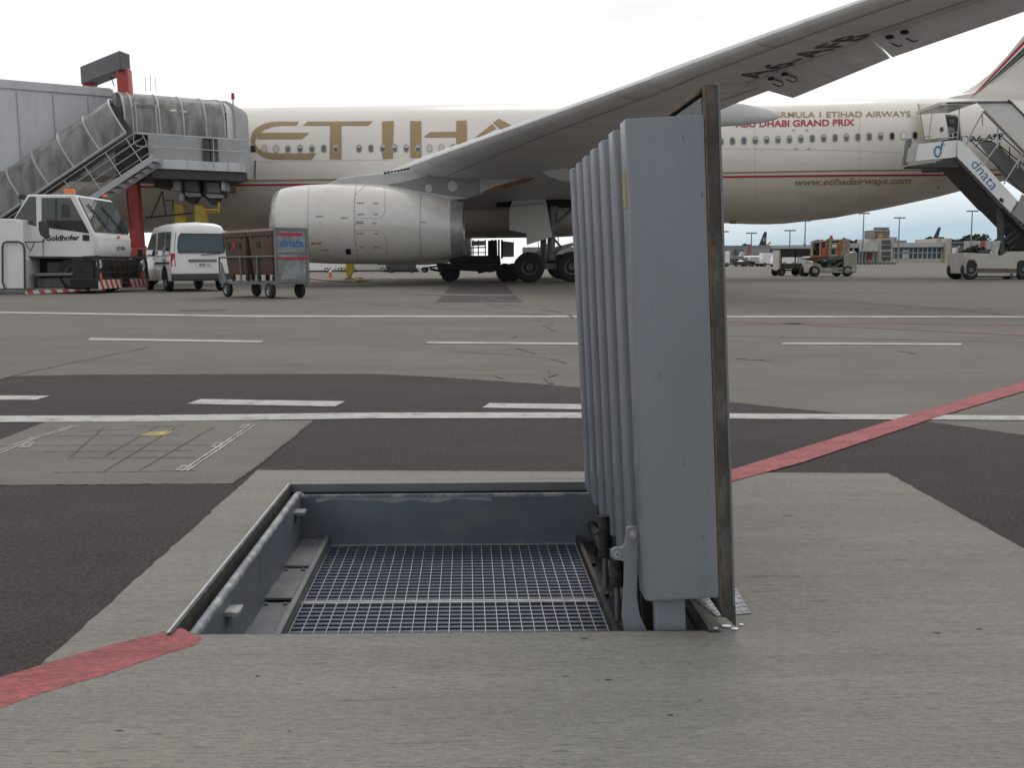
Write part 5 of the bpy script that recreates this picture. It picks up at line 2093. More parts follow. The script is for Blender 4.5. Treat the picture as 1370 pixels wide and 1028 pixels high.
# glazing
sg = tpr('side_window', ((216, 135), (368, 135), (468, 322), (246, 292), (218, 290)), YT0 - .012, YT0 + .02, M_GLASSV, cab, bevel=.008)
tpr('window_post', ((290, 136), (297, 136), (297, 298), (290, 298)), YT0 - .016, YT0 - .010, M_BLKP, sg, bevel=0)
tpr('door_dark_panel', ((246, 252), (432, 255), (466, 320), (246, 291)), YT0 - .017, YT0 - .011, M_BLKP, sg, bevel=0)
tpr('rear_window', ((152, 130), (187, 130), (190, 286), (72, 250)), YT0 - .012, YT0 + .02, M_GLASSV, cab, bevel=.008)
tpr('seat', ((322, 170), (360, 170), (370, 240), (320, 240)), YT0 - .018, YT0 - .013, M_DGREY, sg, bevel=0)
ga, gb_ = T(399, 126, YT0), T(494, 318, YT0)
mb = MB()
off = Vector((.02, 0, .012))
q0, q1 = ga.lerp(gb_, .03), ga.lerp(gb_, .98)
mb.prism([q0 + off + Vector((0, .10, 0)), q1 + off + Vector((0, .07, 0)), q1 + off + Vector((0, YT1 - YT0 - .07, 0)), q0 + off + Vector((0, YT1 - YT0 - .12, 0))], Vector((-.02, 0, -.012)))
ws = mb.build('windscreen', M_GLASSV, cab, TO, bevel=.005)


def onws(u, v, o=.03):   # u along width 0..1, v from top 0..1
    q = ga.lerp(gb_, v)
    return q + Vector((o, u * (YT1 - YT0), o * .6))


for (u0, v0, u1, v1) in ((.16, .22, .42, .98), (.22, .52, .05, .70), (.52, .25, .82, 1.0), (.60, .55, .46, .72)):
    mb = MB()
    mb.tube([onws(u0, v0, .045), onws(u1, v1, .05)], .018, 6)
    mb.build('wiper', M_BLKP, ws, TO)
# nose panel
mb = MB()
n0, n1 = T(494, 322, YT0), T(500, 455, YT0)
mb.prism([T(480, 325, YT0 + .1), T(500, 330, YT0 + .1), T(522, 400, YT0 + .1), T(512, 445, YT0 + .1), T(480, 450, YT0 + .1)], (0, YT1 - YT0 - .2, 0))
nose = mb.build('nose_panel', M_WHT, tug, TO, bevel=.05)
XN = T(522, 400, YT0 + .1).x + .012
decal_text('fleet_lettering', 'RT.006', M_BLKP, nose, TO, (613, 409), (655, 407), (0, -17), lambda x, y: onx(x, y, XN), bold=.02)
decal_poly('orange_mark', [[(614, 336), (628, 336), (628, 350), (614, 350)]], M_ORANGE, nose, TO, lambda x, y: onx(x, y, XN - .06), 0)
decal_text('side_lettering', 'Goldhofer', M_BLKP, cab, TO, (238, 360), (415, 356), (0, -27), lambda x, y: T(x, y, YT0 - .012), bold=.03)
tpr('badge', ((432, 329), (466, 331), (467, 360), (433, 360)), YT0 - .02, YT0, M_BLKP, cab, bevel=.004)
# front bumper, guard and lamps
XB = -12.42
zz0, zz1 = onx(560, 612, XB).z, onx(560, 565, XB).z
for x0, x1 in ((525, 640), (690, 780)):
    ya, yb = onx(x0, 590, XB).y, onx(x1, 590, XB).y
    MB().b2((XB - .06, ya, zz0), (XB, yb, zz1)).build('bumper_chevron_board', M_CHEV, tug, TO)
ya, yb = onx(515, 590, XB).y, onx(775, 590, XB).y
MB().b2((XB - .9, ya + .1, zz0 + .02), (XB - .07, yb, zz1 + .05)).build('bumper', M_BLACK, tug, TO, bevel=.03)
zg = onx(545, 445, XB).z
mb = MB()
mb.tube([Vector((XB - .5, ya + .15, zg - .02)), Vector((XB - .05, ya + .2, zg)), Vector((XB, yb - .15, zg)), Vector((XB - .02, yb, zg - .25)), Vector((XB - .02, yb, zz1))], .045, 8)
mb.tube([Vector((XB - .03, ya + .15, zg - .05)), Vector((XB - .03, ya + .1, zz1))], .045, 8)
for k in range(1, 5):
    yy = ya + (yb - ya) * k / 5
    mb.tube([Vector((XB - .03, yy, zg)), Vector((XB - .03, yy, zz1))], .02, 6)
for hh in (.33, .66):
    mb.tube([Vector((XB - .03, ya + .2, zz1 + (zg - zz1) * hh)), Vector((XB - .03, yb - .1, zz1 + (zg - zz1) * hh))], .014, 6)
gd_ = mb.build('front_guard', M_BLKP, tug, TO)
MB().b2((XB - .9, ya + .3, zz1), (XB - .25, yb - .1, zg - .05)).build('grille', M_DIRTBLK, tug, TO, bevel=.02)
for yy in (ya + .28, yb - .22):
    MB().cyl((XB - .1, yy, zz1 + (zg - zz1) * .68), (XB - .02, yy, zz1 + (zg - zz1) * .68), .13, n=16).build('headlight', M_LAMP, tug, TO, bevel=.01)
    MB().b2((XB - .1, yy - .09, zz1 + .02), (XB - .03, yy + .09, zz1 + .22)).build('indicator', M_ORANGE, tug, TO, bevel=.01)
mb = MB()
for k in range(6):
    yy = ya + (yb - ya) * (.4 + .06 * k)
    mb.tube([Vector((XB - .2, yy, zg - .1)), Vector((XB - .16, yy + .1, zz1 + .25)), Vector((XB - .2, yy + .2, zz1 + .06))], .022, 6)
mb.build('hydraulic_hoses', mat('hose_brown', (.16, .07, .04), .6, var=.4, scale=9), tug, TO)
MB().cyl((XB - .2, (ya + yb) / 2, zz0 + .1), (XB + .12, (ya + yb) / 2, zz0 + .1), .09, n=12).build('tow_coupling', M_BLKP, tug, TO)
# mirror, beacons, handrail, wheels
tpr('mirror', ((199, 258), (236, 256), (247, 285), (249, 345), (236, 350), (208, 330), (200, 300)), 29.75, 29.9, M_DGREY, bevel=.03)
mb = MB()
mb.tube([T(245, 300, 29.8), T(228, 366, 29.8), T(130, 368, 29.9)], .02, 6)
mb.tube([T(180, 372, 29.9), T(160, 416, 29.9), T(135, 378, 29.9)], .018, 6)
mb.build('mirror_arm', M_BLKP, tug, TO)
for pts, Y in ((((333, 92), (395, 92), (397, 112), (331, 112)), 31.0), (((536, 120), (560, 122), (562, 133), (534, 132)), 32.9)):
    a, b = T(*pts[0], Y), T(*pts[2], Y)
    MB().cyl(((a.x + b.x) / 2, Y, b.z), ((a.x + b.x) / 2, Y, a.z), abs(b.x - a.x) / 2, abs(b.x - a.x) / 2.4, n=16).build('beacon', M_ORANGE, tug, TO, bevel=.02)
MB().cyl(T(120, 145, 32), T(120, 118, 32), .13, n=12).build('work_lamp', M_BLKP, tug, TO, bevel=.02)
mb = MB()
mb.tube([T(x, y, 29.86) for x, y in ((28, 612), (14, 580), (13, 390), (20, 372), (36, 366), (100, 367), (120, 378), (128, 400), (130, 610))], .03, 8)
mb.build('grab_rail', M_DGREY, tug, TO)
mb = MB()
mb.tube([T(x, y, 30.25) for x, y in ((224, 350), (226, 440))], .012, 6)
mb.build('door_seam', M_MGREY, cab, TO)
for x, y in ((-13.55, 30.55), (-13.55, 33.0), (-18.3, 30.55), (-18.3, 33.0)):
    wheel(tug, Vector((x, y, .58)) - TO, (0, -1 if y < 31.7 else 1, 0), .58, .42)

# ================================================================== MINIBUS
vsc = 1.10
van = thing('minibus', 'white minibus seen from behind, parked between the tow tractor and the brown bins', 'minibus', (-9.85, 31.2, 0), radians(31), sc=vsc)


def vring(y, wl, wt, zb, zr, belt=1.0):
    pts = [(-wl + .03, zb), (-wl, zb + .12), (-wl, belt - .12), (-wl + .03, belt), (-wt, zr - .16), (-wt + .06, zr - .06), (-wt + .2, zr - .01), (0, zr + .02)]
    pts += [(-x, z) for x, z in pts[-2::-1]]
    return [Vector((x, y, z)) for x, z in pts]


st = [(-.01, .80, .64, .42, 1.72, .95), (.04, .84, .68, .36, 1.86, 1.0), (.16, .85, .70, .32, 1.95, 1.0), (.5, .855, .72, .30, 1.99, 1.0), (2.2, .855, .73, .30, 2.0, 1.0), (3.1, .855, .72, .30, 1.98, 1.0),
      (3.45, .855, .69, .30, 1.9, 1.0), (4.05, .85, .70, .30, 1.28, 1.0), (4.4, .83, .70, .32, 1.12, .95), (4.62, .78, .68, .36, .95, .80), (4.68, .70, .60, .42, .80, .70)]
MB().loft([vring(*q_) for q_ in st]).build('body', M_WHT, van, smooth=50)


def vside(pts, m_, name, side, parent=van, o=.008):
    mb_ = MB()
    out = []
    for y, z in pts:
        k = (z - 1.0) / .84
        x = (.83 + .012 - (.83 - .72) * max(0, k)) if z >= 1.0 else .862
        out.append(Vector((side * (x + o), y, z)))
    mb_.prism(out, (-side * .01, 0, 0))
    return mb_.build(name, m_, parent, smooth=0)


for sd_ in (-1, 1):
    vside([(.32, 1.08), (.36, 1.72), (.95, 1.74), (.98, 1.06)], M_GLASSV, 'side_window', sd_)
    vside([(1.15, 1.06), (1.15, 1.74), (2.1, 1.75), (2.1, 1.06)], M_GLASSV, 'side_window', sd_)
    vside([(2.4, 1.06), (2.4, 1.74), (3.1, 1.70), (3.72, 1.20), (3.72, 1.08)], M_GLASSV, 'side_window', sd_)
    vside([(.25, .80), (2.3, .80), (2.3, .86), (.25, .86)], M_DGREY, 'sliding_door_rail', sd_)
    for y in (1.06, 2.26, 3.75):
        vside([(y, .5), (y, 1.8 if y < 3 else 1.1), (y + .012, 1.8 if y < 3 else 1.1), (y + .012, .5)], M_MGREY, 'door_gap', sd_)
    vside([(2.36, .93), (2.5, .93), (2.5, .98), (2.36, .98)], M_BLKP, 'door_handle', sd_)
    wheel(van, (sd_ * .76, .95, .33), (sd_, 0, 0), .33, .2)
    wheel(van, (sd_ * .76, 3.75, .33), (sd_, 0, 0), .33, .2)
    MB().prism([Vector((sd_ * .857, .95 + .42 * cos(a), .35 + .42 * sin(a))) for a in [pi * i / 12 for i in range(13)]], (sd_ * .006, 0, 0)).build('wheel_arch', M_BLACK, van)
    MB().prism([Vector((sd_ * .857, 3.75 + .42 * cos(a), .35 + .42 * sin(a))) for a in [pi * i / 12 for i in range(13)]], (sd_ * .006, 0, 0)).build('wheel_arch', M_BLACK, van)
    mb = MB()
    mb.tube([Vector((sd_ * .86, 3.5, 1.1)), Vector((sd_ * 1.0, 3.5, 1.12))], .02, 6)
    mr_ = mb.build('mirror_arm', M_BLKP, van)
    MB().box((sd_ * 1.05, 3.5, 1.17), (.16, .08, .24)).build('mirror', M_BLKP, mr_, bevel=.03)
    MB().prism([Vector((sd_ * .74, -.025, .72)), Vector((sd_ * .85, .03, .72)), Vector((sd_ * .86, .03, 1.10)), Vector((sd_ * .74, -.02, 1.10))], (0, .03, 0)).build('tail_light', M_REDL, van, bevel=.01)


def vrear(x, z, o=.012):
    return Vector((x, -.012 - o, z))


mb = MB()
for k in range(6):
    pass
rows = []
for z, w in ((1.13, .66), (1.3, .65), (1.5, .61), (1.61, .585), (1.645, .54)):
    rows.append([vrear(-w, z), vrear(w, z)])
mb.loft([[*a] for a in rows], closed=False, caps=False)
rw = mb.build('rear_window', M_GLASSV, van, smooth=50)
mb = MB()
pts = [vrear(x, z, .02) for x, z in ((-.66, 1.12), (-.66, 1.3), (-.62, 1.55), (-.56, 1.655), (.56, 1.655), (.62, 1.55), (.66, 1.3), (.66, 1.12))]
mb.tube(pts, .014, 6, closed=True)
mb.build('window_seal', M_BLKP, rw)
mb = MB()
mb.tube([vrear(.55, 1.10, .03), vrear(.1, 1.06, .04), vrear(-.02, 1.05, .04)], .012, 6)
mb.build('wiper', M_BLKP, rw)
MB().b2((-.38, -.05, .86), (.42, -.01, .93)).build('tailgate_handle', M_MGREY, van, bevel=.01)
MB().b2((-.86, -.10, .34), (.86, .12, .52)).build('bumper', M_DGREY, van, bevel=.03)
pl = MB().b2((-.16, -.035, .72), (.30, -.02, .83)).build('number_plate', M_WHT, van, bevel=.004)
decal_text('plate_lettering', 'BBB 52', M_BLKP, pl, None, (-.08, .74), (.24, .74), (0, .07), lambda x, y: Vector((x, -.037, y)), bold=.02)
mb = MB()
mb.tube([Vector((-.78, .02, .56)), Vector((-.78, .0, 1.0)), Vector((-.68, .03, 1.7))], .008, 5)
mb.tube([Vector((-.78, .0, .56)), Vector((.78, .0, .56)), Vector((.78, .02, 1.0))], .008, 5)
mb.build('tailgate_gap', M_MGREY, van)
# blue swirl logo on the left side


def swirl(name, m_, parent, mapf, off=None):
    """open loop with a tail, like a lower-case d drawn in one stroke; unit square coordinates"""
    pts = [(.86, 1.0), (.74, .80), (.70, .55), (.64, .28), (.48, .10), (.28, .08), (.12, .24), (.10, .46), (.24, .66), (.46, .70), (.64, .58)]
    mb_ = MB()
    prev = None
    for i, p in enumerate(pts):
        a, b = pts[max(0, i - 1)], pts[min(len(pts) - 1, i + 1)]
        dx, dy = b[0] - a[0], b[1] - a[1]
        l = math.hypot(dx, dy)
        w = .06
        n_ = (-dy / l * w, dx / l * w)
        c_, d_ = mapf(p[0] + n_[0], p[1] + n_[1]), mapf(p[0] - n_[0], p[1] - n_[1])
        if prev:
            mb_.poly([prev[0], c_, d_, prev[1]])
        prev = (c_, d_)
    c_ = [mapf(.92 + .14 * cos(a), .78 + .03 * sin(a)) for a in [2 * pi * i / 8 for i in range(8)]]
    mb_.poly(c_)
    return mb_.build(name, m_, parent, off, smooth=0)


swirl('company_logo', M_BLUE, van, lambda u, v: Vector((-.876, 1.12 - u * .62, .82 + v * .62)))

# ================================================================== CART WITH TWO BROWN BINS
crt = thing('waste_cart', 'grey cart with a scuffed red-striped end board, carrying two brown bins', 'cart', (-5.33, 23.8, 0), radians(43))
L_, W_ = 2.9, .41
mb = MB()
for x in (-W_, W_):
    mb.b2((x - .03, 0, .34), (x + .03, L_, .42))
for y in (0, L_ / 2, L_):
    mb.b2((-W_, y - .03, .345), (W_, y + .03, .415))
mb.b2((-W_ + .03, .03, .40), (W_ - .03, L_ - .03, .41))
mb.build('deck_frame', M_MGREY, crt)
mb = MB()
for x in (-W_ - .03,):
    for y in (.9, 1.75, L_):
        mb.tube([(x, y, .36), (x, y, 1.02)], .025, 6)
    mb.tube([(x, .05, 1.02), (x, L_, 1.02)], .025, 6)
mb.tube([(-W_, L_, 1.02), (W_, L_, 1.02)], .025, 6)
mb.tube([(W_ + .03, L_, .36), (W_ + .03, L_, 1.02), (W_ + .03, .05, 1.02)], .025, 6)
mb.prism([(-W_ - .02, L_ - .05, .9), (-W_ - .02, L_ - .05, .3), (-W_ - .02, L_ - .4, .3)], (.03, 0, 0))
mb.build('side_rail', M_MGREY, crt)
eb = MB().b2((-W_ - .03, -.03, .44), (W_ + .03, 0, 1.66)).build('end_board', M_PANELB, crt)
mb = MB()
for a, b in (((-W_ - .05, -.05, .30), (-W_ + .03, .02, 1.71)), ((W_ - .03, -.05, .30), (W_ + .05, .02, 1.71)), ((-W_ + .03, -.048, 1.64), (W_ - .03, .018, 1.71)), ((-W_ + .03, -.048, .38), (W_ - .03, .018, .47)), ((-W_ + .03, -.046, 1.08), (W_ - .03, .016, 1.12))):
    mb.b2(a, b)
mb.build('board_frame', M_MGREY, eb, bevel=.006)
MB().b2((-.35, -.036, 1.51), (.30, -.030, 1.58)).build('red_band', M_REDP, eb)
MB().b2((-.41, -.052, .95), (.44, -.049, 1.00)).build('red_band', M_REDP, eb)
decal_text('side_lettering', 'dnata', M_BLUE, eb, None, (-.31, 1.25), (.33, 1.25), (0, .19), lambda x, y: Vector((x, -.034, y)), bold=.03)
for x, y in ((-W_, .35), (W_, .35), (-W_, L_ - .35), (W_, L_ - .35)):
    mb = MB()
    mb.b2((x - .05, y - .05, .2), (x + .05, y + .05, .36))
    mb.build('axle_bracket', M_MGREY, crt)
    wheel(crt, (x, y, .195), (1 if x > 0 else -1, 0, 0), .195, .12, name='wheel', n=20)
mb = MB()
mb.tube([(0, L_, .36), (0, L_ + .8, .25)], .03, 6)
mb.build('tow_bar', M_MGREY, crt)


def brown_bin():
    b = thing('waste_bin', '', 'waste bin', (0, 0, 0), 0, 'brown bins on the cart')
    mb_ = MB()
    rings_ = []
    for z, hx, hy in ((0.16, .36, .46), (.22, .38, .49), (1.10, .43, .61), (1.12, .46, .645), (1.19, .46, .645), (1.19, .44, .62)):
        r_ = []
        for qx, qy, a0 in ((1, 1, 0), (-1, 1, pi / 2), (-1, -1, pi), (1, -1, 1.5 * pi)):
            for i in range(4):
                a = a0 + pi / 2 * i / 3
                r_.append(Vector((qx * (hx - .06) + .06 * cos(a), qy * (hy - .06) + .06 * sin(a), z)))
        rings_.append(r_)
    mb_.loft(rings_)
    mb_.build('bin_body', M_BROWN, b, smooth=40)
    mb_ = MB()
    rings_ = []
    for z, hx, hy in ((1.185, .47, .65), (1.22, .47, .65), (1.26, .42, .60), (1.28, .36, .5)):
        r_ = []
        for qx, qy, a0 in ((1, 1, 0), (-1, 1, pi / 2), (-1, -1, pi), (1, -1, 1.5 * pi)):
            for i in range(4):
                a = a0 + pi / 2 * i / 3
                r_.append(Vector((qx * (hx - .06) + .06 * cos(a), qy * (hy - .06) + .06 * sin(a), z)))
        rings_.append(r_)
    mb_.loft(rings_)
    mb_.build('bin_lid', M_BROWN, b, smooth=40)
    for y in (-.4, .4):
        mb_ = MB()
        mb_.box((-.44, y, 1.12), (.05, .06, .10))
        mb_.build('lifting_lug', M_BROWN, b, bevel=.01)
    for x in (-.28, .28):
        for y in (-.38, .38):
            mb_ = MB()
            mb_.cyl((x - .02, y, .085), (x + .02, y, .085), .085, n=14)
            cs = mb_.build('castor', M_RUB, b)
            MB().box((x, y, .14), (.07, .06, .08)).build('castor_fork', M_MGREY, cs)
    return b


bn = brown_bin()
crot = Matrix.Rotation(radians(43), 3, 'Z')


def on_cart(y):
    return Vector((-5.33, 23.8, 0)) + crot @ Vector((0, y, .412))


bn.location = on_cart(.74)
bn.rotation_euler = (0, 0, radians(43))
bn['label'] = 'brown wheeled bin standing next to the end board of the cart, nearer of the two'
bn2 = dup(bn, on_cart(2.08), radians(43), 'brown wheeled bin with red and black stickers at the minibus end of the cart')
M_STK = mat('sticker_black', (.03, .03, .03), .6)
for y in (-.28, .30):
    t_ = MB().box((-.432, y, .90), (.012, .15, .16), Matrix.Rotation(-.06, 3, 'Y')).build('sticker', M_STK if y > 0 or True else M_REDP, bn2)
t_ = MB().box((-.434, -.02, .90), (.012, .13, .15), Matrix.Rotation(-.06, 3, 'Y')).build('sticker', M_REDP, bn2)
t_ = MB().box((-.432, .10, .90), (.012, .15, .16), Matrix.Rotation(-.06, 3, 'Y')).build('sticker', M_STK, bn)

# ================================================================== SMALL THINGS UNDER THE AIRCRAFT
c = G(442, 371.5)
cone = thing('traffic_cone', 'orange traffic cone with pale band under the engine, beside the yellow engine stand', 'traffic cone', tuple(c))
MB().lathe([(0, .0), (0, .17), (.04, .17), (.05, .14), (.7, .03), (.72, .001)], (0, 0, 0), (0, 0, 1), 16).build('cone_body', M_CONE, cone)
MB().lathe([(.36, .095), (.52, .068)], (0, 0, 0), (0, 0, 1), 16).build('reflective_band', M_WHT, cone)
c = G(467, 374)
YS = c.y
stn_ = thing('fuel_hose_stand', 'yellow chute-like stand with a coiled yellow hose under the engine', 'stand', tuple(c))
mb = MB()
mb.prism([P(x, y, YS) for x, y in z3((624, 795), (660, 795), (658, 830), (650, 855), (640, 866), (628, 855), (623, 825))], (0, .35, 0))
mb.build('chute', M_YEL, stn_, c, bevel=.03)
mb = MB()
mb.tube([G(x, y) + Z * .05 for x, y in ((470, 372), (476, 375), (490, 376.5), (478, 378), (450, 377), (430, 375.5), (420, 374), (414, 373.5))], .05, 6)
mb.tube([G(x, y) + Z * .05 for x, y in ((462, 374), (485, 373.5), (497, 375), (482, 376.5), (455, 376))], .04, 6)
mb.build('hose', mat('yellow_hose', (.30, .20, .06), .6, var=.3, scale=3), stn_, c)

# cargo loader under the belly
c = Vector((P(620, 366, 46).x, 46.2, 0))
ld = thing('cargo_loader', 'dark low cargo loader with posts and wheels standing under the belly behind the engine', 'cargo loader', tuple(c))


def lpx(x, y, Y=46.2):
    return P(540 + x / 3.427, 120 + y / 3.427, Y)


def lprism(name, pts, m_, d=1.6, Y=45.6, parent=ld, o=c, **k):
    mb_ = MB()
    mb_.prism([lpx(x, y, Y) for x, y in pts], (0, d, 0))
    return mb_.build(name, m_, parent, o, **k)


lprism('deck', ((205, 772), (250, 762), (440, 760), (445, 800), (215, 800)), M_DIRTBLK, bevel=.02)
lprism('drawbar', ((-120, 798), (430, 794), (430, 801), (-120, 804)), M_MGREY, .1)
lprism('chassis', ((150, 800), (440, 800), (470, 822), (400, 838), (300, 832), (160, 826)), M_DIRTBLK)
dk = lprism('cabinet', ((296, 690), (305, 690), (305, 768), (296, 768)), M_RAIL, .06)
for x in (316, 340, 372, 400, 415, 432, 446):
    lprism('post', ((x, 688), (x + (5 if x < 380 else 9), 688), (x + (5 if x < 380 else 9), 775), (x, 775)), M_RAIL if x < 380 else M_DIRTBLK, .06, 45.6 if x % 2 else 46.4)
lprism('sign_board', ((312, 694), (378, 692), (378, 714), (312, 716)), M_MGREY, .04)
decal_text('board_lettering', 'GFS', M_WHT2, ld, c, (318, 713), (374, 711), (0, -16), lambda x, y: lpx(x, y, 45.58), bold=.03)
lprism('handrail', ((300, 722), (380, 720), (380, 726), (300, 728)), M_RAIL, .05)
lprism('handrail', ((300, 745), (380, 744), (380, 749), (300, 750)), M_RAIL, .05)
for x in (212, 465, 500):
    p = lpx(x, 830, 46)
    wheel(ld, Vector((p.x, 45.8, .42)) - c, (0, -1, 0), .42, .3, hub=M_DGREY)
    wheel(ld, Vector((p.x, 47.0, .42)) - c, (0, 1, 0), .42, .3, hub=M_DGREY)
mb = MB()
random.seed(11)
for k in range(26):
    a = lpx(random.uniform(150, 520), random.uniform(795, 845), 46 + random.uniform(-.3, .6))
    mb.tube([a, a + Vector((random.uniform(-.7, .7), 0, random.uniform(-.15, .15)))], random.uniform(.02, .06), 6)
mb.build('hydraulic_lines', M_DIRTBLK, ld, c)
lprism('rear_scaffold', ((386, 692), (428, 690), (430, 772), (386, 772)), M_BRD, .3, 47.6)
lprism('rear_cabinet', ((452, 694), (506, 700), (506, 766), (452, 768)), M_BGLT, .6, 48.2)
lprism('roller_rail', ((205, 756), (300, 754), (300, 762), (205, 764)), M_MGREY, .2)
o_ = Vector((lpx(700, 800, 55).x, 55.5, 0))
bl_ = thing('belt_loader', 'pale belt loader with sloping conveyor glimpsed under the belly, right of the landing gear door', 'belt loader', tuple(o_))
lprism('conveyor', ((600, 745), (780, 700), (780, 716), (640, 765), (600, 765)), M_BGLT, 1.2, 55, bl_, o_)
lprism('chassis', ((560, 765), (760, 760), (775, 800), (560, 800)), M_MGREY, 1.6, 55, bl_, o_)
for x in (600, 740):
    p = lpx(x, 820, 55)
    wheel(bl_, Vector((p.x, 55.0, .42)) - o_, (0, -1, 0), .42, .3, hub=M_DGREY)
    wheel(bl_, Vector((p.x, 56.6, .42)) - o_, (0, 1, 0), .42, .3, hub=M_DGREY)

# ================================================================== PASSENGER STAIRS TRUCK
YS0 = 40.6
SO = Vector((19.8, 41.8, 0))
stk = thing('passenger_stairs', 'white passenger stairs truck with blue lettering and canopy, raised to the rear cabin door', 'stairs truck', tuple(SO))


def S4(x, y, Y=YS0):          # enlargement of the stairs area
    return P(1180 + x / 3.805, 120 + y / 3.805, Y)


def S6(x, y, Y=YS0):
    return P(1120 + x / 5.48, 280 + y / 5.48, Y)


def spr(name, pts, f, Y0, Y1, m_, parent=stk, bevel=.02, **k):
    mb_ = MB()
    mb_.prism([f(x, y, Y0) for x, y in pts], (0, Y1 - Y0, 0))
    return mb_.build(name, m_, parent, SO, bevel=bevel, **k)


def tubes(name, segs, r, m_, parent=stk, f=S4, Y=YS0):
    mb_ = MB()
    for sg_ in segs:
        yy = Y
        if isinstance(sg_[-1], (int, float)):
            yy = sg_[-1]
            sg_ = sg_[:-1]
        mb_.tube([f(x, y, yy) for x, y in sg_], r, 6)
    return mb_.build(name, m_, parent, SO)


# chassis with arches
def arch(cx_, r, z0, n=9):
    return [(cx_ + r * cos(pi - pi * i / n), z0 - r * 1.15 * sin(pi * i / n) ** .6) for i in range(n + 1)]


ch = [(928, 318), (1010, 322), (1180, 330), (1200, 350), (1238, 330), (1290, 310), (2300, 312), (2300, 495), (1770, 495)] + [(1770, 400), (1745, 375), (1670, 375), (1650, 400), (1650, 495)][0:0] + \
     [(1430, 495), (1430, 400), (1405, 378), (1340, 378), (1320, 400), (1316, 492), (1030, 492), (1026, 400), (1005, 374), (968, 374), (952, 395), (945, 474), (935, 474)]
chs = spr('chassis', ch, S6, YS0, YS0 + 1.6, M_WHT2, bevel=.03)
spr('side_stripe', ((1030, 432), (1316, 436), (1316, 466), (1030, 464)), S6, YS0 - .012, YS0, mat('brown_side_stripe', (.13, .10, .075), .6, var=.2), chs, bevel=0)
spr('underframe', ((960, 480), (2300, 480), (2300, 502), (1030, 500), (905, 482)), S6, YS0 + .2, YS0 + 1.5, M_BLACK)
spr('wheel_well', ((960, 380), (1030, 380), (1030, 480), (955, 480)), S6, YS0 + .35, YS0 + 1.5, M_BLACK, bevel=0)
spr('wheel_well', ((1316, 380), (1432, 380), (1432, 500), (1316, 500)), S6, YS0 + .35, YS0 + 1.5, M_BLACK, bevel=0)
for xx in (990, 1378, 1950):
    p = S6(xx, 455)
    for Y_, sg_ in ((YS0 + .15, -1), (YS0 + 1.45, 1)):
        wheel(stk, Vector((p.x, Y_, .40)) - SO, (0, sg_, 0), .40, .26, hub=M_MGREY)
for xx in (915, 1280):
    a, b = S6(xx, 470, YS0 - .05), S6(xx, 522, YS0 - .05)
    mb = MB()
    mb.tube([a, Vector((a.x, a.y, .03))], .035, 8)
    mb.b2((a.x - .16, a.y - .1, 0.002), (a.x + .16, a.y + .1, .035))
    mb.build('stabiliser_leg', M_DGREY, stk, SO)
mb = MB()
random.seed(4)
for k in range(16):
    a = S6(random.uniform(930, 1080), random.uniform(292, 318), YS0 + random.uniform(.3, 1.4))
    mb.tube([a, a + Vector((random.uniform(-.5, .5), 0, random.uniform(-.12, .2)))], random.uniform(.02, .07), 6)
p = S6(985, 305, YS0 + .6)
mb.cyl(p + Vector((0, -.2, 0)), p + Vector((0, .2, 0)), .17, n=14)
mb.build('pump_unit', M_DIRTBLK, stk, SO)
spr('battery_box', ((1035, 296), (1120, 300), (1125, 326), (1030, 326)), S6, YS0 + .3, YS0 + 1.2, M_DGREY)
tubes('control_lever', [((870, 318), (880, 290), (900, 268))], .03, M_WHT2, f=S6)
spr('front_lamp_housing', ((866, 285), (876, 282), (889, 300), (884, 326), (862, 326)), S6, YS0 + 1.3, YS0 + 1.6, M_WHT)
# mast and cross-braced lift frame
spr('lift_mast', ((596, 598), (620, 598), (626, 850), (602, 850)), S4, YS0 + .25, YS0 + .5, M_DGREY)
spr('lift_mast', ((598, 598), (618, 598), (624, 850), (604, 850)), S4, YS0 + 1.8, YS0 + 2.05, M_DGREY)
tubes('cross_brace', [((622, 660), (1080, 1040)), ((622, 760), (760, 660), (900, 560)), ((600, 770), (572, 855)), ((625, 692), (760, 692)), ((640, 655), (760, 760)), ((650, 775), (1000, 520))], .055, M_DGREY, Y=YS0 + .4)
tubes('cross_brace', [((622, 660), (1080, 1040), YS0 + 1.9), ((622, 760), (900, 560), YS0 + 1.9)], .055, M_DGREY)
tubes('lift_strut', [((575, 850), (597, 770))], .08, M_WHT2, Y=YS0 + .3)

# flight
f_pan = spr('flight_side_panel', ((385, 262), (404, 258), (430, 282), (692, 565), (655, 628), (385, 345)), S4, YS0, YS0 + .06, M_WHT)
spr('flight_side_panel', ((384, 262), (404, 258), (692, 565), (1200, 1080), (1200, 1130), (655, 628), (385, 345)), S4, YS0 + 2.0, YS0 + 2.06, M_WHT2)
spr('stringer', ((378, 338), (392, 348), (655, 628), (1250, 1225), (1250, 1258), (620, 612), (600, 598), (378, 360)), S4, YS0 + .03, YS0 + 1.95, M_DGREY)
spr('lower_flight', ((690, 590), (715, 530), (1300, 1090), (1300, 1180), (655, 628)), S4, YS0 + .06, YS0 + .12, M_BRIDGE2)
mb = MB()
for k in range(26):
    x, y = 405 + k * 21.5, 300 + k * 21.2
    a = S4(x, y, YS0)
    mb.b2((a.x - .14, YS0 + .08, a.z - .02), (a.x + .16, YS0 + 1.98, a.z))
    mb.b2((a.x - .14, YS0 + .08, a.z - .16), (a.x - .12, YS0 + 1.98, a.z))
mb.build('steps', M_MGREY, stk, SO, smooth=0)
far = spr('balustrade_panel', ((490, 265), (560, 258), (600, 285), (900, 595), (900, 660), (640, 470)), S4, YS0 + 1.9, YS0 + 1.95, M_BRIDGE2)
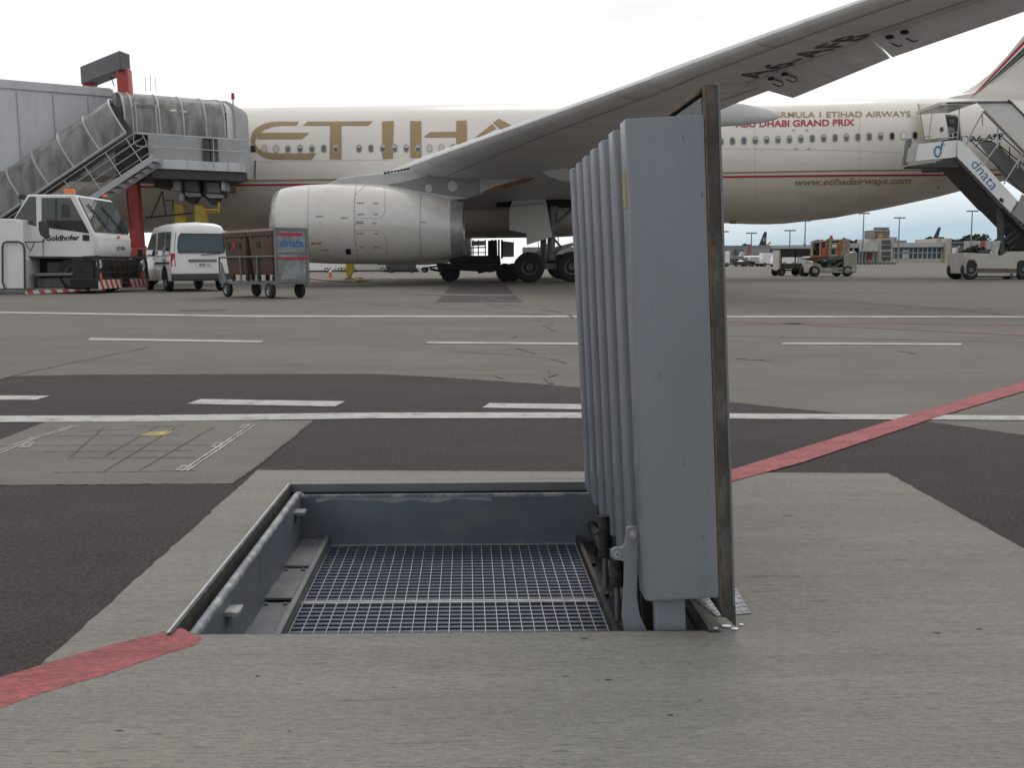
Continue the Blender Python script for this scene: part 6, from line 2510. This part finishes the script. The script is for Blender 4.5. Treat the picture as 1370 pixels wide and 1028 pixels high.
tubes('handrail', [((408, 262), (405, 240), (430, 236), (760, 560)), ((600, 285), (720, 380), (900, 540), YS0 + 1.9), ((560, 235), (600, 230), (900, 500), YS0 + 1.9), ((600, 232), (600, 300), YS0 + 1.9),
                   ((650, 290), (650, 345), YS0 + 1.9), ((700, 330), (700, 390), YS0 + 1.9), ((450, 255), (560, 262), YS0 + 1.9), ((430, 270), (455, 235), (470, 240)), ((475, 290), (500, 262))], .022, M_BLKP)
decal_text('side_lettering', 'dnata', M_BLUE, f_pan, SO, (1180 + 449 / 3.805, 120 + 381 / 3.805), (1180 + 560 / 3.805, 120 + 515 / 3.805), (11.0, -9.0), lambda x, y: P(x, y, YS0 - .015), bold=-.005, cap=.70)
spr('dark_mark', ((600, 548), (620, 558), (618, 575), (598, 566)), S4, YS0 - .012, YS0, M_BLKP, f_pan, bevel=0)
# landing
YLD = YS0 + .1
ldg = spr('landing_side_panel', ((188, 276), (384, 256), (384, 344), (168, 364)), S4, YLD, YLD + .06, M_WHT)
mb = MB()
a, b = S4(172, 372, YLD), S4(395, 350, YLD)
mb.b2((18.35, YLD + .07, b.z - .26), (19.2, 44.2, b.z - .06))
lf = mb.build('landing_floor', M_DGREY, stk, SO, bevel=.02)
spr('landing_underframe', ((135, 388), (385, 355), (560, 535), (540, 545), (400, 395), (140, 397)), S4, YLD, YLD + .6, M_BRD)
spr('pivoting_gate', ((135, 300), (183, 272), (160, 365), (122, 372)), S4, YLD, YLD + .06, M_WHT2)
spr('rubber_bumper', ((132, 248), (152, 245), (154, 262), (130, 382), (112, 385)), S4, YLD + .1, YLD + .35, M_MGREY)
swirl('company_logo', M_BLUE, ldg, lambda u, v: P(1180 + (262 + 58 * u) / 3.805, 120 + (347 - 84 * v) / 3.805, YLD - .02), SO)
tubes('landing_railing', [((188, 240), (250, 238)), ((188, 258), (380, 240)), ((188, 275), (192, 235)), ((380, 340), (394, 95)), ((235, 265), (255, 118)), ((330, 225), (385, 215)), ((330, 250), (385, 240))], .022, M_RAIL, Y=YLD)
tubes('canopy_post', [((425, 280), (510, 120)), ((511, 118), (511, 185)), ((430, 275), (447, 245)), ((515, 385), (622, 232)), ((590, 195), (588, 300)), ((620, 480), (718, 322)), ((705, 330), (690, 400))], .028, M_RAIL)
# canopy
spr('landing_roof', ((292, 62), (478, 50), (488, 60), (478, 70), (300, 80)), S4, YS0 - .1, YS0 + 2.3, M_WHT)
spr('roof_rail', ((330, 62), (620, 55), (655, 55), (655, 66), (330, 70)), S4, YS0 - .16, YS0 - .1, M_MGREY)
cs_ = spr('flight_canopy_side', ((484, 62), (652, 66), (1350, 770), (1170, 770)), S4, YS0 - .1, YS0 - .04, mat('canopy_side_white', (.66, .655, .63), .5, var=.05, dirt=(.5, .48, .44), dirt_amt=.5))
mb = MB()
A_ = [S4(484, 58, YS0 - .14), S4(655, 62, YS0 - .14), S4(655, 62, YS0 + 2.3), S4(484, 58, YS0 + 2.3)]
A_ = [Vector((p.x, q.y, p.z)) for p, q in zip([A_[0], A_[1], A_[1], A_[0]], A_)]
B_ = [p + (S4(1350, 770, YS0 - .14) - S4(655, 62, YS0 - .14)) for p in A_]
mb.loft([[p - Z * .0 for p in (A_[1], A_[2])], [p for p in (B_[1], B_[2])]], closed=False, caps=False)
mb.build('flight_canopy_roof', M_WHT2, cs_, SO, smooth=0)
tubes('roof_edge', [((655, 60), (1350, 764)), ((484, 60), (655, 60))], .035, M_MGREY, cs_, Y=YS0 - .12)
tubes('roof_corner', [((640, 55), (658, 66))], .06, M_DGREY, cs_, Y=YS0 - .14)

# ================================================================== APRON VEHICLES ON THE RIGHT


def V5(x, y, Y):
    return P(940 + x / 6.227, 300 + y / 6.227, Y)


YB = 56.0
O_ = Vector((V5(740, 400, YB).x, YB + .8, 0))
bc_ = thing('baggage_cart', 'covered baggage cart with dark curtains, parked behind the white loader truck', 'baggage cart', tuple(O_))


def vpr(name, pts, Y0, Y1, m_, parent, o, f=V5, bevel=.015):
    mb_ = MB()
    mb_.prism([f(x, y, Y0) for x, y in pts], (0, Y1 - Y0, 0))
    return mb_.build(name, m_, parent, o, bevel=bevel)


vpr('curtain', ((652, 212), (935, 212), (935, 274), (652, 276)), YB, YB + .05, M_MIRR, bc_, O_)
vpr('curtain', ((652, 212), (935, 212), (935, 274), (652, 276)), YB + 1.5, YB + 1.55, M_MIRR, bc_, O_)
vpr('side_board', ((652, 332), (935, 330), (935, 372), (652, 374)), YB, YB + 1.55, mat('cart_dark', (.06, .05, .05), .7, var=.2), bc_, O_)
vpr('roof', ((640, 204), (940, 204), (940, 214), (640, 214)), YB - .03, YB + 1.6, M_DGREY, bc_, O_)
for x in (652, 768, 925):
    vpr('post', ((x, 210), (x + 10, 210), (x + 10, 372), (x, 372)), YB, YB + .07, M_DGREY, bc_, O_)
    vpr('post', ((x, 210), (x + 10, 210), (x + 10, 372), (x, 372)), YB + 1.45, YB + 1.52, M_DGREY, bc_, O_)
vpr('end_frame', ((645, 210), (653, 210), (653, 375), (643, 375)), YB - .02, YB + 1.5, mat('end_frame_tan', (.38, .28, .2), .6, var=.2), bc_, O_)
vpr('end_curtain', ((636, 220), (644, 218), (644, 375), (634, 382)), YB + .1, YB + 1.4, M_WHT2, bc_, O_)
vpr('chassis', ((630, 380), (930, 376), (930, 386), (630, 390)), YB + .2, YB + 1.3, M_MGREY, bc_, O_)
for x in (660, 832):
    p = V5(x, 405, YB)
    for Y_, s_ in ((YB + .1, -1), (YB + 1.4, 1)):
        wheel(bc_, Vector((p.x, Y_, .24)) - O_, (0, s_, 0), .24, .16, n=18, hub=M_MGREY)

YL = 52.5
O_ = Vector((V5(1060, 400, YL).x, YL + 1, 0))
lt = thing('loader_truck', 'low white loader truck with orange guard rails on its platform', 'loader truck', tuple(O_))
vpr('body', ((918, 326), (930, 318), (985, 335), (1000, 362), (1180, 362), (1180, 268), (1225, 240), (1275, 226), (1290, 240), (1284, 402), (1260, 408), (918, 408), (914, 370)), YL, YL + 1.9, M_WHT2, lt, O_, bevel=.03)
vpr('engine_bay', ((985, 318), (1000, 306), (1180, 302), (1180, 362), (1000, 366)), YL + .2, YL + 1.7, M_BLACK, lt, O_)
vpr('platform', ((915, 266), (1050, 262), (1060, 275), (1215, 262), (1215, 292), (1060, 300), (980, 305), (880, 282)), YL + .1, YL + 1.8, M_MGREY, lt, O_)
vpr('platform_edge', ((905, 262), (1050, 258), (1050, 270), (908, 278)), YL, YL + .1, M_ORG2, lt, O_)
mb = MB()
for x in (910, 938, 1018, 1052, 1125, 1178):
    pass
mb.bm.free()
for x, y0, w, m_ in ((912, 150, .05, M_CREAM), (1012, 205, .07, M_ORG2), (1036, 130, .06, M_ORG2), (1056, 125, .10, M_CREAM), (1130, 165, .07, M_ORG2), (1150, 135, .06, M_ORG2), (1180, 130, .08, M_CREAM), (1212, 125, .09, M_CREAM), (985, 150, .05, M_ORG2)):
    a, b = V5(x, y0, YL + .2), V5(x, 268, YL + .2)
    MB().b2((a.x - w, YL + .12, b.z), (a.x + w, YL + .25, a.z)).build('guard_post', m_, lt, O_)
for (xa, ya, xb, yb, m_) in ((1056, 135, 1180, 130, M_CREAM), (1056, 200, 1180, 192, M_WHT2), (1056, 165, 1180, 160, M_WHT2), (905, 155, 1036, 140, M_CREAM), (985, 205, 1036, 205, M_ORG2)):
    a, b = V5(xa, ya, YL + .2), V5(xb, yb, YL + .2)
    MB().tube([a, b], .045, 6).build('guard_rail', m_, lt, O_)
a = V5(1075, 95, YL + 1.4)
vpr('red_flag_board', ((1064, 95), (1080, 92), (1092, 130), (1068, 140)), YL + 1.3, YL + 1.4, M_CONE, lt, O_)
vpr('coat', ((918, 140), (958, 128), (975, 150), (970, 168), (910, 168)), YL + 1.3, YL + 1.5, M_REDP, lt, O_)
vpr('roll', ((945, 132), (972, 130), (978, 168), (950, 170)), YL + 1.2, YL + 1.3, M_BLKP, lt, O_)
p0, p1 = V5(1060, 282, YL + .3), V5(1210, 276, YL + .3)
MB().cyl(p0, p1, .16, n=14).build('roller', M_MGREY, lt, O_)
for x in (1040, 1255):
    vpr('lamp', ((x - 17, 374), (x + 17, 374), (x + 17, 396), (x - 17, 396)), YL - .03, YL + .02, M_LAMP, lt, O_)
decal_text('fleet_lettering', '744', M_BLKP, lt, O_, (940 + 1127 / 6.227, 300 + 391 / 6.227), (940 + 1162 / 6.227, 300 + 390 / 6.227), (0, -2.6), lambda x, y: P(x, y, YL - .02), bold=.04)
decal_text('fleet_lettering', 'VLTA', M_BLKP, lt, O_, (940 + 1225 / 6.227, 300 + 254 / 6.227), (940 + 1268 / 6.227, 300 + 252 / 6.227), (0, -1.9), lambda x, y: P(x, y, YL - .02), bold=.04) if False else None
for x in (935, 1208):
    p = V5(x, 420, YL)
    for Y_, s_ in ((YL + .1, -1), (YL + 1.75, 1)):
        wheel(lt, Vector((p.x, Y_, .30)) - O_, (0, s_, 0), .30, .22, n=18, hub=M_DGREY)
random.seed(5)
mb = MB()
for k in range(12):
    a = V5(random.uniform(1000, 1170), random.uniform(310, 355), YL + .15)
    mb.tube([a, a + Vector((random.uniform(-.6, .6), 0, random.uniform(-.2, .2)))], .04, 6)
mb.build('engine_pipes', M_MGREY, lt, O_)

# ================================================================== BACKGROUND
YT = 480.0


def U6(x, y, Y):
    return P(1120 + x / 5.48, 280 + y / 5.48, Y)


def bgbox(name, x0, y0, x1, y1, Y, d, m_, parent, o, f=P, ground=False, bevel=0):
    a, b = f(x0, y0, Y), f(x1, y1, Y)
    z0 = 0.0 if ground else b.z
    return MB().b2((a.x, Y, z0), (b.x, Y + d, a.z)).build(name, m_, parent, o, bevel=bevel, smooth=0)


def px6(x, y):
    return (1120 + x / 5.48, 280 + y / 5.48)


TOo = Vector((P(1230, 345, YT).x, YT + 10, 0))
term = thing('terminal_building', 'cream terminal pavilion with a long glass front and stacked roof chillers, far across the apron', 'terminal', tuple(TOo))


def tb(name, x0, y0, x1, y1, Y, d, m_, ground=False, parent=term, **k):
    return bgbox(name, x0, y0, x1, y1, Y, d, m_, parent, TOo, f=U6, ground=ground)


tb('stair_tower', 310, 212, 410, 372, YT, 20, M_CREAM, True)
tb('entrance_block', 232, 218, 312, 372, YT + 4, 16, M_CREAM, True)
tb('hall', 410, 262, 800, 376, YT + 2, 30, M_BGGREY, True)
tb('roof_fascia', 405, 246, 808, 276, YT - 1, 34, M_BGLT)
gl = tb('glass_front', 414, 277, 797, 366, YT + 1.4, .5, M_BGGL)
tb('door', 478, 300, 526, 368, YT + .9, .3, M_BGLT)
for i in range(12):
    x = 418 + i * 34.5
    tb('mullion', x, 277, x + 3, 368, YT + 1.0, .3, M_BGLT, parent=gl)
for y in (277, 318, 364):
    tb('transom', 414, y, 797, y + 3, YT + .9, .3, M_BGLT, parent=gl)
tb('plinth', 410, 366, 800, 376, YT, 3, M_CREAM, True)
for i in range(3):
    for j in range(4):
        tb('window', 330 + i * 22, 226 + j * 38 + (8 if j > 1 else 0), 348 + i * 22, 256 + j * 38 + (8 if j > 1 else 0), YT - .3, .4, M_BGGL)
tb('end_wall', 797, 214, 832, 374, YT - 2, 34, M_CREAM, True)
tb('end_wall_top', 730, 214, 800, 246, YT + 4, 26, M_CREAM)
ch_ = tb('roof_chiller', 275, 152, 384, 212, YT + 5, 14, mat('chiller_grey', (.17, .155, .14), .7, var=.2, scale=.5))
for x in (300, 347):
    a, b = U6(x, 150, YT + 10), U6(x, 133, YT + 10)
    MB().cyl(Vector((a.x, YT + 10, a.z)), Vector((a.x, YT + 10, b.z)), 2.2, n=16).build('chiller_fan', M_BGGREY, ch_, TOo)
for j in range(3):
    tb('chiller_rack', 268, 160 + j * 18, 392, 162 + j * 18, YT + 4.5, .4, M_BGLT, parent=ch_)
tb('yellow_roof_sign', 304, 184, 332, 208, YT + 3, .5, mat('ochre_sign', (.45, .28, .05), .6))
tb('roof_vent', 410, 205, 438, 246, YT + 6, 6, M_BGGREY)
tb('roof_plant', 420, 228, 510, 246, YT + 12, 8, M_BGGREY)
tb('red_shutter', 228, 314, 256, 370, YT - .5, .5, M_RED)
tb('bridge_drum', 206, 236, 300, 308, YT - 6, 8, M_BGLT)
tb('bridge_leg', 262, 308, 270, 372, YT - 4, 1.5, M_BGGREY, True)
tb('bridge_leg', 290, 308, 302, 372, YT - 4, 1.5, M_BGGREY, True)
tb('canopy_roof', 60, 250, 232, 282, YT + 4, 20, M_BGLT)
tb('lower_wing', 60, 282, 232, 372, YT + 8, 16, mat('dark_facade', (.07, .07, .075), .7, var=.3), True)  # lower wing in a darker tone than the roof above
for x in (70, 118, 165, 210):
    tb('pillar', x, 282, x + 5, 372, YT + 4, 1.5, M_BGLT, True)

# far pier with boarding bridges to the right and left
PO2 = Vector((P(1300, 345, YT).x, YT + 30, 0))
pier = thing('pier_building', 'long grey elevated pier right of the glass-fronted terminal, behind the stairs truck', 'pier', tuple(PO2))


def pb(name, x0, y0, x1, y1, Y, d, m_, ground=False, parent=pier, o=PO2):
    return bgbox(name, x0, y0, x1, y1, Y, d, m_, parent, o, f=U6, ground=ground)


pb('elevated_walkway', 832, 238, 1180, 306, YT + 20, 12, M_BGGREY)
pb('walkway_windows', 840, 248, 1170, 262, YT + 19.6, .4, M_BGGL)
for x in (850, 905, 960, 1040, 1110, 1160):
    pb('pier_leg', x, 306, x + 6, 372, YT + 22, 2, M_BGGREY, True)
for x in (965, 1010, 1090, 1140):
    a, b = U6(x, 310, YT + 14), U6(x, 232, YT + 14)
    MB().cyl(Vector((a.x, YT + 14, a.z)), Vector((a.x, YT + 14, b.z)), 2.4, n=16).build('rotunda', M_BGLT, pier, PO2)
pb('red_post', 1070, 232, 1084, 312, YT + 8, 2, M_RED)
pb('cream_wing', 1180, 314, 2300, 372, YT + 30, 20, M_CREAM, True)
pb('low_base', 832, 318, 1180, 372, YT + 40, 10, mat('pier_base', (.16, .155, .14), .8, var=.2), True)

PO3 = Vector((P(1010, 345, YT).x, YT + 30, 0))
pier2 = thing('pier_building', 'long grey elevated pier left of the terminal, seen past the hatch edge', 'pier', tuple(PO3))


def qb(name, x0, y0, x1, y1, Y, d, m_, ground=False):
    return bgbox(name, x0, y0, x1, y1, Y, d, m_, pier2, PO3, f=V5, ground=ground)


def V5f(x, y, Y):
    return V5(x, y, Y)


qb('elevated_walkway', -1500, 192, 560, 262, YT + 20, 12, M_BGGREY)
qb('walkway_roof', 540, 176, 900, 200, YT + 24, 12, M_BGLT)
qb('walkway_body', 560, 200, 900, 255, YT + 26, 10, M_BGGREY)
qb('walkway_windows', 330, 206, 560, 250, YT + 19.6, .4, mat('pier_panel', (.28, .30, .31), .5))
for x in range(-1400, 880, 90):
    qb('pier_leg', x, 262, x + 10, 340, YT + 22, 2, M_BGGREY, True)
for x in (175, 265, 320):
    qb('dark_opening', x, 212, x + 18, 258, YT + 19.2, .4, M_BGGL)
for x, y in ((382, 168), (398, 166)):
    qb('red_post', x - 3, y, x + 4, 280, YT + 8, 1, M_RED)
qb('low_base', -1500, 275, 900, 345, YT + 60, 10, mat('pier_base2', (.13, .13, .13), .8, var=.3), True)

# light masts


def mast(px, y0, label, heads=1):
    Y = YT - 20
    a = P(px, y0, Y)
    m_ = thing('light_mast', label, 'light mast', (a.x, Y, 0), 0, 'tall apron light masts')
    mb_ = MB()
    mb_.cyl((0, 0, 0), (0, 0, a.z), .42, .22, n=10)
    mb_.build('mast_pole', M_BGGREY, m_)
    for i in range(heads):
        MB().b2((-2.6, -.5, a.z - .1 - i * 3.5), (2.6, .5, a.z + .45 - i * 3.5)).build('lamp_head', M_MGREY, m_)
    return m_


for px_, y_, lb in ((967.5, 310.5, 'tall light mast just right of the hatch edge'), (1005.5, 312.5, 'tall light mast left of the purple tail fin'), (1057, 309, 'thin light mast above the dark baggage cart'),
                    (1077.6, 296, 'light mast above the left end of the white loader truck'), (1155.8, 286, 'tallest light mast, left of the roof chillers'), (1203.5, 292, 'light mast with wide head, right of the roof chillers'),
                    (1301, 283, 'light mast between the grey tail fin and the stairs truck')):
    mast(px_, y_, lb)

# far tail fins, each on an aircraft whose body hides behind the pier


def far_jet(name_pts, Y, m_, label, emblem=None):
    pts = [P(x, y, Y) for x, y in name_pts]
    o = Vector((pts[0].x, Y, 0))
    t_ = thing('distant_airliner', label, 'airliner', tuple(o))
    mb_ = MB()
    mb_.prism(pts, (0, .8, 0))
    fn = mb_.build('tail_fin', m_, t_, o, bevel=.1)
    mb_ = MB()
    mb_.cyl((pts[0].x - 40, Y + .4, 4.2), (pts[0].x + 2, Y + .4, 4.4), 2.0, 1.6, n=20)
    mb_.cyl((pts[0].x + 2, Y + .4, 4.4), (pts[0].x + 9, Y + .4, 5.4), 1.6, .4, n=20)
    mb_.build('fuselage', M_WHT, t_, o)
    if emblem:
        MB().cyl(P(*emblem, Y - .1), P(*emblem, Y) + Vector((0, .1, 0)), 1.2, n=14).build('emblem', M_GOLD, fn, o)
    return t_


far_jet([(1014.3, 331), (1022.7, 310.2), (1026.2, 310.2), (1024.8, 331)], YT + 60, M_NAVY, 'far airliner behind the pier showing a purple-navy tail fin with pale emblem', (1022.5, 320.5))
far_jet([(1245.5, 325), (1256, 304.1), (1259.2, 304.1), (1253.5, 325)], YT + 60, mat('charcoal_tail', (.05, .045, .05), .5), 'far airliner with a charcoal tail fin rising behind the glass-fronted terminal')
# crane arm beside the purple tail
o = Vector((P(1028, 331, YT + 30).x, YT + 30, 0))
mb = MB()
mb.tube([P(1024, 330, YT + 30), P(1029.5, 325.5, YT + 30), P(1031, 324, YT + 30)], .5, 6)
mb.tube([Vector((P(1024, 330, YT + 30).x, YT + 30, 0)), P(1024, 330, YT + 30)], .5, 6)
tag(mb.build('crane_arm', M_ORG2, None, o), 'small tan boom lift arm beside the purple tail fin', 'boom lift')
bpy.data.objects['crane_arm'].location = o


# low service vehicles in the distance
def far_truck(px, Y, h, w, body, label, cab_left=True, name='service_truck', group='service vehicles far across the apron', wz=.42):
    gz = .55 if wz > .4 else .22
    x = P(px, 352, Y).x
    t_ = thing(name, label, 'truck', (x, Y, 0), 0, group)
    MB().b2((-w / 2, 0, gz), (w / 2, 2.3, h)).build('cargo_box', body, t_, bevel=.04)
    s_ = -1 if cab_left else 1
    cb = MB().prism([(s_ * w / 2 + s_ * .02, 0.05, .45), (s_ * (w / 2 + 1.5), .05, .45), (s_ * (w / 2 + 1.5), .05, 1.15), (s_ * (w / 2 + 1.1), .05, h * .78), (s_ * w / 2 + s_ * .02, .05, h * .78)], (0, 2.1, 0)).build('cab', M_WHT, t_, bevel=.04)
    MB().prism([(s_ * (w / 2 + .35), 0.03, 1.25), (s_ * (w / 2 + 1.3), .03, 1.25), (s_ * (w / 2 + 1.0), .03, h * .72), (s_ * (w / 2 + .35), .03, h * .72)], (0, .04, 0)).build('cab_window', M_GLASSV, cb)
    MB().b2((-w / 2 - .2, .2, gz - .2 + .05), (w / 2 + .2, 2.1, gz + .01)).build('chassis', M_BLACK, t_)
    for xx in (-w / 2 + .5, w / 2 - .5, s_ * (w / 2 + .9)):
        for Y_, q_ in ((.12, -1), (2.15, 1)):
            wheel(t_, (xx, Y_, wz), (0, q_, 0), wz, .28, n=14, hub=M_MGREY)
    return t_


far_truck(961, 190, 3.0, 4.4, M_WHT, 'white box truck just right of the hatch edge, far across the apron', True)
mb_t = V5
# mobile stairs in the distance
Y = 195
o = Vector((P(993, 352, Y).x, Y, 0))
t_ = thing('mobile_stairs', 'small grey mobile stairs standing beside the white box truck in the distance', 'mobile stairs', tuple(o), 0, 'service vehicles far across the apron')
mb = MB()
mb.prism([V5(x, y, Y) for x, y in ((250, 262), (300, 268), (345, 275), (430, 325), (420, 333), (330, 292), (250, 290))], (0, 1.6, 0))
mb.build('stair_flight', M_BGGREY, t_, o)
mb = MB()
mb.prism([V5(x, y, Y) for x, y in ((312, 272), (332, 226), (356, 238), (338, 280))], (0, 1.6, 0))
mb.build('upper_guard', M_BGLT, t_, o)
mb = MB()
a = V5(250, 300, Y)
mb.b2((a.x, Y, .35), (a.x + 4.5, Y + 1.7, 1.0))
mb.build('chassis', M_DGREY, t_, o)
for x in (.7, 3.6):
    wheel(t_, Vector((a.x + x, Y, .4)) - o, (0, -1, 0), .4, .25, n=14)
far_truck(1012.5, 200, 1.9, 2.6, M_BGLT, 'low grey tender between the mobile stairs and the white vans in the distance', True)
vd = dup(van, (P(1020, 352, 205).x, 205, 0), radians(80), 'small white minibus in the distance, left neighbour of the dark baggage cart')
vd['group'] = 'service vehicles far across the apron'
far_truck(1030, 190, 2.6, 3.0, M_WHT, 'small white van-bodied truck far away directly left of the dark baggage cart', False)
far_truck(1056, 170, 2.5, 2.6, M_WHT, 'small white truck seen through the open side of the baggage cart', True)
far_truck(1072, 180, 2.4, 3.0, M_BGLT, 'small pale truck seen between the baggage cart and the loader truck', False)
# vehicles seen under the engine
for px_, Y, h, w, lb, cl in ((420, 118, 1.75, 4.0, 'pale low service truck under the engine, left of the traffic cone', True), (457, 125, 1.8, 1.4, 'small white truck just right of the traffic cone under the engine', True),
                             (492, 120, 1.7, 4.6, 'long white truck under the engine, right of the yellow stand', False)):
    far_truck(px_, Y, h, w, M_WHT if cl else M_WHT2, lb, cl, group='service vehicles seen under the engine', wz=.3)
far_truck(536, 105, 1.7, 3.2, M_DGREY, 'dark low truck under the rear of the engine', False, group='service vehicles seen under the engine', wz=.3)

# row of empty dollies in front of the terminal
o0 = None
for k in range(10):
    px_ = 1149.5 + 5.2 * k
    Y = 250
    x = P(px_, 352, Y).x
    if o0 is None:
        o0 = thing('baggage_dolly', 'small dark empty dolly in the long row before the terminal', 'dolly', (x, Y, 0), 0, 'dollies lined up before the terminal')
        MB().b2((-.45, 0, .35), (.45, 1.4, .50)).build('deck', M_DGREY, o0)
        MB().tube([(-.42, .1, .5), (-.42, .1, 1.05), (-.42, 1.3, 1.05), (-.42, 1.3, .5)], .04, 6).build('end_rail', M_MGREY, o0)
        for xx in (-.3, .3):
            wheel(o0, (xx, .1, .19), (0, -1, 0), .19, .1, n=12)
    else:
        dup(o0, (x, Y, 0))

# far woodland: leaf clumps in one mass
random.seed(21)
mb = MB()


def clump(cx_, cy_, cz, r):
    n = int(26 * r)
    for _ in range(n):
        th, ph = random.uniform(0, 2 * pi), random.uniform(-.3, 1) * pi / 2
        rr = r * random.uniform(.55, 1.05)
        c_ = Vector((cx_ + rr * cos(th) * cos(ph), cy_ + rr * sin(th) * cos(ph) * .6, cz + rr * sin(ph) * 1.1))
        s_ = random.uniform(.35, .8) * (r / 3) ** .5
        u = Vector((random.uniform(-1, 1), random.uniform(-.4, .4), random.uniform(-1, 1))).normalized() * s_
        w = u.cross(Vector((random.uniform(-1, 1), random.uniform(-1, 1), random.uniform(-1, 1)))).normalized() * s_
        mb.poly([c_ - u - w * .5, c_ + u * .8 - w, c_ + u + w * .7, c_ - u * .6 + w])


YW = YT + 130
for k in range(230):
    px_ = random.uniform(1262, 1800)
    x = P(px_, 350, YW).x
    yy = YW + random.uniform(-20, 30)
    top = P(px_, 322 + 2.0 * sin(px_ * .09) - max(0, (px_ - 1330)) * .06 + random.uniform(-1.5, 3), YW).z
    for zz in (1.0, top * .45, top - 2.5):
        clump(x, yy, max(1, zz), random.uniform(3.2, 5.0))
for k in range(46):
    px_ = random.uniform(1090, 1160)
    top = P(px_, 325.5 + random.uniform(-1, 3), YW).z
    for zz in (top * .5, top - 2):
        clump(P(px_, 350, YW).x, YW + random.uniform(-10, 20), zz, random.uniform(2.5, 4))
for k in range(40):
    px_ = random.uniform(880, 1090)
    top = P(px_, 330.0 + random.uniform(-1.5, 3), YW).z
    clump(P(px_, 350, YW).x, YW + random.uniform(-10, 20), top - 2, random.uniform(2, 3.4))
wood = mb.build('woodland', M_TREE, smooth=0)
wood['kind'] = 'stuff'
wood['label'] = 'dark green far woodland behind the pier'
